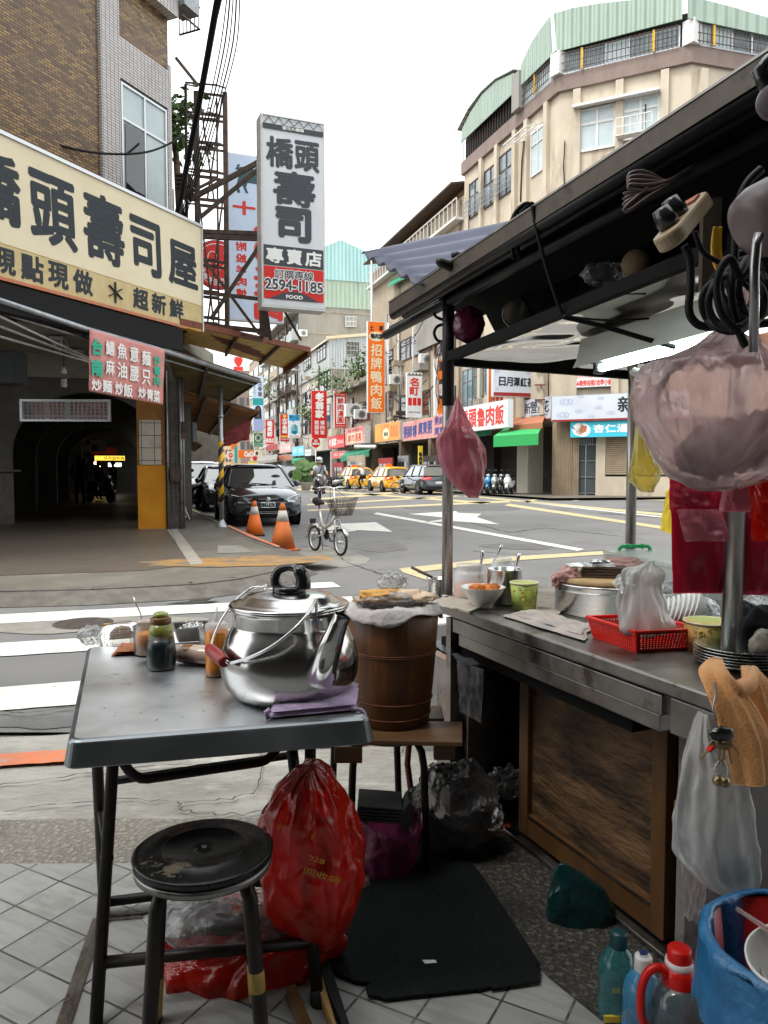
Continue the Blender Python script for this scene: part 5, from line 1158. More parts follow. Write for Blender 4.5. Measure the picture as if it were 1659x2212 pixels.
for x,m in((593,'steel_dark'),(614,'steel_dark'),(631,'steel_dark')):
 mb=MB();mb.tube([fa(x)+NF*.7+Z*4,fa(x)+NF*.7+Z*21],.16,n=6);mb.build('drain_pipe',m,BB)
mb=MB();a,b=fa(572),fa(647);mb.prism([a+Z*21.5+NF*1.3,b+Z*21.5+NF*1.3,b+Z*22-NF*4,a+Z*22-NF*4],Z*.25);mb.build('roof','concrete_wall',BB)
FB=thing('far_block','distant brown apartment block at the end of the row of red signs','building',fa(550))
block(FB,540,571,24,'plaster_tan',z0=0)
for i,(x0,x1)in enumerate(((542,550),(553,561),(563,570))):
 for fl in range(6):a,b=fa(x0),fa(x1);g=MB();g.obox(a+Z*(5+fl*3.2)+NF*.03,b-a,Z*1.6,NF*.1);g.build('window','glass_dark',FB)
for k,(xl,xr,yt,Yd,m,lab)in enumerate([(498,560,800,235,'band_brown','far reddish building under the heart sign at the street end'),(430,505,862,250,'plaster_pale','pale far building behind the canopies'),(330,432,880,240,'plaster_tan','far tan building left of the street vanishing point'),(470,500,905,200,'peach_wall','far peach building above the white cars')]):
 a=D(xl,yt,Yd);b=D(xr,yt,Yd);t=thing('far_building',lab,'building',V((a.x,a.y,0)),'buildings closing the street')
 mb=MB();mb.obox(V((a.x,a.y,0)),(b.x-a.x,0,0),(0,12,0),Z*a.z);mb.build('wall',m,t)
 nx=4
 for i in range(nx):
  for j in range(5):
   g=MB();g.obox(V((a.x+(b.x-a.x)*(i+.2)/nx,a.y-.1,a.z*(.25+.14*j))),((b.x-a.x)*.6/nx,0,0),(0,.2,0),Z*a.z*.07);g.build('window','glass_dark',t)
# cables, pipes and stains that clutter the old facades
M('stain',(.10,.085,.07),rough=.9)
def clutter(par,x0,x1,zt,seed,nc=6,np_=3):
 rnd=random.Random(seed);a,b=fa(x0),fa(x1)
 for k in range(np_):
  p=a.lerp(b,rnd.uniform(.05,.95))+NF*rnd.uniform(.15,.4);mb=MB();mb.tube([p+Z*3.6,p+Z*zt*rnd.uniform(.6,.98)],rnd.uniform(.05,.11),n=6);mb.build('pipe',rnd.choice(['steel_dark','grey_metal','case_white']),par)
 for k in range(nc):
  f0=rnd.uniform(0,.5);f1=f0+rnd.uniform(.2,.5);z=rnd.uniform(4.2,zt*.8);P=arc(a.lerp(b,f0)+NF*.5+Z*z,a.lerp(b,f1)+NF*.6+Z*(z+rnd.uniform(-1.5,1.5)),rnd.uniform(.2,.9),10)
  mb=MB();mb.tube(P,rnd.uniform(.025,.05),n=5);mb.build('cable','cable',par)
 for k in range(5):
  p=a.lerp(b,rnd.uniform(.05,.85));z=rnd.uniform(4.5,zt-1.5);w=rnd.uniform(.5,1.6);mb=MB();mb.obox(p+NF*.03+Z*z,(b-a).normalized()*w,Z*rnd.uniform(.2,.5),NF*rnd.uniform(.5,.9));mb.build('ledge',rnd.choice(['concrete_wall','plaster_tan','grey_metal']),par)
clutter(TB,806,998,18,3,9,4);clutter(LH,718,805,9,5,6,3);clutter(SH,650,717,14,7,5,2);clutter(BB,572,647,20,9,6,2)
def clutter2(pl,x0,x1,y0,y1,seed):
 rnd=random.Random(seed)
 for k in range(5):
  xa=rnd.uniform(x0,x1);a=PL(xa,rnd.uniform(y0,y1),*pl);U=pl[1];N_=V((U.y,-U.x,0));N_=-N_ if N_.dot(EYE-a)<0 else N_
  mb=MB();P=[a+N_*.1,a+N_*.11-Z*1.2+U*rnd.uniform(-.06,.06),a+N_*.1-Z*rnd.uniform(2,5)+U*rnd.uniform(-.1,.1)];mb.tube(P,.03,n=5);mb.build('cable','cable',CB)
clutter2(PB_,1215,1465,170,420,1);clutter2(PA_,1010,1190,420,760,2)
# plants on ledges
def shrub(lab,c,r,n,leaf,seed,name='ledge_plant',group='plants on the shop fronts',mat='leaf'):
 rnd=random.Random(seed);t=thing(name,lab,'plant',c,group);mb=MB()
 st=MB()
 for k in range(6):a=rnd.uniform(0,6.28);st.tube([V(c),V(c)+V((cos(a)*r*.5,sin(a)*r*.3,r*rnd.uniform(.3,.9)))],[.04*r,.015*r],n=4)
 st.build('stem','bark',t)
 for k in range(n):
  p=V(c)+V((rnd.gauss(0,.45)*r,rnd.gauss(0,.35)*r,abs(rnd.gauss(.4,.4))*r));d=V((rnd.uniform(-1,1),rnd.uniform(-1,1),rnd.uniform(-.6,.6))).normalized();e=d.orthogonal().normalized()
  l=leaf*rnd.uniform(.6,1.4);mb.add([p,p+d*l*.5+e*l*.25,p+d*l,p+d*l*.5-e*l*.25],[(0,1,2,3)],rnd.random()<.4)
 mb.build('foliage',[mat,'leaf_dark'],t)
shrub('bushy green plant on the ledge left of the tall orange sign',D(780,815,67),1.9,420,.35,1)
shrub('pale creeping plant on the white metal house above the red sign',D(704,838,82),1.7,200,.4,2)
shrub('hanging vines on the balcony left of the red sign',D(662,905,85),1.8,200,.4,3)
shrub('vines on the caged balconies of the cream block',D(572,860,108),2.2,150,.5,4)
shrub('tangle of dry twigs on the low shop house roof',D(748,850,70),1.4,60,.4,5)
c=V((G(661,1062,.12).x,G(661,1062,.12).y,.12));c=D(661,1060,48);c.z=.1
t=thing('potted_plant','big round-leaved green plant by the kerb left of the scooter rider','plant',c)
mb=MB();rnd=random.Random(4);sm=MB()
for k in range(9):
 a=rnd.uniform(0,6.28);h=rnd.uniform(.6,1.7);tip=c+V((cos(a)*.55,sin(a)*.3,h));sm.tube([c,tip],.03,n=4)
 e=V((rnd.uniform(-.3,.3),-1,rnd.uniform(.0,.5))).normalized();u=e.orthogonal().normalized();w=e.cross(u);rr_=rnd.uniform(.25,.42)
 mb.prism([tip+u*rr_*cos(q)+w*rr_*1.15*sin(q)for q in[i*pi/6 for i in range(12)]],e*.02)
mb.build('leaves','leaf',t);sm.build('stem','leaf_dark',t);pt=MB();pt.lathe([(.25,0),(.38,.5),(.4,.52),(.36,.5)],c,n=14);pt.build('pot','plaster_pale',t)
# STREET SIGNS
W_=('letter_white','ink','letter_red','letter_yellow')
def vs(lab,x0,x1,y0,y1,Yd,face,texts,frame='case_white',th=.25,mats=W_,rim=.04,U=None,name='hanging_sign',cat_='sign',group='hanging signs on the right row'):
 return sign(name,lab,rect_px(x0,x1,y0,y1,Yd,U or FRM),th,face,rim,texts,mats=mats,frame=frame,group=group)
vs('tall orange hanging sign with cream duck rice characters',794,832,693,891,59.5,'sign_orange',[('t','土',(.14,.9,.34,.955),1,.02),('t','庫',(.66,.9,.88,.955),1,.02),('d','',(.5,.835,.42,.052),2,0),('r','鴨肉富',(.17,.87,.81,.865),1,.02),('c','招牌鴨肉飯',(.2,.8,.76,.03),0,.018)],frame='case_white',mats=('sign_cream','ink','sign_cream'),rim=.05)
vs('white hanging barber sign with red characters in three red badges below',879,912,804,902,52.5,'sign_white',[('t','名',(.2,.7,.75,.88),0,.03),('t','町',(.2,.5,.75,.67),0,.03),('b','',(.08,.27,.32,.44),1,0),('b','',(.38,.27,.62,.44),1,0),('b','',(.68,.27,.92,.44),1,0),('c','設計',(.1,.3,.43,.28),2,0),('c','造型',(.4,.6,.43,.28),2,0),('c','剪燙',(.7,.9,.43,.28),2,0),('b','',(.03,.93,.97,.945),3,0),('t','▲▲▲▲',(.05,.95,.95,.99),3,0),('t','燙髮美容護膚',(.1,.1,.9,.14),3,0)],mats=('letter_red','sign_red','letter_white','ink'))
vs('white hanging sign in a red frame with red dumpling soup characters',722,749,844,925,70,'sign_red',[('b','',(.16,.12,.84,.84),0,0),('c','鮮肉湯圓',(.27,.73,.82,.13),1,.02),('t','懷中餐廳',(.15,.88,.85,.92),0,0),('t','自製湯圓傳統美味',(.1,.05,.9,.08),0,0)],mats=('letter_white','letter_red'))
vs('bright red tall hanging sign with white family name characters',674,706,844,946,78,'sign_red',[('c','老翁家',(.25,.78,.97,.42),0,.05),('c','豬腳飯',(.18,.46,.38,.07),0,.01),('c','爌肉飯',(.56,.84,.38,.07),0,.01)],frame='sign_red')
vs('red hanging sign with white and yellow characters left of the blue cartoon sign',605,625,894,954,95,'sign_red',[('c','大子過癮',(.25,.75,.86,.3),0,.03),('d','',(.5,.92,.2,.05),3,0),('b','',(.1,.16,.9,.22),3,0),('t','火鍋料理',(.1,.06,.9,.13),0,0)])
vs('pale blue hanging sign with speech bubble beside the drain pipes',623,649,894,946,91,'sign_white',[('b','',(.05,.72,.95,.97),0,0),('p',[(.3,.73),(.45,.64),(.5,.73)],(),0,0),('t','創始老店',(.12,.86,.88,.94),1,0),('t','滷肉飯專賣',(.12,.75,.88,.83),1,0),('d','',(.5,.36,.3,.22),2,0),('d','',(.5,.42,.2,.15),1,0),('d','',(.5,.24,.28,.07),0,0),('t','萬珍麵線',(.1,.03,.9,.1),3,0)],mats=('sign_blue','letter_white','sign_cyan','letter_red'))
vs('red orange hanging sign of the shrine goods shop left of the other red signs',573,593,906,960,104,'sign_red',[('c','義成軒',(.25,.75,.95,.3),0,.05),('t','佛具店',(.08,.07,.92,.25),0,.02)],frame='case_white')
vs('tall pale blue billboard with a dark haired woman in blue',546,569,812,931,92,'sign_pale',[('b','',(.0,.47,1,.6),0,0),('c','沈春華',(.5,.88,.92,.62),1,.01),('c','里長候選人',(.08,.3,.85,.62),0,0),('t','讓台灣更好',(.1,.55,.9,.59),2,0),('t','認真負責',(.1,.49,.9,.53),2,0),('d','',(.5,.375,.3,.09),1,0),('p',[(.2,.38),(.15,.22),(.85,.22),(.8,.38)],(),1,0),('d','',(.5,.375,.2,.065),3,0),('p',[(.4,.33),(.4,.25),(.6,.25),(.6,.33)],(),3,0),('p',[(.1,.0),(.08,.22),(.35,.27),(.5,.24),(.65,.27),(.95,.2),(.95,0)],(),4,0),('d','',(.5,.345,.07,.007),5,0)],mats=('sign_teal','ink','letter_white','skin','sign_lilac','letter_red'))
vs('dark green sign with a gold island emblem under the woman billboard',548,568,935,966,93,'sign_green',[('d','',(.5,.65,.36,.26),0,0),('d','',(.5,.65,.27,.2),1,0),('p',[(.45,.5),(.4,.65),(.5,.8),(.6,.78),(.55,.6)],(),2,0),('t','台北市萬寶',(.1,.2,.9,.3),0,0),('t','大同區辦公室',(.1,.06,.9,.16),0,0)],mats=('sign_cream','sign_teal','ink'))
vs('orange hanging sign cut by the black cart pole',939,962,775,898,49,'sign_orange',[('b','',(0,0,.3,1),0,0),('t','粥',(.4,.8,.9,.95),1,.03),('t','廣',(.4,.5,.9,.65),1,.03),('t','東',(.4,.3,.9,.45),1,.03)],mats=('letter_white','ink'))
vs('white heart sign in a red frame on a far roof',504,526,770,801,190,'sign_white',[('t','♥',(.2,.35,.8,.9),0,.3),('b','',(.05,.02,.95,.3),0,0),('t','愛心動物',(.12,.06,.88,.26),1,0)],mats=('letter_red','letter_white'),frame='letter_red')
vs('orange fast drink shop sign with white rounded letters',515,552,973,989,120,'sign_orange',[('t','CoCo',(.36,.2,.95,.82),0,.08)],frame='sign_orange')
vs('yellow upright shop sign right of the orange drink shop sign',549,561,965,984,118,'sign_cream',[('t','仙草',(.1,.6,.9,.95),0,0),('d','',(.5,.25,.25,.2),0,0)],mats=('ink',))
vs('small heart sign below the yellow upright sign',545,556,985,996,117,'sign_pink',[('t','♥',(.2,.2,.8,.8),0,.1)],mats=('letter_red',))
vs('yellow lit roof strip above the parked cars',537,567,997,1003,112,'sign_yellow',[],frame='sign_yellow')
vs('dark red tall sign with outlined characters left of the striped pole',439,457,922,985,110,'sign_maroon',[('c','辣滷豬腳',(.25,.8,.92,.2),0,.02)],mats=('sign_pink',),frame='sign_maroon')
vs('sky blue banner sheet at the far end of the street',388,430,905,945,100,'sign_blue',[('t','飲料冰品',(.1,.3,.9,.6),0,.0)],frame='sign_blue',th=.1)
vs('large sky blue shop front banner with a white round emblem',391,434,958,990,96,'sign_blue',[('d','',(.8,.42,.15,.3),0,0)],frame='sign_blue',th=.1)
vs('orange narrow sign above the traffic light',425,435,912,962,98,'sign_orange',[('t','大東',(.1,.6,.9,.9),0,.02)],frame='sign_orange',th=.1)
vs('small orange and white sign above the white car',421,429,989,1000,90,'sign_orange',[('b','',(.6,0,1,1),0,0)],th=.1)
vs('lilac and pink narrow sign far down the street',457,464,920,956,112,'sign_lilac',[],th=.1)
vs('small yellow sign with red characters left of the pole',466,474,932,950,110,'sign_yellow',[('t','大久',(.1,.1,.9,.9),1,.0)],mats=('ink','letter_red'),th=.1)
vs('yellow round clock-like sign behind the striped pole',474,484,975,990,106,'sign_yellow',[('d','',(.5,.5,.4,.4),0,0)],mats=('sign_cream',),th=.1,frame='sign_yellow')
vs('white sign with a red round emblem right of the striped pole',491,506,975,992,106,'sign_cream',[('d','',(.5,.5,.3,.32),0,0),('t','麵',(.35,.35,.65,.65),1,0)],mats=('sign_red','letter_white'))
vs('small orange sign under the dark red flap',499,512,956,970,105,'sign_orange',[],frame='sign_orange')
vs('bright blue small shop sign above the white taxi',440,452,994,1003,95,'sign_blue',[('t','小吃部',(.1,.2,.9,.8),0,0)],th=.1)
vs('dark grey upright panel left of the striped pole',457,464,974,994,100,'sign_dark',[],th=.1)
vs('red square sign between the blue banners and the maroon sign',430,440,972,984,100,'sign_maroon',[('t','美',(.2,.2,.8,.8),0,0)],th=.1)
vs('green street name plate on the far traffic light arm',455,472,951,961,72,'sign_teal',[('t','延平北路',(.1,.2,.9,.8),0,0)],frame='sign_teal',th=.05,group=None)
vs('green vertical banner on a lamp post near the orange drink sign',507,513,963,1000,104,'sign_teal',[],frame='sign_teal',th=.05)
r=rect_px(673,692,945,967,75,FRM)
t=thing('round_sign','round red sign on a thin pole under the tall red family sign','sign',r.pt(.5,0));mb=MB();r.disc(mb,.5,.5,.5,.5,t=.1,n=-.1);mb.build('sign_face','sign_red',t)
mb=MB();r.text(mb,'果汁',.3,.55,.7,.8,n=.01,bold=.01);r.text(mb,'豬腳湯',.12,.28,.88,.5,n=.01,bold=.01);mb.build('lettering','letter_white',t)
mb=MB();q=r.pt(.5,0,-.1);mb.tube([q,V((q.x,q.y,.1))],.05);mb.build('post','alu',t)
t=thing('traffic_light','far traffic light with a lit green lamp under the canopies','traffic light',D(436,955,72))
mb=MB();c=D(429,955,72);mb.obox(c-Z*.2,FRM*.75,Z*.42,(0,.2,0));mb.build('case','sign_green',t,bevel=.05)
M('lamp_green',(.05,.9,.6),emit=(.1,1,.65),estr=3);mb=MB();mb.ball(c+FRM*.62+V((0,-.05,0)),.14,10);mb.build('green_lamp','lamp_green',t)
mb=MB();mb.tube([c+FRM*.4+Z*.2,c+FRM*.4+Z*.35,D(490,948,72)],.05,n=6);mb.build('arm','grey_metal',t)
def fs(lab,x0,x1,y0,y1,out,face,texts,frame='case_white',mats=W_,th=.5,name='shop_sign'):
 r0=F0+NF*out;a=PL(x0,y1,r0,UM);r=rect_px(x0,x1,y0,y1,a.y,-UM)
 return sign(name,lab,r,th,face,.02,texts,mats=mats,frame=frame,group='shop boards on the right row')
fs('red shop board with white herbal soup characters',708,744,944,970,1.0,'sign_red',[('r','老癮家',(.08,.55,.2,.8),0,.03),('r','四神湯',(.6,.95,.3,.6),0,0)],frame='sign_maroon')
fs('rose red shop board with a white plaque of dumpling soup characters',746,788,927,962,1.3,'sign_pink',[('b','',(.12,.08,.88,.68),0,0),('r','鮮肉湯圓',(.15,.85,.14,.6),1,.02),('t','懷中湯圓專賣店',(.15,.76,.85,.88),2,0)],mats=('sign_cream','letter_red','sign_maroon'))
fs('amber orange duck shop board with a cream disc above hanging bulbs',810,863,918,956,1.6,'sign_amber',[('d','',(.47,.4,.13,.3),0,0),('t','鴨肉富',(.4,.28,.55,.5),1,.01),('c','土庫鴨肉',(.05,.12,.8,.2),2,0),('c','香酥鴨賞',(.16,.24,.8,.2),2,0),('t','土庫',(.36,.75,.58,.88),3,0),('c','鴨肉飯麵',(.66,.74,.8,.2),3,0),('c','當歸湯品',(.76,.84,.8,.2),3,0),('c','切仔湯麵',(.86,.94,.8,.2),3,0)],mats=('sign_cream','ink','sign_yellow','letter_red'))
fs('wide salmon pink congee shop board with blue brushed characters',870,935,913,953,1.6,'sign_pink',[('r','粥師博',(.03,.5,.15,.75),0,.04),('r','廣東粥',(.54,.98,.25,.85),0,.04)],mats=('letter_blue',))
fs('salmon pink end panel of the congee board beside the black pole',936,962,898,945,1.6,'sign_pink',[('t','粥師',(.1,.55,.9,.9),0,.02),('t','廣東',(.1,.1,.9,.45),0,.02)],mats=('letter_blue',))
fs('small red board with white writing low on the left shop',716,745,976,991,.9,'sign_red',[('t','四神湯',(.15,.25,.5,.75),0,0),('t','爌肉飯',(.6,.25,.95,.75),0,0)])
fs('faded red board under the red and blue hanging signs',604,629,960,979,1,'sign_pink',[('r','大子過癮',(.1,.9,.2,.8),0,.0)])
fs('turquoise shop board beside the pale grey one',631,657,966,986,1,'sign_cyan',[('t','冷氣',(.1,.3,.4,.8),0,0),('t','大飲',(.5,.3,.9,.8),0,0)])
fs('pale grey shop board left of the round red sign',659,672,972,985,1,'sign_white',[('t','洗衣店',(.1,.3,.9,.7),1,0)])
fs('brown far shop board under the shrine shop sign',575,600,962,975,1,'sign_maroon',[])
fs('dull orange board low under the turquoise one',596,628,985,996,1.2,'canopy_orange',[])
r=rect_px(904,913,963,1008,51,FRM);sign('upright_banner','yellow upright banner with black duck characters behind the parked car',r,.1,'sign_yellow',.0,[('c','鴨肉富',(.2,.8,.7,.05),0,.02)],mats=('ink',),frame='sign_yellow')
for x,lab,xx in((727,'white notice sheet on the shutter between two scooters',(727,735,1002,1015)),):
 r=rect_px(*xx,76,FRM);mb=MB();r.box(mb,t=.03);one(mb,'notice','sign_white',lab,'notice')
awn('teal green shop awning above the yellow taxis',[ft(750,975),ft(803,968),D(797,975,63),D(736,988,70)],'canopy_green',drop=.4)
awn('green awning strip under the turquoise board',[ft(632,988),ft(660,988),D(658,993,80),D(630,997,86)],'canopy_green',drop=.3)
awn('grey awning far down the row under the red boards',[ft(560,985),ft(600,980),D(598,992,96),D(556,997,104)],'concrete_wall',drop=.3)
for i in range(8):
 c=ft(817+i*6.3,958)+NF*2.0;t=thing('hanging_bulb','white bulb, number %d from the left, hanging under the amber duck shop board'%(i+1),'bulb',c,'bulbs under the duck shop board')
 mb=MB();mb.ball(c-Z*.28,.16,10);mb.build('glass','letter_white',t);mb=MB();mb.tube([c,c-Z*.15],.06,n=6);mb.build('socket','sign_dark',t)
mb=MB()
for a,b in((940,1225-60),(900,1230)):mb.tube([ft(905,905)+NF*1,ft(925,900)+NF*2.6,ft(942,912)+NF*3],.06,n=5)
mb.obox(ft(918,898)+NF*2.2,FRM*.9,(0,.3,0),Z*.3);one(mb,'spot_lamp','steel_dark','black arm lamp reaching out over the pink congee board','lamp')
r=rect_px(752,764,988,1010,62,FRM)
for xl,xr,yt,yb,Yd,m,lab in[(722,744,1000,1048,73,'sign_maroon','dark red shop door panel left of the taxis'),(752,790,985,1050,67,'plaster_tan','tan shop wall under the teal awning'),(820,850,990,1050,60,'sign_maroon','red shop front behind the second taxi'),(862,885,985,1050,57,'grey_metal','grey metal cabinet wall under the bulbs'),(915,950,985,1050,52,'dark_shop','dark tiled shop front behind the grey car'),(660,676,1000,1040,80,'dark_shop','dark shutter behind the scooter rider')]:
 rq=rect_px(xl,xr,yt,yb,Yd,-UM);t=thing('shopfront_panel',lab,'shop front',rq.pt(.5,0),'shop fronts under the boards');mb=MB();rq.box(mb,t=.1);mb.build('panel',m,t)
 mb=MB()
 for k in range(3):rq.box(mb,.1+.28*k,.15,.32+.28*k,.8,t=.03,n=.1)
 mb.build('pane','glass_dark',t)
# VEHICLES
def paint(name,c,metal=.3):return M(name,c,rough=.22,metal=metal,coat=1.0,spec=.6)
paint('paint_dark',(.07,.085,.10),.75);paint('paint_black',(.012,.012,.015));paint('paint_white',(.75,.76,.77),0);paint('paint_taxi',(.85,.42,.01),0);paint('paint_grey',(.06,.075,.09));paint('paint_silver',(.5,.52,.54),.6);paint('paint_blue',(.02,.22,.5))
M('car_glass',(.06,.075,.08),rough=.03,spec=1.0,coat=1.0,ior=1.95);M('lamp_clear',(.55,.58,.6),(.2,.22,.24),scale=18,rough=.08,metal=.5,coat=1);M('lamp_red',(.6,.01,.01),rough=.2,coat=1);M('plate',(.8,.8,.8),rough=.4)
M('seat_black',(.02,.02,.02),rough=.5)
def wheel(parent,c,r,w,side,name='wheel',spokes=5):
 """c centre, axle along Y"""
 c=V(c);t=MB();t.lathe([(r*.62,-w/2),(r*.9,-w/2),(r,-w*.36),(r,w*.36),(r*.9,w/2),(r*.62,w/2)],c,n=28,A=(0,1,0));o=t.build(name,'rubber',parent)
 m=MB();s=side;m.lathe([(r*.62,s*w*.42),(r*.58,s*w*.2),(r*.15,s*w*.22),(0,s*w*.3)],c,n=28,A=(0,1,0),mi=1)
 m.lathe([(r*.60,s*w*.44),(r*.64,s*w*.46),(r*.64,s*w*.40)],c,n=28,A=(0,1,0))
 for k in range(spokes):a=2*pi*k/spokes;m.bar(c+V((cos(a)*r*.1,s*w*.4,sin(a)*r*.1)),c+V((cos(a)*r*.6,s*w*.42,sin(a)*r*.6)),r*.16,.02)
 m.build('rim',['alu','rubber'],o);return o
def car(name,label,L,W,H,color,kind='sedan',group=None,plate=None,taxi=False,cat_='car',arch='rubber'):
 """forward = +X, origin under the middle"""
 t=thing(name,label,cat_,(0,0,0),group);h=L/2;w=W/2
 if kind=='sedan':top=[(-h,.62),(-h+.05,.95),(-h+.35,1.06),(-h+.9,1.07),(-.3,1.0),(.75,.98),(1.1,.97),(1.6,.91),(h-.35,.82),(h-.1,.72),(h,.58)];cab=[(1.12,.95),(.38,H-.06),(.05,H),(-.75,H-.01),(-1.15,H-.07),(-1.75,1.04)]
 elif kind=='suv':top=[(-h,.55),(-h+.05,1.0),(-h+.3,1.08),(-h+.9,1.08),(-.3,1.06),(.75,1.06),(1.1,1.06),(1.5,1.04),(h-.3,.97),(h-.08,.84),(h,.6)];cab=[(1.15,1.04),(.55,H-.07),(.2,H),(-1.2,H-.02),(-h+.5,H-.1),(-h+.12,1.06)]
 else:top=[(-h,.5),(-h+.04,.95),(-h+.2,1.03),(-h+.9,1.03),(-.3,1.0),(.75,.99),(1.15,.98),(1.6,.9),(h-.3,.8),(h-.08,.7),(h,.55)];cab=[(1.2,.96),(.45,H-.07),(.1,H),(-1.0,H-.01),(-h+.45,H-.12),(-h+.1,1.0)]
 zl=.2 if kind!='suv' else.26
 def tp(x):
  for(a,za),(b,zb)in zip(top,top[1:]):
   if x<=b+1e-6:f=(x-a)/(b-a);f=min(max(f,0),1);return za+(zb-za)*f
  return top[-1][1]
 mb=MB();xs=[-h,-h+.04,-h+.14,-h+.35,-h+.9,-1.2,-.6,0,.6,1.1,1.5,h-.55,h-.3,h-.14,h-.05,h]
 N_=0;vs=[]
 for x in xs:
  e=min((h-abs(x))/.55,1);ww=w*(.80+.20*sqrt(max(0,1-(1-e)**2)));z1=tp(x);zb=zl+.12*(1-min(1,(h-abs(x))/.3));be=min(z1-.05,.74)
  cs=[(0,zb),(.75*ww,zb),(.95*ww,zb+.06),(ww*.995,zb+.2),(ww,.55 if be>.56 else be-.02),(ww*.985,be),(ww*.93,max(be+.03,z1-.06)),(ww*.8,z1-.015),(ww*.45,z1+.012),(0,z1+.02)]
  ring=[(x,y,z)for y,z in cs]+[(x,-y,z)for y,z in cs[::-1][1:-1]];vs.append(ring)
 n=len(vs[0]);flat=[p for r_ in vs for p in r_]
 mb.add(flat,[(i*n+k,i*n+(k+1)%n,(i+1)*n+(k+1)%n,(i+1)*n+k)for i in range(len(xs)-1)for k in range(n)]+[tuple(range(n))[::-1],tuple((len(xs)-1)*n+k for k in range(n))],0,True)
 body=mb.build('body',color,t,sub=1)
 mb=MB();wb,wr=w*.93,w*.70;P=[]
 for x,z in cab:f=(z-1.0)/(H-1.0);f=min(max(f,0),1);ww=wb+(wr-wb)*f;P.append((x,ww,z))
 k=len(P);vs=[(x,y,z)for x,y,z in P]+[(x,-y,z)for x,y,z in P]
 mb.add(vs,[(i,i+1,k+i+1,k+i)for i in range(k-1)]+[tuple(range(k))[::-1],tuple(range(k,2*k))]);mb.build('window_glass','car_glass',t,bevel=.03)
 mb=MB();rp=[(x,y+.012,z+.012)for x,y,z in P[1:5]];q=len(rp)
 vs=[]
 for x,y,z in rp:vs+=[(x,y,z-.02),(x,y*.7,z+.02),(x,0,z+.035),(x,-y*.7,z+.02),(x,-y,z-.02)]
 mb.add(vs,[(i*5+j,(i+1)*5+j,(i+1)*5+j+1,i*5+j+1)for i in range(q-1)for j in range(4)],0,True);mb.build('roof',color,t,solid=.02)
 mb=MB()
 for s in(1,-1):
  g=lambda i:V((P[i][0],s*(P[i][1]+.012),P[i][2]+.005))
  for i in range(5):mb.bar(g(i),g(i+1),.055 if i in(0,4)else.05)
  for fx in((.0,)if kind=='sedan' else(.05,-1.15)):mb.bar(V((fx-.1,s*(wb+.01),1.0)),V((fx-.02-.1,s*(wr+.02),H-.04)),.06)
 mb.build('pillar',color,t)
 R_=.33 if kind!='suv' else.37;wx=L*.295
 for x in(-wx-.0,wx+.05):
  for s in(1,-1):
   m=MB();m.lathe([(R_+.07,0),(R_+.07,.02),(0,.025)],(x,s*(w-.015)if s>0 else-w+.015,R_+.02),n=26,A=(0,s,0));m.build('wheel_arch',arch,t)
   wheel(t,(x,s*(w-.1),R_),R_,.21,s)
 for s in(1,-1):
  m=MB();m.prism([(h-.02,s*.42,.67),(h-.05,s*.62,.69),(h-.33,s*(w-.035),.76),(h-.36,s*(w-.015),.66),(h-.1,s*(w*.86),.58),(h-.01,s*.48,.59)],(.035,0,.01));m.build('headlight','lamp_clear',t)
  m=MB();m.ball((h-.13,s*w*.70,.36),.055,10,sc3=(.8,1,1));m.build('fog_light','lamp_clear',t)
  m=MB();z0=.82 if kind!='suv' else.86;m.prism([(-h+.02,s*.42,z0),(-h+.03,s*.44,z0+.13),(-h+.3,s*(w-.02),z0+.15),(-h+.24,s*(w-.01),z0),(-h+.08,s*(w*.9),z0-.06)],(-.03,0,0));m.build('tail_light','lamp_red',t)
  m=MB();m.ball((.78,s*(w+.1),1.02),.11,10,sc3=(.55,1,.75));m.bar((.8,s*(w-.08),.98),(.78,s*(w+.03),1.0),.04);m.build('side_mirror',color,t)
  m=MB();m.bar((-.15,s*(w+.003),.86),(.05,s*(w+.003),.86),.03);m.build('door_handle','chrome',t)
 m=MB();m.prism([(h-.0,-.42,.63),(h-.0,.42,.63),(h+.01,.36,.69),(h+.01,-.36,.69)],(.02,0,0));m.prism([(h-.035,-.68,.30),(h-.035,.68,.30),(h-.01,.52,.46),(h-.01,-.52,.46)],(.03,0,0));m.build('grille','void',t)
 m=MB();m.bar((h+.035,0,.665),(h-.0,.46,.68),.02);m.bar((h+.035,0,.665),(h-.0,-.46,.68),.02);m.bar((h-.0,.46,.68),(h-.28,w*.93,.77),.016);m.bar((h-.0,-.46,.68),(h-.28,-w*.93,.77),.016)
 for z in(.33,.37,.41):m.bar((h+.0,-.5,z),(h+.0,.5,z),.012)
 m.lathe([(.055,0),(.05,.02),(.035,.022)],(h+.03,0,.66),n=18,A=(1,0,0),X=(0,1,0));m.build('grille_trim','chrome',t)
 m=MB();m.box((h+.0,-.17,.465),(h+.025,.17,.60));m.build('number_plate','plate',t)
 if plate:
  m=MB();put(m,plate,(h+.027,-.155,.485),(0,.31,0),(0,0,.095),V((1,0,0)),.004);m.build('plate_lettering','ink',t)
 m=MB();m.box((-h-.02,-.2,.62),(-h+.0,.2,.74));m.build('number_plate','plate',t)
 m=MB();m.bar((1.1,.35,.99),(.95,-.45,1.04),.02);m.bar((1.1,-.1,.985),(.97,-.6,1.03),.02);m.build('wiper','rubber',t)
 m=MB();m.box((-h-.03,-w*.8,.28),(-h+.15,w*.8,.50));m.build('rear_bumper','rubber' if kind=='suv' else color,t,bevel=.04)
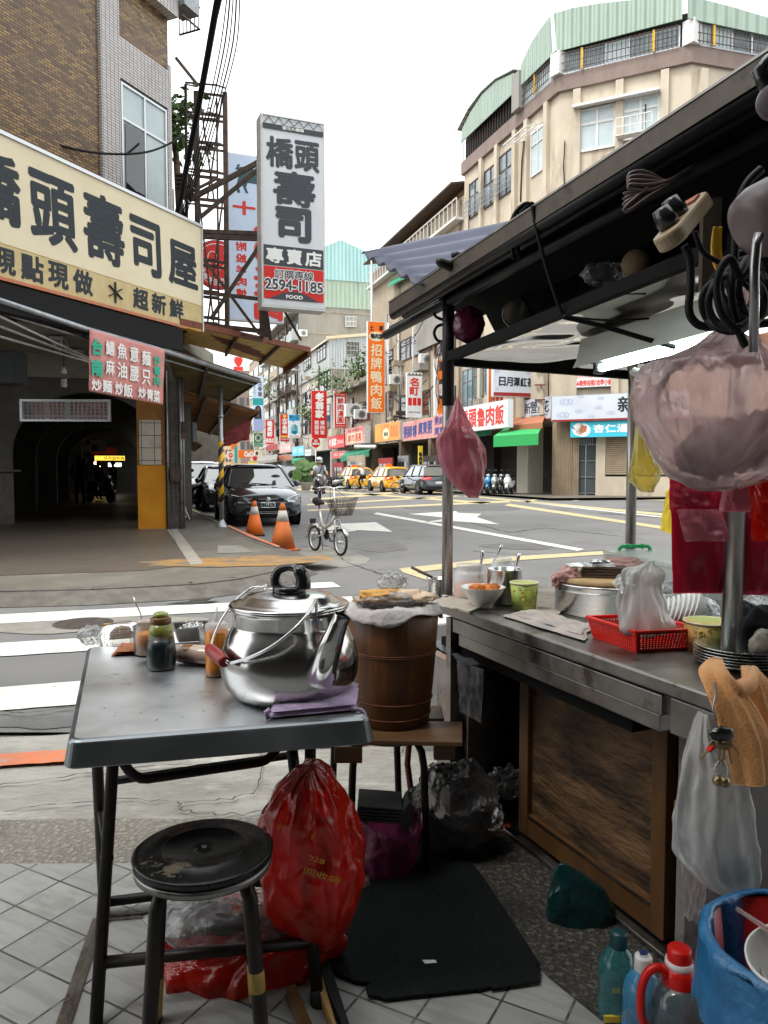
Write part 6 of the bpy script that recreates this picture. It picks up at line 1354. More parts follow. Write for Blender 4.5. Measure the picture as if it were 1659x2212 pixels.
 if taxi:
  m=MB();m.prism([(0,-.28,H+.03),(0,.28,H+.03),(0,.2,H+.2),(0,-.2,H+.2)],(.14,0,0));m.build('roof_sign','sign_orange',t)
  m=MB();put(m,'TAXI',(-h+.42,.5,H-.25),(0,-1.0,0),(-.06,0,.12),V((-.9,0,.4)),.006);put(m,'TD-803',(.3,w+.004,.55),(-.5,0,0),(0,0,.12),V((0,1,0)),.004);m.build('lettering','letter_white',t)
 return t
def heading(o,p,d,s=1):place(o,V((p[0],p[1],p[2]if len(p)>2 else 0)),atan2(d[1],d[0]),s)
c1_=car('parked_car','dark grey sedan facing the camera behind the two cones with licence plate BNU-6296',4.62,1.78,1.47,'paint_dark',plate='BNU-6296',group='cars parked along the left kerb')
heading(c1_,(-3.45,20.45),(.30,-.954))
mm=MB();mm.ball((.72,.45,1.12),.16,12,sc3=(.3,1,.8));mm.build('steering_wheel','seat_black',c1_)
c2_=car('parked_car','black sedan second in the left row with a scooter beside its nose',4.6,1.78,1.47,'paint_black',group='cars parked along the left kerb');heading(c2_,(-5.5,26.7),(.30,-.954))
c3_=car('parked_car','white sport utility car third in the left row, half hidden by the pier',4.5,1.85,1.68,'paint_white','suv','cars parked along the left kerb');heading(c3_,(-7.8,32.8),(.30,-.954))
c3b=car('parked_car','white car roof visible behind the white sport utility car',4.5,1.85,1.72,'paint_white','suv','cars parked along the left kerb');heading(c3b,(-10.3,42.5),(.30,-.954))
c4_=car('taxi','yellow taxi roof with an orange lamp showing between the dark sedans',4.4,1.78,1.55,'paint_taxi','hatch','yellow taxis',taxi=True,cat_='taxi');heading(c4_,(-8.3,46),(.30,-.954))
c5_=car('taxi','yellow taxi nearest the grey car, white writing on its rear window',4.4,1.78,1.55,'paint_taxi','hatch','yellow taxis',taxi=True,cat_='taxi');heading(c5_,(.30,49.6),UM)
c6_=car('taxi','yellow taxi with a green door panel behind the cyclist in white',4.4,1.78,1.55,'paint_taxi','hatch','yellow taxis',taxi=True,cat_='taxi');heading(c6_,(-2.15,56.6),UM)
m=MB();m.prism([(.95,.895,.35),(-.1,.895,.35),(.0,.895,.95),(.85,.895,.98)],(0,.01,0));m.build('green_door_panel','sign_teal',c6_)
c7_=car('parked_car','dark grey sport utility car with red tail lamp behind the cart pole',4.5,1.83,1.64,'paint_grey','suv','cars parked on the right');heading(c7_,(2.35,44.3),UM)
c8_=car('parked_car','black off-road car far down the street left of the scooter rider',4.4,1.9,1.8,'paint_black','suv','cars far down the street');heading(c8_,(-9.4,75),(.30,-.954))
m=MB();m.lathe([(.34,0),(.36,.1),(.3,.2),(0,.2)],(2.2,0,1.0),n=20,A=(1,0,0));m.build('spare_wheel','rubber',c8_)
# scooters
def scooter(label,color='paint_black',group='scooters parked under the green awning',dark='rubber'):
 t=thing('scooter',label,'scooter',(0,0,0),group)
 for x in(-.62,.62):
  wo=wheel(t,(x,0,.25),.25,.1,1,spokes=6)
 m=MB();m.tube([(.62,.0,.25),(.52,0,.62),(.42,0,.98)],.035,n=8);m.bar((.62,-.07,.25),(.54,-.07,.55),.035);m.bar((.62,.07,.25),(.54,.07,.55),.035);m.build('fork','grey_metal',t)
 m=MB();m.prism([(.66,0,.5),(.80,0,.47),(.66,0,.53),(.44,0,.5),(.47,0,.44)],(0,.001,0));m=MB()
 m.grid(lambda u,v:V((.62+.30*cos(pi*(.15+.8*u)),(.07-.0)*(2*v-1),.25+.29*sin(pi*(.15+.8*u)))),10,2);m.build('front_fender',color,t,solid=.02)
 def hull(rows,name,mat,sub=1):
  m=MB();n=12
  for x,z0,z1,hw in rows:pass
  vs=[]
  for x,z0,z1,hw in rows:
   for k in range(n):a=2*pi*k/n;vs.append((x,hw*cos(a)*(1 if abs(cos(a))<.9 else.97),(z0+z1)/2+(z1-z0)/2*sin(a)))
  m.add(vs,[(i*n+k,i*n+(k+1)%n,(i+1)*n+(k+1)%n,(i+1)*n+k)for i in range(len(rows)-1)for k in range(n)]+[tuple(range(n))[::-1],tuple((len(rows)-1)*n+k for k in range(n))],0,True)
  return m.build(name,mat,t)
 hull([(.74,.62,.70,.05),(.68,.5,.86,.15),(.58,.42,.96,.2),(.48,.34,.98,.22),(.42,.32,.9,.2)],'leg_shield',color)
 hull([(.48,.26,.4,.18),(.2,.24,.34,.18),(-.1,.24,.36,.18),(-.2,.24,.44,.16)],'footboard',dark)
 hull([(-.08,.3,.62,.12),(-.25,.3,.74,.17),(-.5,.4,.76,.17),(-.8,.5,.78,.14),(-1.0,.62,.78,.06)],'rear_body',color)
 hull([(.0,.68,.78,.1),(-.15,.7,.82,.15),(-.5,.74,.84,.16),(-.8,.76,.88,.13),(-.9,.78,.86,.08)],'seat','seat_black')
 m=MB();m.tube([(.36,-.34,1.05),(.42,-.15,1.02),(.44,0,1.0),(.42,.15,1.02),(.36,.34,1.05)],.018,n=6);m.build('handlebar','rubber',t)
 m=MB();m.ball((.5,0,.98),.13,12,sc3=(.9,1,.7));m.build('headlight','lamp_clear',t)
 for s in(1,-1):
  m=MB();m.tube([(.4,s*.22,1.04),(.42,s*.28,1.2)],.008,n=5);m.ball((.42,s*.31,1.25),.065,10,sc3=(.35,1.1,.8));m.build('mirror','rubber',t)
 m=MB();m.box((.755,-.08,.30),(.765,.08,.40));m.build('number_plate','plate',t)
 m=MB();m.tube([(-.3,-.16,.3),(-.8,-.17,.34)],.045,n=8);m.build('exhaust','grey_metal',t)
 return t
s0_=scooter('black scooter parked at the kerb beside the nose of the second sedan',group='scooters along the left kerb');heading(s0_,(-6.42,25.4),(-.25,-.95),1.08)
for k,(px,col,lab)in enumerate([(1046,'paint_silver','grey scooter at the left end of the parked scooter row'),(1060,'paint_blue','bright blue scooter in the parked row under the green awning'),(1074,'paint_silver','silver scooter just right of the blue one in the parked row'),(1088,'paint_black','black scooter in the parked row right of the silver one'),(1101,'paint_white','white fronted scooter at the right end of the parked row')]):
 s=scooter(lab,col);p=D(px,1016,41.5-.4*k);heading(s,(p.x,p.y,.1),(-.35,-.93),1.0)
s=scooter('silver scooter leaning behind the rider near the first taxi','paint_silver','scooters by the right shops');p=D(716,1016,55);heading(s,(p.x,p.y,0),(-.95,-.3))
s=scooter('black scooter parked by the kerb beside the silver one','paint_black','scooters by the right shops');p=D(706,1016,60);heading(s,(p.x,p.y,0),(-.8,-.5))
# people
M('shirt_grey',(.42,.45,.48),rough=.8);M('trousers_grey',(.2,.17,.15),rough=.8);M('shirt_white',(.72,.72,.71),rough=.8);M('hair_fair',(.5,.34,.2),rough=.6);M('dark_cloth_silhouette',(.012,.012,.014),rough=.9);M('hair_black',(.01,.01,.01),rough=.5)
def skinned(name,mat,parent,chains,root,T=None):
 """chains: lists of (x, y, z, r); points shared when equal"""
 pts,idx,rad,ed=[],{},[],[]
 for ch in chains:
  prev=None
  for x,y,z,r in ch:
   k=(round(x,3),round(y,3),round(z,3))
   if k not in idx:idx[k]=len(pts);pts.append(k);rad.append(r)
   if prev is not None and prev!=idx[k]:ed.append((prev,idx[k]))
   prev=idx[k]
 me=bpy.data.meshes.new(name);me.from_pydata(pts,ed,[]);o=bpy.data.objects.new(name,me);COL.objects.link(o)
 m=o.modifiers.new('s','SKIN');m.use_smooth_shade=True;o.modifiers.new('u','SUBSURF').levels=1
 for i,v in enumerate(me.skin_vertices[0].data):v.radius=(rad[i],rad[i]);v.use_root=False
 me.skin_vertices[0].data[idx[tuple(round(q,3)for q in root)]].use_root=True
 dg=bpy.context.evaluated_depsgraph_get();ne=bpy.data.meshes.new_from_object(o.evaluated_get(dg));bpy.data.objects.remove(o)
 ne.materials.clear();ne.materials.append(MATS[mat])
 for p in ne.polygons:p.use_smooth=True
 o=bpy.data.objects.new(name,ne);COL.objects.link(o);o.parent=parent;return o
def face(t,c,f):
 """small face on the head centre c facing f"""
 f=V(f).normalized();s=f.cross(Z).normalized();c=V(c);m=MB()
 for k in(1,-1):m.ball(c+f*.093+s*.035*k+Z*.01,.012,8)
 m.bar(c+f*.09-s*.025-Z*.055,c+f*.09+s*.025-Z*.055,.01);m.build('eyes','ink',t)
 m=MB();m.ball(c+f*.105-Z*.018,.018,8,sc3=(1,1,1.4))
 for k in(1,-1):m.ball(c+s*.088*k,.024,8,sc3=(.6,.6,1.2))
 m.build('nose','skin',t)
rs=scooter('black scooter ridden by the man in the silver helmet','paint_black','scooters on the road')
rd=thing('person','man in a silver helmet and pale grey shirt riding a black scooter towards the camera','person',(0,0,0))
hip=(-.25,0,.86);
body=[[(-.25,0,.86,.13),(-.2,0,1.05,.14),(-.12,0,1.28,.13),(-.09,0,1.40,.06),(-.06,0,1.47,.055),(-.05,0,1.56,.095),(-.05,0,1.63,.08)]]
for s in(1,-1):
 body.append([(-.12,0,1.28,.13),(-.12,s*.18,1.33,.065),(.0,s*.28,1.15,.05),(.26,s*.30,1.08,.038),(.34,s*.30,1.06,.035)])
 for q,dy in enumerate((-.03,-.01,.01,.03)):body.append([(.34,s*.30,1.06,.035),(.385,s*.30+dy,1.065,.011),(.40,s*.30+dy,1.04,.010),(.375,s*.30+dy,1.02,.009)])
 body.append([(-.25,0,.86,.13),(-.18,s*.12,.84,.09),(.22,s*.2,.82,.07),(.16,s*.18,.45,.05),(.14,s*.18,.33,.04),(.26,s*.19,.31,.035)])
skinned('body','skin',rd,body,hip)
skinned('shirt','shirt_grey',rd,[[(-.25,0,.88,.15),(-.2,0,1.05,.165),(-.12,0,1.28,.155),(-.1,0,1.37,.085)]]+[[(-.12,0,1.28,.155),(-.12,s*.18,1.33,.085),(-.05,s*.245,1.22,.075),(.0,s*.28,1.15,.07)]for s in(1,-1)],(-.25,0,.88))
skinned('trousers','trousers_grey',rd,[[(-.25,0,.82,.15),(-.18,s*.12,.84,.11),(.22,s*.2,.82,.09),(.16,s*.18,.42,.075)]for s in(1,-1)],(-.25,0,.82))
for s in(1,-1):m=MB();m.ball((.2,s*.19,.32),.08,10,sc3=(1.6,.7,.6));m.build('shoe','rubber',rd)
m=MB();m.lathe([(.0,.17),(.09,.155),(.135,.1),(.15,.03),(.145,-.04),(.135,-.07)],(-.06,0,1.58),n=20);m.build('helmet','paint_silver',rd)
m=MB();m.grid(lambda u,v:V((-.06+.155*cos((u-.5)*2.2),.155*sin((u-.5)*2.2),1.60+.05*v)),10,3);m.build('visor','car_glass',rd,solid=.006)
face(rd,(-.03,0,1.55),(1,0,0))
m=MB();m.tube([(.03,.12,1.38),(.05,0,1.1),(.0,-.15,.98)],.02,n=6);m.build('bag_strap','rubber',rd)
pr_=D(690,1016,34.5)
for o in(rs,rd):heading(o,(pr_.x,pr_.y,0),(.10,-.99),1.12)
M('bike_silver',(.55,.54,.5),rough=.3,metal=.5);M('bike_yellow',(.8,.5,.02),rough=.4)
def bicycle(label,wr=.2,wb=.83,seat_h=.76,frame='bike_silver',basket=True,group='bicycles'):
 t=thing('bicycle',label,'bicycle',(0,0,0),group)
 for x in(0,wb):
  m=MB();n=32;m.tube([(x+(wr-.018)*cos(2*pi*i/n),0,wr+(wr-.018)*sin(2*pi*i/n))for i in range(n)],.019,n=8,closed=True);wo=m.build('wheel','rubber',t)
  m=MB();m.tube([(x+(wr-.04)*cos(2*pi*i/n),0,wr+(wr-.04)*sin(2*pi*i/n))for i in range(n)],.010,n=6,closed=True)
  m.tube([(x,-.04,wr),(x,.04,wr)],.022,n=8)
  for i in range(16):a=2*pi*i/16;m.tube([(x,.02*(-1)**i,wr),(x+(wr-.04)*cos(a),0,wr+(wr-.04)*sin(a))],.0022,n=4)
  m.build('rim','alu',wo)
 bb=(.30*wb/.83,0,wr+.08)
 m=MB();m.tube([bb,(.22,0,.5),(.17,0,seat_h-.1)],[.022,.02,.016],n=8);m.tube([(.24,0,.42),(.36,0,wr+.19),(.52,0,wr+.24),(wb-.13,0,.6)],[.026,.03,.026,.024],n=8);m.tube([bb,(.36,0,wr+.19)],.02,n=6)
 for s in(1,-1):m.tube([bb,(0,s*.05,wr)],.011,n=6);m.tube([(.22,0,.48),(0,s*.05,wr)],.009,n=6)
 m.tube([(wb-.12,0,.52),(wb-.15,0,.66),(wb-.2,0,.98)],.017,n=8);m.build('frame',frame,t)
 m=MB()
 for s in(1,-1):m.tube([(wb-.12,0,.54),(wb-.10,s*.045,.5),(wb,s*.05,wr)],.012,n=6)
 m.build('fork',frame,t)
 m=MB();m.tube([(wb-.2,0,.98),(wb-.22,.08,1.0),(wb-.24,.16,1.0),(wb-.30,.28,.98)],.011,n=6);m.tube([(wb-.2,0,.98),(wb-.22,-.08,1.0),(wb-.24,-.16,1.0),(wb-.30,-.28,.98)],.011,n=6);hb=m.build('handlebar','chrome',t)
 for s in(1,-1):
  m=MB();m.tube([(wb-.27,s*.2,.99),(wb-.31,s*.3,.975)],.017,n=8);m.build('grip','rubber',hb);m=MB();m.tube([(wb-.23,s*.14,.99),(wb-.2,s*.2,.95),(wb-.24,s*.27,.94)],.006,n=5);m.build('brake_lever','rubber',hb)
 m=MB();m.tube([(.02,0,seat_h+.02),(.1,0,seat_h+.015),(.22,0,seat_h),(.3,0,seat_h-.01)],[.055,.07,.035,.018],n=10);m.build('saddle','rubber',t)
 m=MB();m.tube([(.17,0,.55),(.155,0,seat_h-.03)],.014,n=8);m.build('seat_post','rust',t)
 m=MB();m.lathe([(.085,-.005),(.085,.005),(0,.006)],(bb[0],.045,bb[2]),n=24,A=(0,1,0));m.bar((bb[0],.06,bb[2]),(bb[0]+.12,.06,bb[2]-.1),.016);m.bar((bb[0],-.06,bb[2]),(bb[0]-.12,-.06,bb[2]+.1),.016)
 m.bar((bb[0]+.12,.05,bb[2]-.1),(bb[0]+.12,.14,bb[2]-.1),.03,.015);m.bar((bb[0]-.12,-.05,bb[2]+.1),(bb[0]-.12,-.14,bb[2]+.1),.03,.015);m.build('crank','rubber',t)
 m=MB();m.tube([(.12,.06,wr+.02),(.0,.14,.02)],.008,n=5);m.build('kickstand','grey_metal',t)
 m=MB()
 for a in((wb-.1,0),):m.tube([(wb-.21,.03,.97),(wb-.02,.1,.86),(wb-.08,.03,.6),(wb-.12,0,.5)],.004,n=4);m.tube([(wb-.22,-.05,.99),(wb-.05,-.14,.8),(wb-.1,0,.55)],.004,n=4);m.tube([(wb-.21,.03,.97),(.5,.04,.75),(.3,.03,.4)],.004,n=4)
 m.build('brake_cable','cable',t)
 m=MB();m.grid(lambda u,v:V((wb+(wr+.03)*cos(pi*(.15+.75*u)),.03*(2*v-1),wr+(wr+.03)*sin(pi*(.15+.75*u)))),12,2);m.grid(lambda u,v:V(((wr+.03)*cos(pi*(.25+.75*u)),.03*(2*v-1),wr+(wr+.03)*sin(pi*(.25+.75*u)))),12,2);m.build('mudguard',frame,t,solid=.004)
 if basket:
  m=MB();x0,x1=wb-.1,wb+.20;n=13
  A=[(x0+.03,-.11,.60),(x1-.05,-.11,.60),(x1-.05,.11,.60),(x0+.03,.11,.60)];B=[(x0,-.17,.80),(x1+.02,-.17,.86),(x1+.02,.17,.86),(x0,.17,.80)]
  for i in range(4):
   a,b,c,d=V(A[i]),V(A[(i+1)%4]),V(B[(i+1)%4]),V(B[i])
   for k in range(n+1):m.bar(a.lerp(b,k/n),d.lerp(c,k/n),.0035)
   for k in range(9):m.bar(a.lerp(d,k/8),b.lerp(c,k/8),.0035 if k<8 else.008)
  for k in range(8):m.bar(V(A[0]).lerp(V(A[1]),k/7),V(A[3]).lerp(V(A[2]),k/7),.0035)
  m.build('basket','steel_dark',t)
  m=MB();m.box((-.07,-.05,.42),(-.055,.05,.5));m.build('rear_tag','rubber',t)
 return t
bk=bicycle('small silver folding bicycle with a wire basket standing alone on the road');bp0=G(680,1190);heading(bk,(bp0.x,bp0.y,0),(.50,-.80),1.08)
bk2=bicycle('yellow shared bicycle ridden by the woman in white',.33,1.05,.95,'bike_yellow',False,'bicycles');
p2=D(773,1016,49.5);heading(bk2,(p2.x+.4,p2.y-.5,0),(-.55,.83),1.0)
wm=thing('person','woman in a white shirt and dark trousers cycling away past the yellow taxi','person',(0,0,0))
bod=[[(.12,0,.98,.12),(.16,0,1.2,.11),(.22,0,1.42,.10),(.25,0,1.52,.05),(.28,0,1.62,.085),(.28,0,1.68,.07)]]
for s in(1,-1):
 bod.append([(.22,0,1.42,.10),(.22,s*.16,1.44,.055),(.4,s*.25,1.25,.04),(.68,s*.26,1.04,.03)])
 for dy in(-.02,0,.02):bod.append([(.68,s*.26,1.04,.03),(.74,s*.26+dy,1.03,.01),(.75,s*.26+dy,.99,.009)])
 bod.append([(.12,0,.98,.12),(.16,s*.1,.95,.085),(.42,s*.11,.72 if s>0 else.86,.06),(.33,s*.11,.36 if s>0 else.5,.045),(.42,s*.11,.32 if s>0 else.46,.03)])
skinned('body','skin',wm,bod,(.12,0,.98))
skinned('shirt','shirt_white',wm,[[(.12,0,1.0,.14),(.16,0,1.2,.135),(.22,0,1.42,.12),(.24,0,1.49,.07)]]+[[(.22,0,1.42,.12),(.22,s*.16,1.44,.075),(.3,s*.2,1.36,.07)]for s in(1,-1)],(.12,0,1.0))
skinned('trousers','dark_cloth_silhouette',wm,[[(.12,0,.95,.14),(.16,s*.1,.95,.10),(.42,s*.11,.72 if s>0 else.86,.075),(.33,s*.11,.38 if s>0 else.52,.055)]for s in(1,-1)],(.12,0,.95))
m=MB();m.ball((.26,0,1.68),.13,12);m.ball((.16,0,1.58),.07,10);m.build('hair','hair_fair',wm);face(wm,(.29,0,1.64),(1,0,0))
heading(wm,(p2.x+.4,p2.y-.5,0),(-.55,.83),1.0)
bk3=bicycle('white wheeled bicycle standing between the yellow taxi and the grey car',.33,1.05,.95,'bike_silver',False,'bicycles');p3=D(866,1016,44.6);heading(bk3,(p3.x-.3,p3.y,0),(.95,.25),1.0)
def figure(lab,c,h,turn,lean=0,mat='dark_cloth_silhouette'):
 t=thing('person',lab,'person',(0,0,0),'people in the dark arcade');k=h/1.7
 ch=[[(0,0,.92,.13),(.0,0,1.15,.13),(.02+lean,0,1.38,.12),(.02+lean,0,1.48,.05),(.03+lean,0,1.58,.095),(.03+lean,0,1.64,.08)]]
 for s in(1,-1):
  ch.append([(.02+lean,0,1.38,.12),(.02+lean,s*.2,1.38,.06),(.02,s*.26,1.12,.045),(.14,s*.22,.92,.035),(.19,s*.21,.87,.03)])
  ch.append([(0,0,.92,.13),(0,s*.1,.86,.1),(.02,s*.11,.48,.065),(0,s*.12,.08,.045),(.14,s*.13,.04,.04)])
 skinned('body',mat,t,ch,(0,0,.92));m=MB();m.ball((.015+lean,0,1.63),.115,12);m.build('hair','hair_black',t);heading(t,c,(cos(turn),sin(turn)),k);return t  # whole body near black: silhouette shade put into the colour
for lab,x,Yd,hh,tr in[('dark silhouetted person standing left in front of the far arcade arch',172,27.5,1.75,2),('dark silhouetted person just right of the tallest arcade figure',183,28.5,1.68,3.6),('smaller dark figure before the glowing bulbs',212,32,1.6,1),('dark figure below the yellow stall sign',245,33,1.62,4)]:
 p=D(x,1016,Yd);figure(lab,(p.x,p.y,.12),hh,tr)
s=scooter('dark scooter parked deep in the arcade beside the standing people','paint_black','scooters in the arcade');p=D(215,1016,29.5);heading(s,(p.x,p.y,.12),(.8,-.5))
M('cone_orange',(.8,.16,.01),(.68,.13,.015),scale=6,rough=.5,c3=(.45,.1,.02),s3=5,t3=.62);M('cone_worn',(.62,.16,.03),(.5,.13,.03),scale=5,rough=.6,c3=(.3,.1,.03),s3=4,t3=.56,w3=.15);M('cone_band',(.62,.6,.56),(.5,.48,.45),scale=7,rough=.4)
for lab,px,py,h,m1,rot in[('bright orange traffic cone nearer the dark sedan',550,1157,.72,'cone_orange',.2),('taller worn orange traffic cone nearer the bicycle',611,1188,.80,'cone_worn',.5)]:
 p=G(px,py);t=thing('traffic_cone',lab,'traffic cone',p,'traffic cones by the kerb');r=.19*h/.7
 rr_=lambda z:.035+(r-.035)*(1-z/h)
 mb=MB();mb.lathe([(rr_(0),.03),(rr_(h*.62),h*.62)],p,n=24);mb.lathe([(rr_(h*.84),h*.84),(.035,h),(.02,h)],p,n=24);mb.build('cone_body',m1,t)
 mb=MB();mb.lathe([(rr_(h*.62)+.004,h*.62),(rr_(h*.84)+.004,h*.84)],p,n=24);mb.build('reflective_band','cone_band',t)
 mb=MB();a=rot;X=V((cos(a),sin(a),0));Y=V((-sin(a),cos(a),0));mb.obox(p-X*r*1.05-Y*r*1.05,X*r*2.1,Y*r*2.1,Z*.03);mb.build('base','rubber' if m1=='cone_orange' else m1,t,bevel=.01)
# FOREGROUND: TABLE AND STOOL
def brushed(name,c1,c2,rough=.25,r2=.4,sc_=2.5,stretch=(1,1,1),bump=.04,metal=1.0,c3=None,t3=.62):
 return M(name,c1,c2,sc_,rough=rough,r2=r2,metal=metal,stretch=stretch,bump=bump,bscale=6,detail=6,c3=c3,s3=7,t3=t3)
brushed('steel_top',(.60,.62,.64),(.72,.74,.76),.34,.5,2.2,bump=.12,c3=(.33,.33,.33))
brushed('steel_edge',(.22,.24,.255),(.30,.32,.335),.3,.45,3)
brushed('steel_worn',(.17,.16,.15),(.33,.315,.295),.26,.5,5,c3=(.11,.09,.075),t3=.56)
brushed('steel_polish',(.46,.45,.44),(.56,.55,.54),.10,.2,3,bump=.03)
brushed('steel_pot',(.5,.5,.5),(.64,.64,.64),.2,.3,4,stretch=(1,1,6))
M('tube_black',(.008,.007,.007),(.022,.016,.013),scale=9,rough=.42,c3=(.05,.035,.025),s3=16,t3=.66,spec=.35)
M('bakelite',(.012,.013,.015),rough=.22,coat=.4);M('wood_red',(.38,.03,.03),(.3,.02,.02),scale=12,rough=.35);M('tape_yellow',(.42,.28,.05),(.3,.2,.06),scale=20,rough=.6,c3=(.08,.06,.04),s3=25,t3=.6)
M('towel_purple',(.62,.46,.70),(.52,.38,.60),scale=40,rough=.95,bump=.35,bscale=160,sheen=.4);M('cloth_brown',(.42,.16,.08),(.33,.12,.06),scale=14,rough=.95,bump=.6,bscale=90)
M('soy',(.006,.014,.016),rough=.3,coat=.1);M('sauce_green',(.30,.32,.06),(.25,.27,.05),scale=5,rough=.3,coat=.4);M('sauce_brown',(.14,.06,.01),rough=.3)
M('orange_sauce',(.85,.30,.01),(.75,.24,.01),scale=4,rough=.3,coat=.3,sss=.2);M('clear_plastic',(.8,.84,.86),rough=.15,alpha=.42,spec=.7);M('can_metal',(.2,.21,.22),(.15,.16,.17),scale=6,rough=.4,metal=.8)
M('jar_glass',(.75,.72,.66),rough=.08,alpha=.35,spec=.8);M('bamboo',(.66,.46,.25),(.52,.34,.16),scale=30,stretch=(.2,1,1),rough=.6);M('cotton_white',(.75,.75,.74),rough=.9)
film('film_clear',(.82,.84,.86),.26,.45,.14,1.0);film('film_white',(.93,.92,.90),.8,.55,.2,.5,tint=(.8,.79,.78));film('film_red',(1.0,.035,.008),.95,.62,.16,.9,tint=(1,.05,.02))
film('film_pink',(.85,.33,.42),.55,.5,.2,.7,tint=(.85,.45,.5));film('film_blush',(1.0,.74,.74),.62,.85,.18,.9,tint=(.92,.78,.77));film('film_yellow',(.95,.8,.2),.55,.6,.2,.7,tint=(.9,.8,.4));film('film_crimson',(.8,.03,.10),.6,.5,.15,.5,tint=(.7,.06,.14));film('film_purple',(.22,.03,.10),.93,.4,.2,.8,tint=(.3,.05,.15));film('film_teal',(.008,.085,.085),.75,.4,.2,.7,tint=(.05,.35,.33));film('film_grey',(.4,.4,.4),.16,.4,.14,1.0)
TZ=.76
FL,FRc,BL=G(148,1600,TZ),G(800,1549,TZ),G(190,1397,TZ)
uT=(FRc-FL);vT=(BL-FL);BR=FRc+vT;uh,vh=uT.normalized(),vT.normalized()
T=thing('folding_table','steel topped folding table with black tube legs and a dented front left corner','table',V((FL.x,FL.y,0)))
def tp(u,v,z=0):return FL+uT*u+vT*v+Z*z
def rcorner(inset,rad,n=6):
 P=[]
 for c,a,b in((FL,uh,vh),(FRc,-uh,vh),(BR,-uh,-vh),(BL,uh,-vh)):
  c=c+a*inset+b*inset;q=[]
  for k in range(n+1):
   th=pi/2*k/n;q.append(c+a*rad*(1-sin(th))+b*rad*(1-cos(th)))
  P.append(q)
 return P[0][::-1]+P[1]+P[2][::-1]+P[3]
mb=MB();L0_=rcorner(.012,.02);n=len(L0_)
rings=[(rcorner(.010,.02),0),(rcorner(.004,.022),-.002),(rcorner(-.001,.024),-.006),(rcorner(-.003,.026),-.010),(rcorner(-.012,.030),-.058),(rcorner(-.010,.030),-.061),(rcorner(.004,.028),-.061)]
vs=[p+Z*z for r_,z in rings for p in r_]
mb.add(vs,[(i*n+k,(i+1)*n+k,(i+1)*n+(k+1)%n,i*n+(k+1)%n)for i in range(len(rings)-1)for k in range(n)],1,False)
mb.add([p for p in rings[0][0]],[tuple(range(n))],0);mb.add([p-Z*.03 for p in rings[0][0]],[tuple(range(n))[::-1]],1)
tt_=mb.build('tabletop',['steel_top','steel_edge'],T)
def leg(pts,name='leg',r=.016):mb=MB();mb.tube(pts,r,n=12);return mb.build(name,'tube_black',T)
ztop=TZ-.05
lbT,lbF=D(246,1655,1.99),G(206,2245,0);leg([V((lbT.x,lbT.y,ztop)),V((lbT.x,lbT.y,ztop-.1)),lbF+Z*.01])
laF=G(226,1984,.01);laT=D(208,1660,2.12);leg([V((laT.x,laT.y,ztop)),V((laT.x,laT.y,ztop-.05)),laF])
rbF=G(690,2190,.01);rbT=D(620,1640,2.17);o=leg([V((rbT.x,rbT.y,ztop)),rbF+(V((rbT.x,rbT.y,ztop))-rbF)*.5,rbF]);
raT=D(672,1640,2.05);raF=G(640,1960,.01);raF=V((-.24,2.38,.01));leg([V((raT.x,raT.y,ztop)),raF],r=.016)
mb=MB();mb.tube([rbF-(rbF-V((rbT.x,rbT.y,ztop))).normalized()*.05,rbF],.0185,n=12);mb.build('foot_cap','rubber',o)
def at_z(a,b,z):f=(z-a.z)/(b.z-a.z);return a.lerp(b,f)
A_,B_=V((lbT.x,lbT.y,ztop-.1)),lbF
p,q=at_z(A_,B_,.15),at_z(V((rbT.x,rbT.y,ztop)),rbF,.15);mb=MB();mb.tube([p,q],.0145,n=12);mb.build('rung','tube_black',T)
p,q=laF+Z*.05,raF+Z*.05;mb=MB();mb.tube([p,q],.0145,n=12);mb.build('rung','tube_black',T)
p,q=V((lbT.x,lbT.y,0)),V((rbT.x,rbT.y,0));e=(q-p).normalized();Lq=(q-p).length
mb=MB();zc=.535;P=[p+Z*ztop]+[p+e*(.085*(1-cos(a)))+Z*(zc+(ztop-zc)*(1-sin(a)))for a in[pi/2*k/8 for k in range(1,9)]]
P+=[q-e*(.085*(1-cos(a)))+Z*(zc+(ztop-zc)*(1-sin(a)))for a in[pi/2*k/8 for k in range(8,0,-1)]]+[q+Z*ztop]
mb.tube([x+V((.01,-.03,0))for x in P],.013,n=12);mb.build('curved_brace','tube_black',T)
mb=MB();mb.tube([p+Z*zc+V((0,.02,-.012)),q+Z*zc+V((0,.02,-.012))],.011,n=10);mb.build('brace','tube_black',T)
z=.37;a,b=at_z(A_,B_,z),at_z(V((laT.x,laT.y,ztop)),laF,z);mb=MB();mb.tube([a,b],.008,n=8);mb.ball(a,.018,10);mb.build('hinge','tube_black',T)
# stool
SZ=.50;S0=G(440,1832,SZ);sr=.150
ST=thing('stool','round black metal stool with yellow tape on its legs in front of the steel table','stool',V((S0.x,S0.y,0)))
M('stool_lacquer',(.005,.006,.006),(.014,.013,.012),scale=5,rough=.16,r2=.34,spec=.35,c3=(.12,.095,.07),s3=7,t3=.58,w3=.05,bump=.2,bscale=8)
mb=MB();mb.lathe([(0,-.004),(.010,-.004),(.012,.001),(.030,.0015),(.088,.001),(.090,.004),(.095,.004),(.098,.001),(.140,.0),(.150,-.001),(.156,-.004),(sr,-.008),(sr+.001,-.014),(sr-.003,-.018),(sr+.002,-.022),(sr+.001,-.034),(sr-.006,-.036),(sr-.010,-.02),(0,-.018)],(S0.x,S0.y,SZ),n=72);mb.build('seat','stool_lacquer',ST)
mb=MB();mb.lathe([(sr+.0025,-.020),(sr+.0035,-.027),(sr+.0022,-.036),(sr-.002,-.0365)],(S0.x,S0.y,SZ),n=72);mb.build('rim','steel_worn',ST)
C_=V((S0.x,S0.y,0))
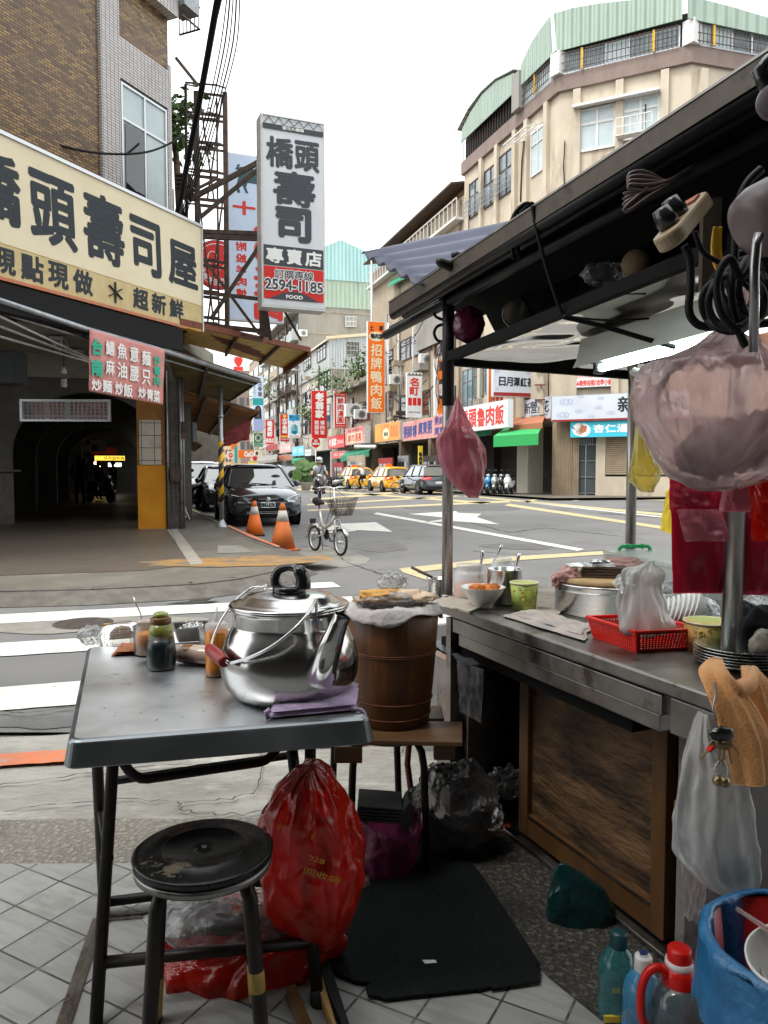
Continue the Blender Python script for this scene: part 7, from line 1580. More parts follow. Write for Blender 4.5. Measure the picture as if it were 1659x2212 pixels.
for k,ang in enumerate((-122,-32,58,148)):
 a=R(ang);d=V((cos(a),sin(a),0));f=(.178,.178,.172,.172)[k]
 P=[C_+d*.04+Z*(SZ-.035),C_+d*.10+Z*(SZ-.038),C_+d*.125+Z*(SZ-.05),C_+d*.138+Z*(SZ-.075),C_+d*.142+Z*(SZ-.12),C_+d*(.142+(f-.142)*.5)+Z*(SZ-.3),C_+d*f+Z*.012]
 mb=MB();mb.tube(P,.0162,n=14);lo=mb.build('leg','tube_black',ST)
 mb=MB();dn=(P[-1]-P[-2]).normalized()
 mb.tube([P[-1]-dn*(.13 if k!=1 else.12),P[-1]-dn*.02],.017,n=14);mb.build('tape','tape_yellow',lo)
 if k==1:mb=MB();mb.tube([P[4].lerp(P[-1],.30),P[4].lerp(P[-1],.42)],.017,n=14);mb.build('tape','tape_yellow',lo)
 mb=MB();mb.tube([P[-1]-dn*.03,P[-1]+dn*.01],.0175,n=12);mb.build('foot_cap','rubber',lo)
mb=MB();n=40;mb.tube([C_+V((cos(2*pi*i/n)*.155,sin(2*pi*i/n)*.155,.2))for i in range(n)],.006,n=8,closed=True);
# KETTLE
KC=G(626,1513,TZ);KC=V((-.248,2.0,TZ+.002));
K=thing('kettle','big polished steel kettle with black lid knob and red grip on its wire handle','kettle',KC)
ks=1.0
mb=MB();prof=[(0,.0),(.128,.0),(.148,.008),(.166,.028),(.177,.055),(.1805,.085),(.1775,.115),(.168,.148),(.156,.172),(.148,.186),(.1465,.192),(.148,.198),(.147,.222),(.150,.228),(.154,.230),(.154,.234),(.148,.235)]
mb.lathe(prof,KC,n=96);mb.build('body','steel_polish',K)
mb=MB();mb.lathe([(.150,.233),(.156,.236),(.157,.240),(.152,.244),(.140,.247),(.122,.252),(.112,.262),(.100,.266),(.07,.270),(.03,.272),(0,.273)],KC,n=96);lid=mb.build('lid','steel_polish',K)
kn=KC+Z*.270;mb=MB();ax=V((.92,-.38,0)).normalized()
mb.lathe([(.036,0),(.044,.003),(.044,.012),(.036,.018),(.0,.019)],kn,n=36)
P=[kn-ax*.038+Z*.012,kn-ax*.042+Z*.035,kn-ax*.030+Z*.055,kn+ax*.0+Z*.064,kn+ax*.026+Z*.058,kn+ax*.040+Z*.038,kn+ax*.040+Z*.012]
Q=[V(cat([tuple(p)for p in P],k/24))for k in range(25)];mb.tube(Q,[.009+.006*abs((k-12)/12)+(.006 if k>15 else 0)for k in range(25)],n=14);mb.build('knob','bakelite',lid)
def kp(x,y,d):return D(x,y,d)
sb=[kp(690,1452,1.865),kp(700,1430,1.83),kp(713,1398,1.80),kp(726,1362,1.79),kp(740,1330,1.785)]
Q=[V(cat([tuple(p)for p in sb],k/20))for k in range(21)]
mb=MB();mb.tube(Q,[.044-.026*min(1,(k/20)**.75)+(.0015 if k>18 else 0)for k in range(21)],n=28,caps=False);mb.build('spout','steel_polish',K)
mb=MB();mb.tube([Q[-1]-(Q[-1]-Q[-2])*2,Q[-1]],.0165,n=20,caps=False);mb.tube([Q[-3],Q[-2]+(Q[-1]-Q[-2])*.2],.0135,n=16);mb.build('spout_mouth','void',K)
ear1=kp(683,1296,1.865);ear2=kp(573,1268,2.11)
mb=MB()
for e_,base in((ear1,kp(684,1335,1.862)),(ear2,kp(575,1300,2.13))):mb.bar(base-Z*.01,e_,.03,.004);mb.ball(base+V((-.012,-.008,-.005)),.004,8);mb.ball(base+V((.012,-.008,-.005)),.004,8)
mb.build('handle_lug','steel_pot',K)
P=[ear1,kp(672,1316,1.80),kp(640,1355,1.76),kp(590,1395,1.76),kp(540,1420,1.79),kp(495,1433,1.84)];Q=[V(cat([tuple(p)for p in P],k/24))for k in range(25)]
P2=[kp(455,1400,1.93),kp(462,1372,1.98),kp(480,1335,2.04),kp(510,1295,2.10),kp(545,1270,2.14),ear2];Q2=[V(cat([tuple(p)for p in P2],k/24))for k in range(25)]
mb=MB();mb.tube(Q,.0042,n=10);mb.tube([kp(495,1433,1.84),kp(455,1400,1.93)],.004,n=8);mb.tube(Q2,.0042,n=10);ha=mb.build('bail_handle','steel_pot',K)
mb=MB();a,b=kp(486,1431,1.85),kp(452,1401,1.93);mb.tube([a,a.lerp(b,.1),a.lerp(b,.5),a.lerp(b,.9),b],[.013,.0155,.0175,.0155,.013],n=18);mb.build('grip','wood_red',ha)
mb=MB();c=kp(738,1318,1.80);
# purple towel under the kettle, folded, hanging at the corner
tw=thing('folded_towel','folded purple terry towel under the kettle at the table corner','towel',G(690,1540,TZ))
def slab(mb,a,b,c,d,th,amp=.004,seed=0,nu=40,nv=20,roundness=.5,mi=0):
 """puffy folded cloth layer between corner points, thickness th"""
 a,b,c,d=V(a),V(b),V(c),V(d)
 def f(side):
  def fn(u,v):
   p=a*(1-u)*(1-v)+b*u*(1-v)+c*u*v+d*(1-u)*v;e=min(u,1-u,v,1-v);w=min(1,e/.08)**.5
   h=th*.5*w*side+noise.noise(V((u*6+seed,v*6,side)))*amp*w+noise.noise(V((u*19+seed,v*19,side)))*amp*.4*w
   return p+Z*(th*.5+h)+V((noise.noise(V((u*3+seed,v*3,9))),noise.noise(V((u*3+seed,v*3,19))),0))*amp*1.5
  return fn
 k0=len(mb.v);mb.grid(f(1),nu,nv,mi);mb.grid(lambda u,v:f(-1)(1-u,v),nu,nv,mi)
ta,tb,tc_,td=G(580,1556,TZ),G(768,1538,TZ),G(775,1492,TZ),G(600,1500,TZ)
mb=MB();slab(mb,ta,tb,tc_,td,.013,.002,1);slab(mb,ta+Z*.012+uh*.004,tb+Z*.012,tc_+Z*.012,td+Z*.012,.014,.003,2)
mb.tube([ta+Z*.004,ta.lerp(td,.0)+Z*.02-uh*.006,ta+Z*.026+uh*.004],.006,n=8)
mb.build('folds','towel_purple',tw)
mb=MB();P=[tb+Z*.006-uh*.01,tb+Z*.004+uh*.015-vh*.006,tb-Z*.02+uh*.022-vh*.012,tb-Z*.055+uh*.03-vh*.014];Q=[V(cat([tuple(p)for p in P],k/10))for k in range(11)];mb.tube(Q,[.006,.006,.0055,.005,.005,.005,.0045,.004,.004,.0045,.006],n=8);mb.build('hanging_corner','towel_purple',tw)
# THINGS ON THE TABLE
def lathe_px(name,label,cat_,x,ybase,z,parts,group=None,n=32):
 """parts: (partname, material, profile in metres)"""
 c=G(x,ybase,z);t=thing(name,label,cat_,c,group)
 for pn,mt,pf in parts:mb=MB();mb.lathe(pf,c,n=n);mb.build(pn,mt,t)
 return t,c
lathe_px('sauce_bottle','dark soy sauce squeeze bottle with olive shoulder in front of the metal can','bottle',349,1444,TZ+.001,[('body','soy',[(0,0),(.036,0),(.041,.006),(.0425,.03),(.042,.06),(.038,.092)]),('shoulder','sauce_green',[(.038,.092),(.034,.118),(.030,.135)]),('cap','sauce_brown',[(.030,.135),(.031,.138),(.030,.152),(.022,.156)]),('cap_top','sauce_green',[(.022,.156),(.021,.165),(.012,.170),(0,.171)])])
t,c=lathe_px('metal_can','grey metal can holding a honey coloured open jar with a spoon','can',318,1410,TZ+.006,[('can','can_metal',[(0,0),(.040,0),(.041,.003),(.041,.085),(.042,.088),(.040,.09)])])
t,c2=lathe_px('glass_jar','open jar smeared with honey brown sauce standing in the metal can','jar',318,1410,TZ+.03,[('jar','jar_glass',[(.034,0),(.035,.07),(.030,.080),(.030,.095),(.033,.097),(.033,.1)]),('sauce','orange_sauce',[(0,.0),(.032,.0),(.033,.06),(.029,.064),(0,.064)])])
mb=MB();mb.tube([D(306,1345,2.46),D(304,1325,2.47),D(293,1303,2.47),D(288,1288,2.48)],.0022,n=6);one(mb,'thin_spoon','steel_pot','thin bent spoon handle sticking out of the jar','spoon')
lathe_px('squeeze_bottle','orange chilli squeeze bottle with a clear nozzle left of the kettle','bottle',470,1458,TZ+.001,[('body','orange_sauce',[(0,0),(.030,0),(.034,.004),(.034,.03),(.032,.05),(.034,.07),(.034,.125),(.031,.13)]),('collar','clear_plastic',[(.034,.128),(.035,.131),(.034,.150),(.020,.156)]),('nozzle','clear_plastic',[(.010,.155),(.007,.17),(.0035,.197),(.0,.198)])])
tr=thing('steel_tray','small deep steel tray with white cotton swabs behind the bottles','tray',G(410,1385,TZ))
mb=MB();a,b=G(385,1388,TZ+.002),G(452,1384,TZ+.002);U=(b-a);Vv=vh*.10
def pan(mb,o,U,Vv,h,fl=.012,th=.0015):
 o,U,Vv=V(o),V(U),V(Vv);u_,v_=U.normalized()*fl,Vv.normalized()*fl
 B=[o,o+U,o+U+Vv,o+Vv];Tt=[o-u_-v_+Z*h,o+U+u_-v_+Z*h,o+U+Vv+u_+v_+Z*h,o+Vv-u_+v_+Z*h];T2=[p+(p-(o+U/2+Vv/2+Z*h)).normalized()*.007 for p in Tt]
 mb.add(B+Tt+T2,[(0,1,2,3),(0,4,5,1),(1,5,6,2),(2,6,7,3),(3,7,4,0),(4,8,9,5),(5,9,10,6),(6,10,11,7),(7,11,8,4)])
pan(mb,a,U,Vv,.05);mb.build('pan','steel_worn',tr,bevel=.004,solid=.0015)
mb=MB();rr=random.Random(3)
for k in range(26):p=a+U*rr.uniform(.15,.85)+Vv*rr.uniform(.1,.9)+Z*rr.uniform(.025,.05);d=V((rr.uniform(-1,1),rr.uniform(-1,1),rr.uniform(-.4,.6))).normalized()*.02;mb.tube([p-d,p+d],.003,n=5)
mb.build('swabs','cotton_white',tr)
lathe_px('steel_cup','small dark steel cup between tray and chilli bottle','cup',447,1392,TZ+.002,[('cup','steel_worn',[(0,0),(.026,0),(.030,.055),(.031,.057),(.029,.055),(.026,.004),(0,.004)])])
lb_=thing('lying_bottle','clear plastic bottle lying on its side with brown sauce smears','bottle',G(410,1436,TZ))
a,b=G(386,1432,TZ),G(446,1438,TZ);a.z=b.z=TZ+.031;ax=(b-a);
mb=MB();mb.lathe([(0,0),(.024,.0),(.027,.004),(.028,.02),(.030,.028),(.0305,.13),(.026,.14),(0,.142)],a,n=28,A=ax);
M('smear',(.62,.5,.42),(.28,.1,.03),scale=16,rough=.2,lo=.46,hi=.54,coat=.4);mb.build('bottle_body','smear',lb_)
mb=MB();mb.lathe([(.026,-.012),(.027,.006),(.0285,.02)],a,n=28,A=ax);mb.build('cap','clear_plastic',lb_)
cb=thing('chopstick_bag','clear plastic bag full of wooden chopsticks on the far left table corner','bag',G(240,1392,TZ))
mb=MB();rr=random.Random(5);a0=G(222,1389,TZ);e_=(G(292,1383,TZ)-a0).normalized()
for k in range(34):
 o=a0+vh*rr.uniform(0,.09)+Z*(.006+.045*rr.random());d=(e_+vh*rr.uniform(-.08,.05)+Z*rr.uniform(-.05,.05)).normalized();mb.bar(o,o+d*.17,.0055)
mb.build('chopsticks','bamboo',cb)
mb=MB();loft_px(mb,[(1392,215,300),(1380,212,302),(1362,218,302),(1350,232,296),(1345,255,285)],2.60,thick=lambda t:.06*(1-.5*t),folds=.05,seed=3,nr=14,na=40,dent=.05);mb.build('film','film_clear',cb)
mb=MB();blob(mb,D(197,1372,2.60),.038,n=36,amp=.35,fs=3,seed=8,sq=(1.1,.8,.8));mb.build('knot','film_clear',cb)
bc=thing('folded_cloth','folded rust brown cloth beside the metal can','cloth',G(275,1412,TZ));mb=MB()
for k in range(3):slab(mb,G(240+k*4,1419-k*4,TZ+.006*k),G(318,1414-k*3,TZ+.006*k),G(312,1392,TZ+.006*k),G(258+k*2,1396-k*2,TZ+.006*k),.007,.002,4+k,24,12)
mb.build('folds','cloth_brown',bc)
mb=MB();rr=random.Random(8)
for k in range(26):p=tp(rr.uniform(.05,.5),rr.uniform(.05,.8),.002);mb.ball(p,rr.uniform(.001,.0028),6,sc3=(1,1,.5))
cr=mb.build('crumbs','cotton_white');cr['kind']='stuff'
# BARREL ON A STOOL
def woodm(name,c1,c2,c3,sc_=6,st=(1,1,.12),rough=.45,bump=.2,s3=2.5,t3=.5):
 return M(name,c1,c2,sc_,rough=rough,stretch=st,detail=8,c3=c3,s3=s3,t3=t3,w3=.2,bump=bump,bscale=20)
woodm('barrel_wood',(.085,.03,.008),(.17,.062,.014),(.04,.016,.005),9,(1.6,1.6,.12),rough=.45)
woodm('plank_wood',(.09,.045,.018),(.16,.085,.035),(.04,.022,.01),10,(.3,1.5,1));woodm('old_panel',(.055,.028,.012),(.20,.11,.05),(.018,.011,.007),7,(.7,.7,2.4),rough=.6,bump=.5,s3=5,t3=.47);woodm('panel_frame',(.085,.038,.012),(.15,.07,.022),(.03,.015,.007),6,(1.2,1.2,.3),rough=.5)
BC=V((.03,2.62,.49));
B=thing('rice_barrel','tall dark brown wooden barrel with thin hoops, covered with white cloth','barrel',BC)
mb=MB();prof=[(0,0),(.122,0),(.126,.004),(.140,.14),(.149,.25),(.158,.385),(.150,.39),(.14,.3),(0,.3)];mb.lathe(prof,BC,n=64);mb.build('staves','barrel_wood',B)
mb=MB()
for z,r_ in((.032,.1305),(.085,.136),(.245,.1500)):
 for dz in((0,.006)if z>.2 else(0,)):mb.tube([BC+V((r_*cos(2*pi*i/64),r_*sin(2*pi*i/64),z+dz))for i in range(64)],.0022,n=6,closed=True)
mb.build('hoop','rust',B)
cl=thing('barrel_cloth','white cotton cloth draped over the barrel rim with folds','cloth',BC+Z*.39)
def drape(u,v):
 a=2*pi*u;r=.02+v*.155 if v<.9 else.1595+.012*(v-.9)*10;f=noise.noise(V((cos(a)*3,sin(a)*3,v*2)))
 if v<.88:zz=.405+.012*f+.006*noise.noise(V((cos(a)*9*v,sin(a)*9*v,3)))
 else:zz=.403-(v-.88)/.12*(.032+.018*sin(3*a+1)+.007*sin(7*a))+.002*f;r+=.0035*sin(17*a+3*f)*(v-.86)*5
 return BC+V((cos(a)*r,sin(a)*r,zz))
M('cloth_white',(.62,.59,.58),(.54,.5,.5),scale=8,rough=.9,bump=.3,bscale=60)
mb=MB();mb.grid(drape,120,30);mb.build('sheet','cloth_white',cl,solid=.003)
bb_=thing('dough_bag','clear plastic bag with yellow and orange cloths lying on top of the barrel','bag',BC+Z*.42)
M('cloth_yellow',(.72,.42,.1),(.6,.3,.1),scale=9,rough=.9,bump=.4);M('cloth_peach',(.7,.45,.3),(.78,.6,.45),scale=7,rough=.9,bump=.4)
mb=MB();blob(mb,BC+V((-.04,-.05,.435)),.062,n=50,amp=.4,fs=2,seed=1,sq=(1.3,1,.40));blob(mb,BC+V((-.045,-.02,.44)),.03,n=30,amp=.3,fs=3,seed=12,sq=(1.4,1,.4));mb.build('yellow_cloth','cloth_yellow',bb_)
mb=MB();blob(mb,BC+V((.05,-.04,.435)),.058,n=50,amp=.4,fs=2,seed=2,sq=(1.4,1,.40));blob(mb,BC+V((-.1,-.03,.42)),.03,n=30,amp=.4,fs=2,seed=3,sq=(1.2,1,.45));mb.build('peach_cloth','cloth_peach',bb_)
mb=MB();blob(mb,BC+V((-.01,-.03,.425)),.115,n=72,amp=.18,fs=2.4,seed=5,sq=(1.05,.85,.30));blob(mb,BC+V((.0,.0,.475)),.05,n=40,amp=.3,fs=2.6,seed=15,sq=(1,.8,.7));mb.build('film','film_clear',bb_)
bs=thing('barrel_stand','wooden plank on a round steel stool with black legs carrying the barrel','stand',V((BC.x,BC.y,0)))
mb=MB();mb.obox(V((BC.x-.14,BC.y-.2,.472)),V((.36,-.02,0)),V((.02,.2,0)),Z*.016);mb.obox(V((BC.x-.12,BC.y+.01,.472)),V((.30,.0,0)),V((.0,.15,0)),Z*.016);mb.obox(V((BC.x+.13,BC.y-.2,.42)),V((.07,0,0)),V((0,.03,0)),Z*.052);mb.obox(V((BC.x-.19,BC.y-.2,.41)),V((.09,0,0)),V((0,.03,0)),Z*.055);mb.build('plank','plank_wood',bs,bevel=.003)
mb=MB();mb.lathe([(0,-.004),(.15,-.004),(.155,-.01),(.155,-.02),(.15,-.024),(0,-.02)],(BC.x-.01,BC.y-.0,.47),n=48);mb.build('seat_ring','steel_worn',bs)
for k,(x,d)in enumerate(((762,2.47),(916,2.47),(722,2.72),(857,2.75))):
 p0_=D(x,1600,d);mb=MB();s=1 if x>830 else-1
 f=V((p0_.x+.012*s,p0_.y-.02*(k<2)+.02*(k>1),.01));tpx=V((p0_.x-.055*s,p0_.y+(.05 if k<2 else-.05),.452))
 mb.tube([tpx,tpx+V((.03*s,-.01,.0)),V((p0_.x-.008*s,p0_.y,.43)),V((p0_.x,p0_.y,.38)),f],.0125,n=10);mb.build('leg','tube_black',bs)
mb=MB();mb.tube([D(930,1500,2.85),D(905,1530,2.8),D(886,1580,2.75),D(880,1650,2.7),D(888,1710,2.65),D(905,1760,2.6)],.011,n=10);one(mb,'hose','rust','brown rubber gas hose looping down beside the barrel','hose')
# BAGS UNDER THE TABLE
rb=thing('hanging_bag','bright red plastic bag hanging from the table brace behind the stool','bag',D(670,1700,1.97))
mb=MB();loft_px(mb,[(1650,668,684),(1664,640,700),(1690,612,730),(1735,578,752),(1790,556,770),(1850,556,780),(1910,570,780),(1965,592,768),(2010,640,748),(2045,690,722)],1.97,thick=lambda t:.03+.085*sin(pi*min(1,t*1.02))**.7,folds=lambda t:.12*(1-t)**1.3+.03,seed=2,nr=80,na=140,kf=7,dent=.24);mb.build('film','film_red',rb)
mb=MB();cloth(mb,D(655,1705,1.90),D(690,1700,1.90),D(735,1725,1.93),D(640,1660,1.96),14,14,amp=.01,seed=3);mb.build('handle_flap','film_red',rb)
mb=MB();blob(mb,D(690,1830,2.0),.05,n=24,amp=.4,seed=6,sq=(1,.6,1.6));mb.build('contents','sauce_brown',rb)
g=MB()
for i,(s_,x,y)in enumerate((('台北市環保',598,1775),('TJ-0028',620,1830),('回收袋',655,1870))):put(g,s_,D(x,y+14,1.868),V((.09,.0,-.03)),V((.006,0,.016)),V((0,-1,0)),.0)
g.build('print','letter_yellow',rb)
lr=thing('garbage_bag','large red plastic bag lying on the floor under the table','bag',G(540,2110,0))
mb=MB();loft_px(mb,[(1985,560,735),(2010,420,738),(2030,345,728),(2060,338,700),(2090,362,668),(2115,400,610),(2135,445,540),(2142,470,510)],2.03,thick=lambda t:.05+.12*sin(pi*min(1,t+.12)),folds=.06,seed=4,nr=46,na=110,kf=9,dent=.14);mb.build('film','film_red',lr)
mb=MB();cloth(mb,D(455,1945,2.2),D(560,1915,2.18),D(600,1975,2.1),D(470,1990,2.1),16,16,amp=.02,seed=9,edge=.05);mb.build('mouth_flap','film_red',lr)
wb_=thing('clear_bag','crumpled clear bag with dark and orange packets on top of the lower red bag','bag',D(470,2000,2.03))
M('pack_grey',(.45,.43,.42),(.6,.58,.56),scale=8,rough=.5);M('pack_orange',(.8,.3,.03),(.75,.5,.2),scale=12,rough=.35)
mb=MB();blob(mb,D(500,2005,2.02),.055,n=24,amp=.3,seed=2,sq=(1.5,.7,.6));mb.build('dark_packet','rubber',wb_)
mb=MB();blob(mb,D(560,1975,2.06),.05,n=24,amp=.4,seed=5,sq=(1.3,.6,.45));mb.build('orange_packet','pack_orange',wb_)
mb=MB();blob(mb,D(420,1985,2.06),.09,n=30,amp=.3,seed=7,sq=(1.1,.8,.55));mb.build('paper','pack_grey',wb_)
mb=MB();blob(mb,D(485,1988,2.02),.16,n=90,amp=.17,fs=2.6,seed=9,sq=(1.22,.7,.40));blob(mb,D(640,2000,2.03),.075,n=50,amp=.35,fs=2.4,seed=19,sq=(1.2,.6,.6));mb.build('film','film_clear',wb_)
pbg=thing('refuse_bag','plum coloured printed refuse bag standing open beside the barrel stand','bag',G(840,1900,0))
mb=MB();loft_px(mb,[(1762,766,918),(1780,770,912),(1815,768,916),(1860,782,900),(1895,785,882),(1915,800,850)],2.48,thick=lambda t:.11-.03*t,folds=lambda t:.07,seed=6,nr=46,na=110,kf=6,dent=.22,closed=(False,True));mb.build('film','film_purple',pbg)
g=MB()
for s_,x,y in(('台',822,1812),('牌',858,1838),('藥',880,1808),('行',845,1868)):put(g,s_,D(x,y+18,2.355),V((.026,0,.004)),V((-.003,0,.026)),V((0,-1,0)),0)
g.build('print','ink',pbg)
pk=thing('black_package','ribbed black rubber packages sticking out of the plum refuse bag','package',D(830,1760,2.45))
mb=MB();
for k in range(5):mb.obox(D(772,1775-k*7,2.42),D(870,1782-k*7,2.42)-D(772,1775-k*7,2.42),V((0,.14,0)),Z*.009)
mb.prism([D(866,1800,2.42),D(893,1782,2.42),D(892,1738,2.42),D(882,1733,2.42),D(864,1762,2.42)],V((0,.1,0)))
mb.build('package','rubber',pk,bevel=.004)
mb=MB();blob(mb,D(778,1925,2.38),.05,n=40,amp=.4,seed=31,sq=(.8,.8,1));one(mb,'small_bag','film_blush','small crumpled pinkish clear bag at the foot of the plum bag','bag')
cg=thing('clear_refuse_bag','large crumpled transparent bag slumped in front of the steel cabinet','bag',G(990,1870,0))
mb=MB();blob(mb,D(985,1750,2.62),.16,n=110,amp=.2,fs=2.6,seed=41,sq=(.95,.8,1.05));mb.build('film','film_grey',cg)
mb=MB();blob(mb,D(1000,1850,2.62),.12,n=40,amp=.35,seed=43,sq=(1.1,.9,1));mb.build('dark_contents','dark_cloth_silhouette',cg)
mb=MB();blob(mb,D(1098,1832,2.75),.10,n=70,amp=.45,seed=51,sq=(1.0,.7,.7));one(mb,'red_bag','film_red','dark corner red plastic bag under the cart','bag')
mb=MB();blob(mb,D(1100,1690,2.75),.07,n=60,amp=.6,seed=53,sq=(.9,.6,.7));one(mb,'bottle_bag','film_grey','small transparent bag hanging in the dark under the cart','bag')
mp_=[(776,1880),(930,1750),(1045,1900),(1165,2085),(1158,2092),(1168,2098),(1166,2124),(1062,2138),(1058,2134),(1042,2140),(900,2156),(830,2163),(822,2155),(795,2153),(792,2140),(800,2128),(770,2122),(728,2108),(700,2075),(720,1990)]
mb=MB();rr=random.Random(2);P=[G(x+rr.uniform(-2,2),y+rr.uniform(-2,2),.036)for x,y in mp_]
mb.prism(P,Z*.006);M('mat_rubber',(.0035,.006,.0065),(.006,.008,.009),scale=9,rough=.8,spec=.25,bump=.5,bscale=80);one(mb,'floor_mat','mat_rubber','black rubber mat with torn front edge on the tiles between table and cart','mat')
mb=MB();
mb.prism([G(x,y,.0425)for x,y in((930,1822),(948,1822),(958,1832),(950,1842),(944,1832))],Z*.001);one(mb,'paper_scrap','cotton_white','white paper scrap in the middle of the black mat','scrap')
mb=MB();mb.prism([G(x,y,.0425)for x,y in((912,2074),(940,2074),(944,2080),(918,2082))],Z*.001);one(mb,'paper_scrap','cotton_white','torn white scrap near the front edge of the black mat','scrap')
M('raw_wood',(.42,.25,.08),(.3,.16,.06),scale=9,stretch=(1,.3,1),rough=.7)
for lab,a,b,w,m_ in(('yellowish wood batten on the floor right of the table leg',(688,2125),(735,2240),.02,'raw_wood'),('dark worn wood batten beside the yellowish one',(628,2140),(668,2240),.025,'plank_wood'),('dark timber edge along the left side of the black mat',(690,2060),(745,2240),.03,'rubber')):
 mb=MB();mb.bar(G(a[0],a[1],.045),G(b[0],b[1],.045),w,.03);one(mb,'wood_batten',m_,lab,'batten','battens under the table')
mb=MB();a,b,c=G(214,1985,.03),G(128,2240,.03),G(420,1968,.03)
mb.bar(a,b,.035,.008);mb.bar(a+Z*.004,b+Z*.004,.006,.014);mb.bar(a,c,.03,.008);mb.bar(a+Z*.004,c+Z*.004,.006,.012);one(mb,'floor_rail','steel_worn','steel edge rail let into the tiles beside the table legs','rail')
# FOOD CART
M('shade_black',(.006,.006,.006),rough=.85,spec=.2)  # black for the rail; shade painted into carcass, shelf back and roof underside
cu_=V((.43,-1,0)).normalized();cv_=V((1,.43,0)).normalized()
P0=G(955,1303,.85);P0.z=0;RB=.17
def aof(x,b=0):q=PL(x,1300,P0+cv_*b,cu_);return(V((q.x,q.y,0))-P0-cv_*b).dot(cu_)
def CT(a,b,z):return P0+cu_*a+cv_*b+Z*z
def cbox(mb,a0,a1,b0,b1,z0,z1,mi=0):mb.obox(CT(a0,b0,z0),cu_*(a1-a0),cv_*(b1-b0),Z*(z1-z0),mi)
WZ=.85
def W(x,y,z=WZ):return G(x,y,z)
CA=thing('food_cart','steel food cart with dark wooden side panel, round posts and a black framed roof','food cart',CT(.6,.4,0))
aR=aof(1560)
mb=MB();cbox(mb,-.24,aR,0,1.02,WZ-.04,WZ);mb.build('worktop','steel_worn',CA,bevel=.006)
mb=MB();cbox(mb,.06,aof(1432,.01),.012,.05,.752,.803);mb.build('drawer_front','steel_worn',CA,bevel=.003)
mb=MB();cbox(mb,.09,aof(1428,.02),.022,.06,.705,.749);mb.build('lower_band','steel_worn',CA,bevel=.003)
mb=MB();cbox(mb,aof(1452,.02),aR-.02,.02,.06,.715,.803);mb.build('corner_plate','steel_worn',CA,bevel=.003)
mb=MB();cbox(mb,.015,.05,.01,.03,.05,.80);cbox(mb,.015,.03,.03,.06,.05,.80);mb.build('corner_angle','steel_worn',CA)
pa,pz=aof(1124,RB),aof(1447,RB);w_s=.055
dr=MB();cbox(dr,pa+w_s,pz-w_s,RB+.02,RB+.03,.13,.60);d_=dr.build('wood_panel','old_panel',CA)
mb=MB();cbox(mb,pa,pa+w_s,RB,RB+.04,.06,.70);cbox(mb,pz-w_s,pz,RB,RB+.04,.06,.70);cbox(mb,pa+w_s,pz-w_s,RB+.002,RB+.038,.60,.70);cbox(mb,pa+w_s,pz-w_s,RB+.002,RB+.038,.06,.14);mb.build('panel_frame','panel_frame',CA,bevel=.003)
mb=MB();cbox(mb,pa+w_s,pz-w_s,RB-.003,RB+.001,.136,.142);mb.build('panel_bead','steel_worn',CA)
mb=MB();cbox(mb,pa-.05,pz+.07,RB-.03,RB+.0,.035,.052);mb.build('bottom_trim','steel_worn',CA,bevel=.003)
mb=MB();cbox(mb,-.15,pz+.07,RB+.0,1.0,.012,.05);cbox(mb,-.15,pz+.05,.96,1.0,.05,.80);cbox(mb,-.15,-.12,.45,.96,.05,.8);cbox(mb,pz+.0,pz+.03,RB+.045,.95,.05,.8);cbox(mb,-.1,pz,.05,.96,.66,.70);mb.build('carcass','shade_black',CA)
mb=MB();cbox(mb,pz+.03,pz+.055,RB+.0,RB+.04,.33,.47);mb.build('wood_block','raw_wood',CA)
M('grey_panel',(.20,.19,.185),(.27,.26,.25),scale=4,rough=.55,c3=(.08,.07,.06),s3=5,t3=.56,w3=.15,bump=.1)
mb=MB();cbox(mb,pz+.075,pz+.095,RB-.02,.95,.03,.80);cbox(mb,pz+.06,pz+.075,RB-.018,RB+.05,.03,.80);mb.build('end_panel','grey_panel',CA,bevel=.002)
brushed('post_steel',(.28,.27,.27),(.40,.39,.38),.22,.42,6,stretch=(1,1,.15),c3=(.1,.085,.075),t3=.62)
pn=W(1578,1446);pn.z=0;pl0=W(966,1291);pl0.z=0;pb=V((1.085,3.37,0))
for p,z0,z1,r_,nm in((pl0,WZ,2.02,.0215,'post'),(pn,WZ,2.1,.0245,'post'),(pb,WZ,1.83,.022,'post'),(pn+(pb-pl0),WZ,1.95,.022,'post')):
 mb=MB();mb.tube([V((p.x,p.y,z0)),V((p.x+(.006 if p is pn else 0),p.y,z1))],r_,n=20);mb.lathe([(r_+.004,0),(r_+.004,.012),(r_,.014)],V((p.x,p.y,z0)),n=20);mb.build(nm,'post_steel',CA)
mb=MB();mb.tube([V((pl0.x,pl0.y,1.60)),V((pl0.x,pl0.y,2.03))],.0235,n=16);mb.build('post_sleeve','black_paint',CA)
brushed('tray_mirror',(.92,.88,.80),(.96,.93,.88),.03,.08,2,bump=.0)
m_=MATS['tray_mirror'];t_=m_.node_tree;nz_=nn(t_,'ShaderNodeTexNoise');nz_.inputs['Scale'].default_value=3.4;nz_.inputs['Detail'].default_value=1
tc_2=nn(t_,'ShaderNodeTexCoord');t_.links.new(tc_2.outputs['Object'],nz_.inputs[0]);bp_2=nn(t_,'ShaderNodeBump');bp_2.inputs['Distance'].default_value=.10;bp_2.inputs['Strength'].default_value=.6
t_.links.new(nz_.outputs[0],bp_2.inputs['Height']);t_.links.new(bp_2.outputs[0],t_.nodes['Principled BSDF'].inputs['Normal'])
T00,T10=PL(968,778,pl0,cu_),PL(1700,492,pl0,cu_);T01=V((pb.x,pb.y+.05,D(1360,806,pb.y).z));T11=T10+cv_*1.05+Z*(T01.z-T00.z)
mb=MB();mb.prism([T00,T10,T11,T01],Z*.012);mb.build('shelf_tray','tray_mirror',CA)
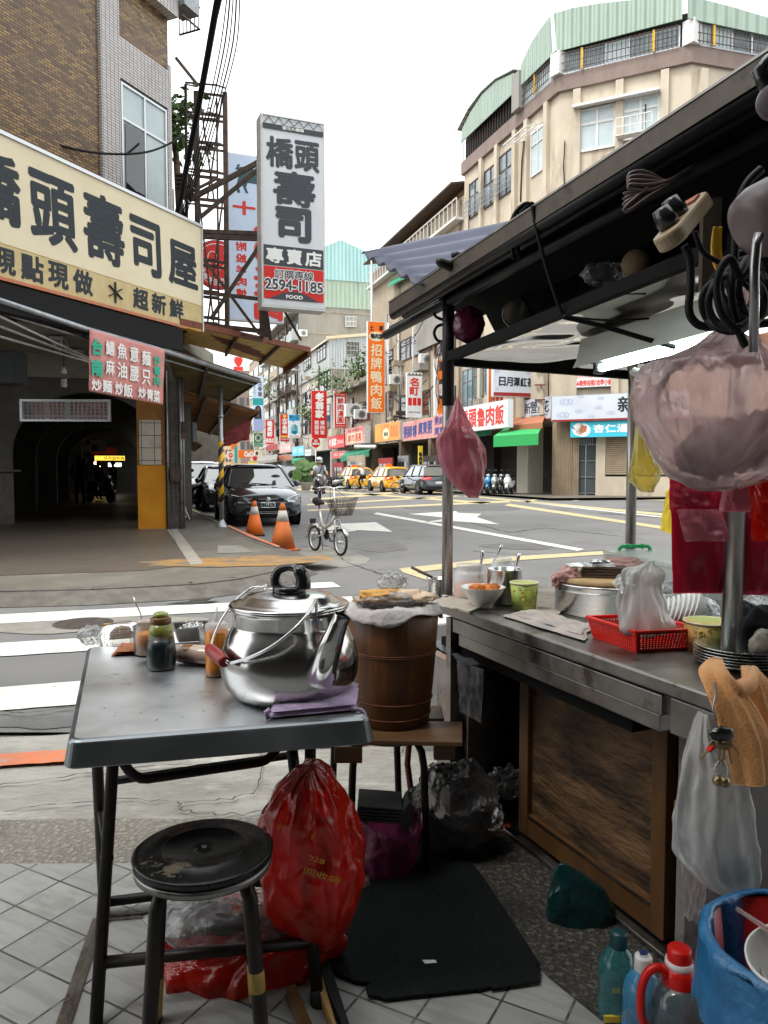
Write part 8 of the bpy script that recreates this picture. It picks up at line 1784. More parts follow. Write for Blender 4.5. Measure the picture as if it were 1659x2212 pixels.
mb=MB();mb.bar(T00+Z*.01,T10+Z*.015,.03,.035);mb.bar(T01,T11,.03,.04);mb.bar(T00,T01,.03,.04);mb.build('shelf_rail','shade_black',CA)
mb=MB();mb.prism([T00+cv_*.28+Z*.01,T10+cv_*.28+Z*.01,T10+cv_*.28+Z*.5,T00+cv_*.28+Z*.36-cu_*.3],cv_*.01);mb.build('shelf_back','shade_black',CA)
def rail(x0,y0,x1,y1,off,w=.035,h=None):
 pl=(pl0-cv_*off,cu_);return PL(x0,y0,*pl),PL(x1,y1,*pl)
mb=MB();a,b=rail(833,724,1720,258,.0);mb.tube([a,b],.020,n=12);mb.tube([a+Z*.03+cv_*.03,b+Z*.03+cv_*.03],.016,n=10);mb.build('roof_rail','black_paint',CA)
M('fascia',(.07,.058,.045),(.11,.09,.07),scale=5,rough=.45,metal=.4,c3=(.02,.018,.017),s3=5,t3=.55,bump=.15)
a,b=rail(840,655,1720,72,.10);mb=MB();mb.obox(a,b-a,Z*.004+cv_*.03,-Z*.05);fa_=mb.build('fascia','fascia',CA)
mb=MB();mb.bar(a+Z*.004,b+Z*.004,.006);mb.build('bright_edge','steel_worn',CA)
mb=MB();mb.tube([a-Z*.05+cv_*.02,b-Z*.06+cv_*.02],.018,n=10);mb.tube([a-Z*.045+cv_*.07,b-Z*.055+cv_*.07],.014,n=10);mb.build('gutter_rail','black_paint',CA)
mb=MB();a2,b2=rail(900,607,1720,80,.08);mb.prism([a2-Z*.012,b2-Z*.012,b2-Z*.16+cv_*.24,a2-Z*.14+cv_*.24],Z*.01);mb.prism([a2+cv_*.02-Z*.005,b2+cv_*.02-Z*.005,b2+cv_*1.3-Z*.1,a2+cv_*1.3-Z*.1],Z*.01);mb.prism([T10+cu_*.05-Z*.1,T10+cu_*.05+Z*.5,T10+cv_*1.1+cu_*.05+Z*.5,T10+cv_*1.1+cu_*.05-Z*.1],cu_*.02);mb.build('roof_sheet','shade_black',CA)
cs=thing('corrugated_sheet','grey blue wavy plastic roofing sheet sticking out from the end of the cart roof','roofing sheet',D(900,560,3.4))
q=[D(781,548,3.55),D(1101,478,4.3),D(1101,620,3.3),D(900,612,2.95)]
M('blue_plastic',(.05,.06,.12),(.038,.045,.09),scale=4,rough=.45)
def cor(u,v):
 p=q[0].lerp(q[1],u).lerp(q[3].lerp(q[2],u),v);return p+Z*.012*sin(v*2*pi*5.0)
mb=MB();mb.grid(cor,6,80);mb.build('sheet','blue_plastic',cs,solid=.004)
mb=MB();
for x0,y0,x1,y1,dd in((943,564,1060,604,2.75),(976,550,1095,590,2.8)):
 a,b=D(x0,y0,dd),D(x1,y1,dd+.1);mb.tube([a,a.lerp(b,.06),a.lerp(b,.3),b],[.008,.017,.02,.016],n=10)
one(mb,'folded_umbrella','black_paint','two black folded umbrella ends poking out over the cart roof edge','umbrella')
mb=MB();dd=2.55
def px_tube(mb,pts,d,r,n=8,N=30,**k):
 P=[D(x,y,d if len(p_)<1 else d)for p_ in[()]for x,y in pts];Q=[V(cat([tuple(p)for p in P],i/N))for i in range(N+1)];mb.tube(Q,r,n=n,**k)
for off in(0,12):px_tube(mb,[(1110+off,560),(1103+off,500),(1112+off,462),(1135+off,440),(1152,448),(1158-off,470),(1140,490),(1120+off,480),(1125,455)],2.45,.007)
px_tube(mb,[(1150,445),(1160,500),(1178,570),(1200,640),(1216,684)],2.3,.006);px_tube(mb,[(1216,684),(1300,704),(1426,741),(1560,775),(1700,800)],2.2,.0075);px_tube(mb,[(1216,682),(1330,692),(1500,680)],2.25,.003)
one(mb,'black_rope','cable','black rope looped over the roof edge and strung under the shiny shelf','rope')
mb=MB();px_tube(mb,[(965,655),(945,652),(937,665),(940,682),(955,690),(966,688)],3.1,.006);px_tube(mb,[(962,700),(945,705),(938,720),(945,735),(958,738)],3.1,.006)
one(mb,'wire_hook','cable','bent black wire hooks on the left cart post','hook')
mb=MB();rr=random.Random(4)
for k in range(5):px_tube(mb,[(955,735),(950-3*k,790+rr.uniform(-8,8)),(940+3*k,840+rr.uniform(-10,10)),(948+rr.uniform(-8,8),870+6*k)],3.05,.0013,5)
one(mb,'string_bundle','grey_metal','bunch of thin strings hanging from the left cart post','string')
mb=MB();blob(mb,PL(1012,702,pl0+cv_*.06,cu_),.062,n=70,amp=.12,fs=1.8,seed=3,sq=(1,.8,1.1));one(mb,'shelf_bag','film_purple','dim purple plastic bag stuffed at the left end of the roof shelf','bag')
M('cardboard',(.28,.19,.11),(.22,.15,.09),scale=8,rough=.8)
c=PL(1115,676,pl0+cv_*.10,cu_);t=thing('paper_roll','cardboard backed stack wrapped in film on the roof shelf','roll',c);mb=MB();mb.lathe([(0,0),(.043,0),(.043,.12),(0,.12)],c,n=32,A=(.35,.93,0));mb.build('core','cardboard',t)
mb=MB();mb.lathe([(.046,-.012),(.052,.0),(.054,.12)],c,n=32,A=(.35,.93,0));mb.build('wrapping','film_grey',t)
c=PL(1372,568,pl0+cv_*.16,cu_);t=thing('paper_roll','second round stack in film deeper along the roof shelf','roll',c);mb=MB();mb.lathe([(0,0),(.04,0),(.04,.1),(0,.1)],c,n=32,A=(.5,.85,0));mb.build('core','cardboard',t);mb=MB();blob(mb,c-cu_*.14,.05,n=40,amp=.3,seed=7,sq=(1.3,.8,.7));mb.build('wrapping','film_clear',t)
M('tube_lit',(.8,.95,1),emit=(.80,1.0,.97),estr=9);M('lamp_white',(.72,.76,.70),(.62,.67,.6),scale=5,rough=.35)
ta,tb=D(1300,794,2.62),V((1.02,1.50,0));ta2=D(1560,729,2.02);ddir=(ta2-ta);tb=ta+ddir*1.7
fl=thing('tube_light','lit fluorescent tube light with white housing hung under the cart roof','light',ta)
mb=MB();mb.tube([ta,tb],.0135,n=18);mb.build('lit_tube','tube_lit',fl)
e=ddir.normalized();sd_=e.cross(Z).normalized()
mb=MB()
prf=[(-.075,.005),(-.06,.03),(-.05,.10),(.055,.10),(.07,.03),(.085,.0),(.02,.022),(-.02,.022)]
mb.prism([ta-e*.05+sd_*x+Z*z for x,z in prf],(tb-ta)+e*.1);mb.build('housing','lamp_white',fl,bevel=.004)
mb=MB()
for p in(ta-e*.03,tb+e*.03):mb=MB();mb.obox(p-sd_*.02-Z*.02,sd_*.04,e*.025,Z*.05);mb.build('lamp_holder','bakelite',fl,bevel=.008)
mb=MB()
for k in range(2):mb.tube([D(1365+k*22,808,2.3),D(1372+k*22,800,2.3),D(1382+k*22,806,2.3)],.010,n=10)
mb.build('clip','white_plastic',fl)
a,b=D(1458,528,1.5),D(1530,440,1.62);ax=(b-a).normalized();sd2=V((.75,-.1,.55)).normalized();nm=ax.cross(sd2).normalized();nm=-nm if nm.y>0 else nm;sd2=ax.cross(nm).normalized()
M('cream_plastic',(.42,.32,.2),(.36,.27,.17),scale=8,rough=.4)
ps=thing('power_strip','cream power strip with black plugs hanging under the dark roof','power strip',a)
mb=MB();n=20;outline=[a+ax*(.155 if i<n/2 else 0)*1.0+(ax*cos(-pi/2+2*pi*i/n+pi*0)+sd2*sin(-pi/2+2*pi*i/n))*.028 for i in range(n)]
outline=[a+ax*.15+(ax*cos(t)+sd2*sin(t))*.03 for t in[-pi/2+pi*i/10 for i in range(11)]]+[a+(ax*cos(t)+sd2*sin(t))*.03 for t in[pi/2+pi*i/10 for i in range(11)]]
mb.prism(outline,nm*.032);mb.build('strip_body','cream_plastic',ps,bevel=.006)
mb=MB();mb.prism([p+nm*.033 for p in[a+ax*.115+sd2*.018,a+ax*.15+sd2*.018,a+ax*.15-sd2*.018,a+ax*.115-sd2*.018]],nm*.004);mb.build('socket','canopy_orange',ps)
mb=MB()
for k in(.02,.07):mb.lathe([(0,.03),(.020,.03),(.022,.045),(.016,.07),(0,.072)],a+ax*k,n=16,A=nm)
mb.build('plug','bakelite',ps)
mb=MB();px_tube(mb,[(1478,530),(1490,560),(1492,620),(1488,665),(1496,690),(1520,705),(1580,704),(1640,700),(1700,690)],1.42,.008);px_tube(mb,[(1500,500),(1520,545),(1560,570),(1600,590)],1.42,.005)
mb.build('plug_cable','cable',ps)
mb=MB();rr=random.Random(21)
for k in range(9):
 cx0,cy0=1600+rr.uniform(-28,42),640+rr.uniform(-32,30);ra,rb_=rr.uniform(36,62),rr.uniform(48,72);ph=rr.uniform(0,6.28);tl=rr.uniform(-.5,.5);d0=1.30+k*.012
 P=[]
 for i in range(26):
  th=ph+i/25*rr.uniform(6.0,6.3);x,y=ra*cos(th),rb_*sin(th);P.append(D(cx0+x*cos(tl)-y*sin(tl),cy0+x*sin(tl)+y*cos(tl),d0+.03*sin(th*1.5+k)))
 Q=[V(cat([tuple(p)for p in P],i/70))for i in range(71)];mb.tube(Q,.0065,n=8)
px_tube(mb,[(1645,365),(1615,395),(1595,440),(1590,500),(1585,580),(1580,640),(1592,700),(1604,735),(1612,748)],1.28,.007);px_tube(mb,[(1630,560),(1600,600),(1580,560),(1560,575),(1548,620),(1560,680),(1600,720)],1.26,.0065)
one(mb,'cable_coil','cable','tangled black power cable coil hanging at the right edge under the roof','cable')
mb=MB();px_tube(mb,[(1545,490),(1540,540),(1550,580),(1575,588),(1590,560),(1588,520)],1.6,.005);px_tube(mb,[(1550,495),(1548,560),(1565,590),(1585,570),(1592,520)],1.6,.004);px_tube(mb,[(1556,490),(1556,550),(1570,580),(1580,560)],1.6,.004)
one(mb,'cord_hank','board_gold','small hank of yellow cord behind the black cable coil','cord')
M('mauve_plastic',(.16,.12,.125),(.13,.1,.105),scale=4,rough=.4)
fn_=thing('wall_fan','mauve plastic fan motor housing with steel rod at the upper right edge','fan',D(1650,470,1.2))
mb=MB();c=D(1662,468,1.18);A=V((-.55,-.05,-.35)).normalized();mb.lathe([(0,-.05),(.04,-.045),(.053,-.02),(.055,.01),(.048,.035),(.03,.042),(0,.043)],c,n=36,A=A);mb.build('motor_housing','mauve_plastic',fn_)
mb=MB();mb.tube([D(1640,505,1.13),D(1634,530,1.13),D(1630,575,1.13),D(1628,760,1.15)],.007,n=10);mb.build('rod','post_steel',fn_)
mb=MB();c=D(1672,222,1.2);mb.lathe([(0,0),(.024,.002),(.027,.01),(.024,.02),(0,.022)],c,n=30,A=(-.3,-.9,-.25));mb.build('knob_disc','mauve_plastic',fn_)
mb=MB();mb.tube([D(1700,150,1.2),D(1655,135,1.2),D(1640,155,1.2),D(1655,190,1.2),D(1700,200,1.2)],.012,n=10);mb.build('bracket','bakelite',fn_)
mb=MB();
for k in range(4):px_tube(mb,[(1640,262+k*2),(1590,285),(1540,330),(1470,375),(1440,392),(1395,400-k*10),(1362,398-k*8),(1360,408-k*6),(1400,412-k*5),(1445,396),(1400,425-k*4),(1358,455-k*12),(1350,448-k*10),(1400,405+k*3)],1.85+k*.006,.0045)
one(mb,'flat_cord','mauve_plastic','folded mauve flat cord clipped along the dark roof underside','cord')
M('yellow_box',(.25,.12,.01),rough=.5);mb=MB();mb.obox(D(1640,400,1.9),(.5,0,0),(0,.05,0),Z*-.45);one(mb,'yellow_board','yellow_box','dull yellow board behind the fan at the right edge','board')
mb=MB();mb.obox(D(1520,430,1.75),D(1560,425,1.75)-D(1520,430,1.75),V((0,.02,0)),Z*-.2);one(mb,'roof_strut','fascia','worn upright strut behind the power strip','strut')
# THINGS ON THE CART
def wpot(name,label,cat_,x,yb,parts,group=None,n=40,z=WZ):
 c=W(x,yb,z+.001);t=thing(name,label,cat_,c,group)
 for pn_,mt,pf in parts:mb=MB();mb.lathe(pf,c,n=n);mb.build(pn_,mt,t)
 return t,c
M('orange_food',(.75,.25,.03),(.5,.12,.02),scale=30,rough=.4,bump=.5);M('porcelain',(.8,.8,.79),rough=.12,coat=.6);M('newspaper',(.5,.45,.38),(.36,.32,.27),scale=30,rough=.9,stretch=(1,4,1));M('cup_green',(.34,.42,.06),(.42,.5,.12),scale=4,rough=.4);M('cup_inside',(.72,.66,.45),rough=.5)
M('cup_rainbow',(.42,.5,.12),(.72,.3,.1),scale=5,rough=.4,lo=.4,hi=.6,c3=(.5,.55,.25),s3=6,t3=.5);M('towel_worn',(.5,.42,.38),(.36,.33,.32),scale=7,rough=.95,bump=.35,bscale=120,c3=(.62,.55,.5),s3=4,t3=.5,w3=.2);M('towel_pink',(.6,.36,.33),(.5,.28,.26),scale=9,rough=.95,bump=.3,bscale=130)
M('board_tan',(.5,.34,.17),(.42,.27,.12),scale=5,stretch=(1,6,1),rough=.6);M('board_dark',(.09,.055,.035),(.05,.03,.02),scale=20,stretch=(1,1,8),rough=.7);M('basket_red',(.75,.015,.006),rough=.35,spec=.6);M('crate_clear',(.7,.78,.76),rough=.25,alpha=.6);M('green_plastic',(.02,.5,.16),rough=.35)
M('foam',(.8,.8,.79),rough=.5);M('towel_orange',(.9,.46,.19),(.82,.38,.13),scale=6,rough=.95,bump=.3,bscale=170,sheen=.3,c3=(.82,.45,.2),s3=3,t3=.55)
t,c=wpot('small_pan','small steel pan with a dark wooden handle left of the front cart post','pan',944,1284,[('pan','steel_pot',[(0,0),(.034,0),(.036,.002),(.042,.065),(.044,.067),(.040,.065),(.034,.006),(0,.006)])])
mb=MB();mb.tube([c+V((-.02,0,.07)),D(890,1226,c.y+.1)],[.005,.007],n=8);mb.build('handle','board_dark',t)
mb=MB();cloth(mb,W(925,1296,WZ+.012),W(960,1312,WZ+.010),W(1012,1318,WZ+.006),W(985,1286,WZ+.006),14,10,amp=.006,seed=3);mb.prism([W(940,1302,WZ+.003),W(1012,1325,WZ+.003),W(1050,1308,WZ+.003),W(975,1290,WZ+.003)],Z*.006);one(mb,'newspaper','newspaper','folded newspaper under the sauce jar at the front cart post','newspaper',solid=.002)
t,c=wpot('plastic_jar','big cloudy plastic jar with orange chilli paste and a spoon beside the cart post','jar',1014,1293,[('jar','jar_plastic',[(0,.0),(.056,.0),(.062,.006),(.064,.02),(.064,.095),(.058,.108),(.050,.114),(.050,.118),(.052,.120),(.050,.124),(.052,.128),(.050,.132),(.051,.136)])if False else('jar','clear_plastic',[(.056,.0),(.062,.006),(.064,.02),(.064,.095),(.058,.108),(.050,.114),(.052,.119),(.050,.124),(.052,.129),(.050,.136)]),('chilli','orange_food',[(0,.003),(.054,.003),(.060,.01),(.060,.05),(.05,.062),(.02,.056),(0,.06)])])
def spoon(lab,x0,y0,x1,y1,d,d2=None,mat='steel_pot',w=.0045,group='spoons in the cart pots'):
 mb=MB();a,b=D(x0,y0,d),D(x1,y1,d2 or d);mb.tube([b,b.lerp(a,.4),b.lerp(a,.8),a],[.003,.0035,w*1.6,w*1.2],n=8);return one(mb,'spoon',mat,lab,'spoon',group)
spoon('steel spoon handle standing in the chilli jar',1044,1186,1034,1250,c.y)
t,c=wpot('back_jar','cloudy jar with screw threads behind the chilli jar','jar',1085,1262,[('jar','clear_plastic',[(.045,0),(.05,.006),(.05,.09),(.042,.10),(.044,.104),(.042,.108),(.044,.112),(.042,.118)])])
spoon('steel spoon leaning right in the back jar',1084,1176,1066,1215,c.y)
t,c=wpot('steel_pot','round steel pot of sauce with a spoon behind the white bowl','pot',1089,1302,[('pot','steel_pot',[(0,0),(.060,0),(.064,.004),(.0645,.125),(.068,.128),(.0665,.131),(.062,.128),(.0615,.02),(0,.02)]),('sauce','soy',[(0,.10),(.0605,.10)])])
spoon('steel spoon in the sauce pot',1122,1194,1108,1245,c.y)
t,c=wpot('white_bowl','white porcelain bowl with orange fried pieces on the counter edge','bowl',1043,1312,[('bowl','porcelain',[(0,0),(.036,0),(.038,.002),(.037,.010),(.045,.02),(.068,.05),(.081,.074),(.083,.077),(.080,.076),(.062,.05),(.036,.022),(0,.018)])])
mb=MB()
for k,(dx,dy)in enumerate(((-.028,0),(-.012,.01),(.03,-.01),(.042,.006),(.02,.01))):blob(mb,c+V((dx,dy,.072)),.019,n=20,amp=.4,fs=2,seed=k+60,sq=(1.1,.9,.7))
mb.build('fried_food','orange_food',t)
def papercup(lab,x,yb,r1,r0,h,mat,txt,group='printed paper cups'):
 t,c=wpot('paper_cup',lab,'paper cup',x,yb,[('cup',mat,[(0,.003),(r0,.003),(r0,0),(r0+.002,.0),(r1,h)]),('rim','cup_inside',[(r1,h-.003),(r1+.003,h),(r1+.001,h+.003),(r1-.001,h),(r0,.01),(0,.01)])],group)
 rnd=random.Random(x);mb=MB()
 for k in range(16):
  a=rnd.uniform(-2.7,-.4);z=rnd.uniform(.15,.85)*h;r=r0+(r1-r0)*z/h+.001;o=c+V((cos(a)*r,sin(a)*r,z));Ux=V((-sin(a),cos(a),0));s=h*.11
  if k%3==0:put(mb,txt[k%len(txt)],o-Ux*s*1.2,Ux*s*2.4,Z*s*.4,V((cos(a),sin(a),0)),0,0,.001)
  else:mb.tube([o+Ux*cos(q)*s*.45+Z*sin(q)*s*.45 for q in[i*pi/5 for i in range(10)]],.0006,n=4,closed=True)
 mb.build('cup_print','leaf_dark',t)
 mb=MB()
 for k in range(5):
  a=rnd.uniform(-2.6,-.5);z=rnd.uniform(.3,.8)*h;r=r0+(r1-r0)*z/h+.0012;o=c+V((cos(a)*r,sin(a)*r,z));mb.lathe([(0,.0006),(h*.05,.0006),(h*.05,0)],o,n=12,A=V((cos(a),sin(a),0)))
 mb.build('yellow_dots','letter_yellow',t);return t
papercup('green printed paper cup with small doodles in front of the steel pot',1132,1317,.050,.040,.098,'cup_green',['HAVE A NICE DAY','NICE DAY'])
mb=MB();mb.prism([W(1150,1338,WZ+.002),W(1205,1332,WZ+.002),W(1215,1318,WZ+.002),W(1160,1312,WZ+.002)],Z*.004);one(mb,'newspaper','newspaper','coloured flyer lying between the green cup and the big pot','newspaper')
mb=MB();slab(mb,W(1085,1334),W(1262,1388),W(1282,1356),W(1150,1318),.012,.006,31,50,24);slab(mb,W(1120,1334,WZ+.008),W(1255,1374,WZ+.008),W(1270,1356,WZ+.008),W(1170,1322,WZ+.008),.010,.006,34,40,20);one(mb,'counter_towel','towel_worn','worn greyish pink towel spread flat along the counter edge','towel')
pc=V((.86,2.72,WZ));t=thing('big_pot','wide steel pot with a tan wooden board for a lid','pot',pc)
pR=(D(1430,1290,2.7).x-D(1200,1290,2.7).x)/2;pc=V(((D(1315,1290,2.72).x),2.72,WZ))
mb=MB();mb.lathe([(0,0),(pR-.005,0),(pR,.004),(pR,.098),(pR+.004,.100),(pR+.004,.106),(pR,.108),(0,.108)],pc,n=64);mb.tube([pc+V((pR*cos(a)*1.002,pR*sin(a)*1.002,.082))for a in[2*pi*i/64 for i in range(64)]],.0015,n=5,closed=True);mb.build('pot','steel_pot',t)
mb=MB();mb.lathe([(0,0),(pR-.008,0),(pR-.006,.004),(pR-.006,.018),(pR-.01,.020),(0,.020)],pc+Z*.108,n=64);mb.build('lid_board','board_tan',t)
zt_=WZ+.13
t=thing('chopping_boards','stack of small dark chopping boards on the tan pot lid','boards',pc+V((-.05,0,.13)));mb=MB()
for k in range(4):mb.obox(pc+V((-.13+.006*k,-.07+.003*k,.129+.009*k)),V((.145,-.035,0)),V((.03,.10,0)),Z*.0075)
mb.build('board','board_dark',t,bevel=.002)
mb=MB()
for k in range(6):a=pc+V((-.16,-.075+.013*k,.168));mb.tube([a,a+V((.16,-.0,.006*(k%2)))],[.0035,.003],n=8)
mb.ball(pc+V((-.04,-.03,.18)),.024,14,sc3=(1.5,1,.45));one(mb,'cutlery','steel_pot','steel chopsticks and spoons lying on the dark boards','cutlery')
mb=MB();blob(mb,pc+V((-.155,-.05,.135)),.036,n=40,amp=.4,seed=71,sq=(1.1,.9,.8));blob(mb,pc+V((-.19,-.03,.115)),.026,n=40,amp=.4,seed=72,sq=(.8,.9,1));one(mb,'pink_cloth','towel_pink','crumpled pink cloth at the left of the chopping boards','cloth')
mb=MB();blob(mb,pc+V((.06,.03,.155)),.06,n=50,amp=.4,seed=73,sq=(1.4,1,.5));one(mb,'pink_towel','towel_pink','pink towel heaped on the right of the chopping boards','towel')
rbk=thing('red_basket','bright red perforated plastic basket at the counter edge','basket',W(1375,1408))
B0,B1,B2=W(1283,1378),W(1376,1410),W(1494,1404);B3=B0+(B2-B1);hB=.062
def flare(p,k=.022):c=(B0+B2)/2;d=p-c;return p+V((d.x,d.y,0)).normalized()*k+Z*hB
base=[B0,B1,B2,B3];topc=[flare(p)for p in base]
mb=MB()
for i in range(4):
 a,b,c,d=base[i],base[(i+1)%4],topc[(i+1)%4],topc[i];L=(b-a).length;n=int(L/.0095)
 q=lambda u,v:(a*(1-u)+b*u)*(1-v)+(d*(1-u)+c*u)*v
 nr_=7;v0,v1=.16,.86
 nrm=(b-a).cross(d-a).normalized();nrm=nrm if nrm.dot(a-(B0+B2)/2)>0 else-nrm
 def strip(u0,u1,va,vb,th=.0022):mb.prism([q(u0,va),q(u1,va),q(u1,vb),q(u0,vb)],nrm*th)
 strip(0,1,0,v0);strip(0,1,v1,1);strip(0,.05,v0,v1);strip(.95,1,v0,v1)
 for k in range(1,n):u=.05+.9*k/n;strip(u-.19*.9/n,u+.19*.9/n,v0,v1,.0021)
 for k in range(1,nr_):v=v0+(v1-v0)*k/nr_;strip(.05,.95,v-.019,v+.019,.0019)
mb.prism([p+Z*.002 for p in base],Z*.002)
for i in range(4):mb.bar(topc[i],topc[(i+1)%4],.012,.005)
mb.build('basket','basket_red',rbk)
mb=MB();loft_px(mb,[(1210,1404,1412),(1220,1384,1420),(1234,1356,1434),(1262,1346,1428),(1300,1334,1442),(1330,1334,1450),(1352,1335,1455),(1362,1345,1440)],2.13,thick=.5,folds=lambda t:.16*(1-t)+.05,seed=8,nr=50,na=110,kf=6,dent=.3)
t=thing('white_bag','milky white plastic bag standing upright in the red basket','bag',D(1390,1350,2.13));mb.build('film','film_milk' if False else 'film_white',t)
mb=MB();cloth(mb,D(1322,1262,2.12),D(1345,1282,2.10),D(1352,1245,2.14),D(1335,1240,2.16),10,10,amp=.006,seed=5);cloth(mb,D(1352,1262,2.10),D(1375,1270,2.10),D(1378,1222,2.12),D(1360,1228,2.14),8,10,amp=.006,seed=15);mb.build('handle_flap','film_white',t)
t=thing('foam_bowls','row of white foam bowls in a clear film sleeve behind the red basket','bowls',D(1470,1340,2.25));mb=MB()
for k in range(9):mb.lathe([(.02,0),(.05,.026),(.053,.028),(.05,.03)],D(1432+k*11,1338-k*3,2.35-.01*k),n=26,A=(-.85,.2,.25))
mb.build('bowls','foam',t);mb=MB();blob(mb,D(1480,1322,2.35),.09,n=70,amp=.2,fs=2.6,seed=81,sq=(1.1,.8,.62));mb.build('film','film_clear',t)
mb=MB();blob(mb,D(1470,1285,2.5),.06,n=60,amp=.25,seed=82,sq=(1.3,.8,.8));one(mb,'film_bundle','film_clear','loose clear film bundle between the pot and the crimson bags','film')
papercup('larger rainbow printed paper cup beside the right cart post',1530,1406,.066,.055,.083,'cup_rainbow',['TEA TIME','TEA TIME'])
pcx=W(1595,1436);
for k in range(6):
 t=thing('steel_plate','steel plate %s stack by the right post'%('on top of the' if k==5 else('number %d from the bottom of the'%(k+1))),'plate',pcx+Z*.007*k,'stacked steel plates');mb=MB()
 mb.lathe([(0,.002),(.07,.002),(.098,.012),(.1085,.0135),(.110,.0155),(.107,.0155),(.097,.014),(.07,.004),(0,.004)],pcx+V((.001*((k*7)%3),.001*((k*5)%3),.0075*k)),n=64);mb.build('plate','steel_pot',t)
cr_=thing('clear_crate','milky translucent storage box with a bright green handle by the back cart post','crate',W(1400,1262))
A0_,A1_=D(1318,1262,3.0),D(1470,1285,2.55);A0_.z=A1_.z=WZ+.002;U=A1_-A0_;Vv=V((U.y*-1,U.x,0)).normalized()*.42;Vv=Vv if Vv.y>0 else-Vv
mb=MB();pan(mb,A0_,U,Vv,.17,.02,.003);mb.prism([A0_+Z*.172-U*.05-Vv*.05,A0_+U*1.05+Z*.172-Vv*.05,A0_+U*1.05+Vv*1.05+Z*.172,A0_+Vv*1.05-U*.05+Z*.172],Z*.012);mb.build('box','crate_clear',cr_)
mb=MB();h0,h1=D(1338,1187,3.02),D(1404,1186,3.02);mb.tube([h0-Z*.012,h0+Z*.004,h0+V((.01,0,.012)),h1+V((-.01,0,.012)),h1+Z*.004,h1-Z*.012],.0075,n=10);mb.ball(h0.lerp(h1,.3)+Z*.012,.011,8);mb.ball(h0.lerp(h1,.75)+Z*.012,.011,8);mb.build('handle','green_plastic',cr_)
mb=MB();blob(mb,D(1645,1375,2.0),.09,n=40,amp=.3,seed=91,sq=(1,.8,.9));one(mb,'black_bundle','dark_cloth_silhouette','black bundle with a printed scrap at the right edge of the counter','bundle')
mb=MB();blob(mb,D(1650,1395,1.88),.035,n=30,amp=.3,seed=92,sq=(1,.5,1.1));one(mb,'paper_packet','newspaper','crumpled printed paper packet on the black bundle','packet')
mb=MB();blob(mb,D(1640,1320,2.1),.07,n=50,amp=.3,seed=93,sq=(1,.8,.5));one(mb,'clear_film','film_clear','clear crumpled film above the black bundle at the right edge','film')
# BELOW THE COUNTER
sc_=thing('steel_cabinet','narrow scratched steel cabinet under the left end of the cart','cabinet',CT(-.05,.2,.05))
a0,a1=aof(944,.06),aof(1012,.06)
mb=MB();cbox(mb,a0,a1,.06,.45,.03,.615);mb.build('case','steel_worn',sc_,bevel=.004)
mb=MB();pan(mb,CT(a0+.01,.03,.625),cu_*.20,cv_*.3,.03,.015);mb.build('pan','steel_pot',sc_)
mb=MB();cloth(mb,CT(a0-.01,.03,.665),CT(a1+.10,.0,.66),CT(a1+.12,.3,.67),CT(a0,.3,.67),20,14,amp=.012,seed=12);cloth(mb,CT(a1+.02,.0,.66),CT(a1+.16,.03,.655),CT(a1+.15,.03,.46),CT(a1+.03,.01,.47),12,14,amp=.008,seed=13);M('dull_sheet',(.06,.065,.07),(.1,.11,.12),scale=6,rough=.35,spec=.6);one(mb,'plastic_sheet','dull_sheet','grey plastic sheet draped over the pan on the steel cabinet','sheet')
mb=MB();q0_=D(912,1440,3.6);mb.obox(V((q0_.x,q0_.y,0)),V((.32,.14,0)),V((-.05,.2,0)),Z*.62);one(mb,'white_box','case_white','pale box standing on the road behind the steel cabinet','box',bevel=.01)
tb_=thing('teal_bag','dark teal translucent plastic bag under the front edge of the cart','bag',G(1260,2040,.03))
mb=MB();loft_px(mb,[(1866,1208,1222),(1885,1196,1250),(1925,1192,1308),(1985,1194,1334),(2030,1208,1332),(2052,1235,1310)],2.19,thick=.5,folds=.05,seed=11,nr=60,na=110,kf=5,dent=.16,crease=.12);mb.build('film','film_teal',tb_)
mb=MB();blob(mb,D(1265,1965,2.2),.05,n=30,amp=.2,seed=14,sq=(1,.7,1.2));mb.build('contents','pack_grey',tb_)
def bottle(lab,x,ytop,Yd,r,h,body,cap,capm,extra=None):
 c=D(x,ytop,Yd);c.z-=h;t=thing('water_bottle',lab,'bottle',c,'bottles on the floor by the bin')
 mb=MB();mb.lathe([(0,.004),(r*.8,.0),(r,.012),(r,.05),(r*.96,.06),(r,.07),(r,h*.5),(r*.96,h*.52),(r,h*.54),(r,h*.70),(r*.92,h*.77),(r*.62,h*.855),(r*.42,h*.885),(r*.38,h*.90)],c,n=36);mb.build('bottle_body',body,t)
 mb=MB();mb.lathe([(r*.42,h*.88),(r*.44,h*.89),(r*.43,h*.985),(r*.40,h),(0,h)],c,n=28);mb.build('cap',capm,t);return t,c
M('pet_teal',(.02,.16,.17),(.03,.26,.28),scale=6,rough=.06,coat=.8,alpha=.62);M('pet_blue',(.03,.22,.45),(.08,.36,.62),scale=7,rough=.06,coat=.8,alpha=.62);M('pet_clear',(.05,.09,.10),(.12,.17,.18),scale=8,rough=.06,coat=.8,alpha=.6);M('cap_teal',(.01,.06,.07),rough=.3)
t,c=bottle('large teal water bottle with dark green cap and a white round label',1337,2012,1.80,.047,.32,'pet_teal',0,'cap_teal')
mb=MB();mb.lathe([(.0475,.11),(.0478,.15)],c,n=36);
mb=MB();mb.prism([c+V((.018+.022*cos(a),-.0475,.135+.028*sin(a)))for a in[i*pi/9 for i in range(18)]],V((0,-.001,0)));mb.build('label','letter_white',t)
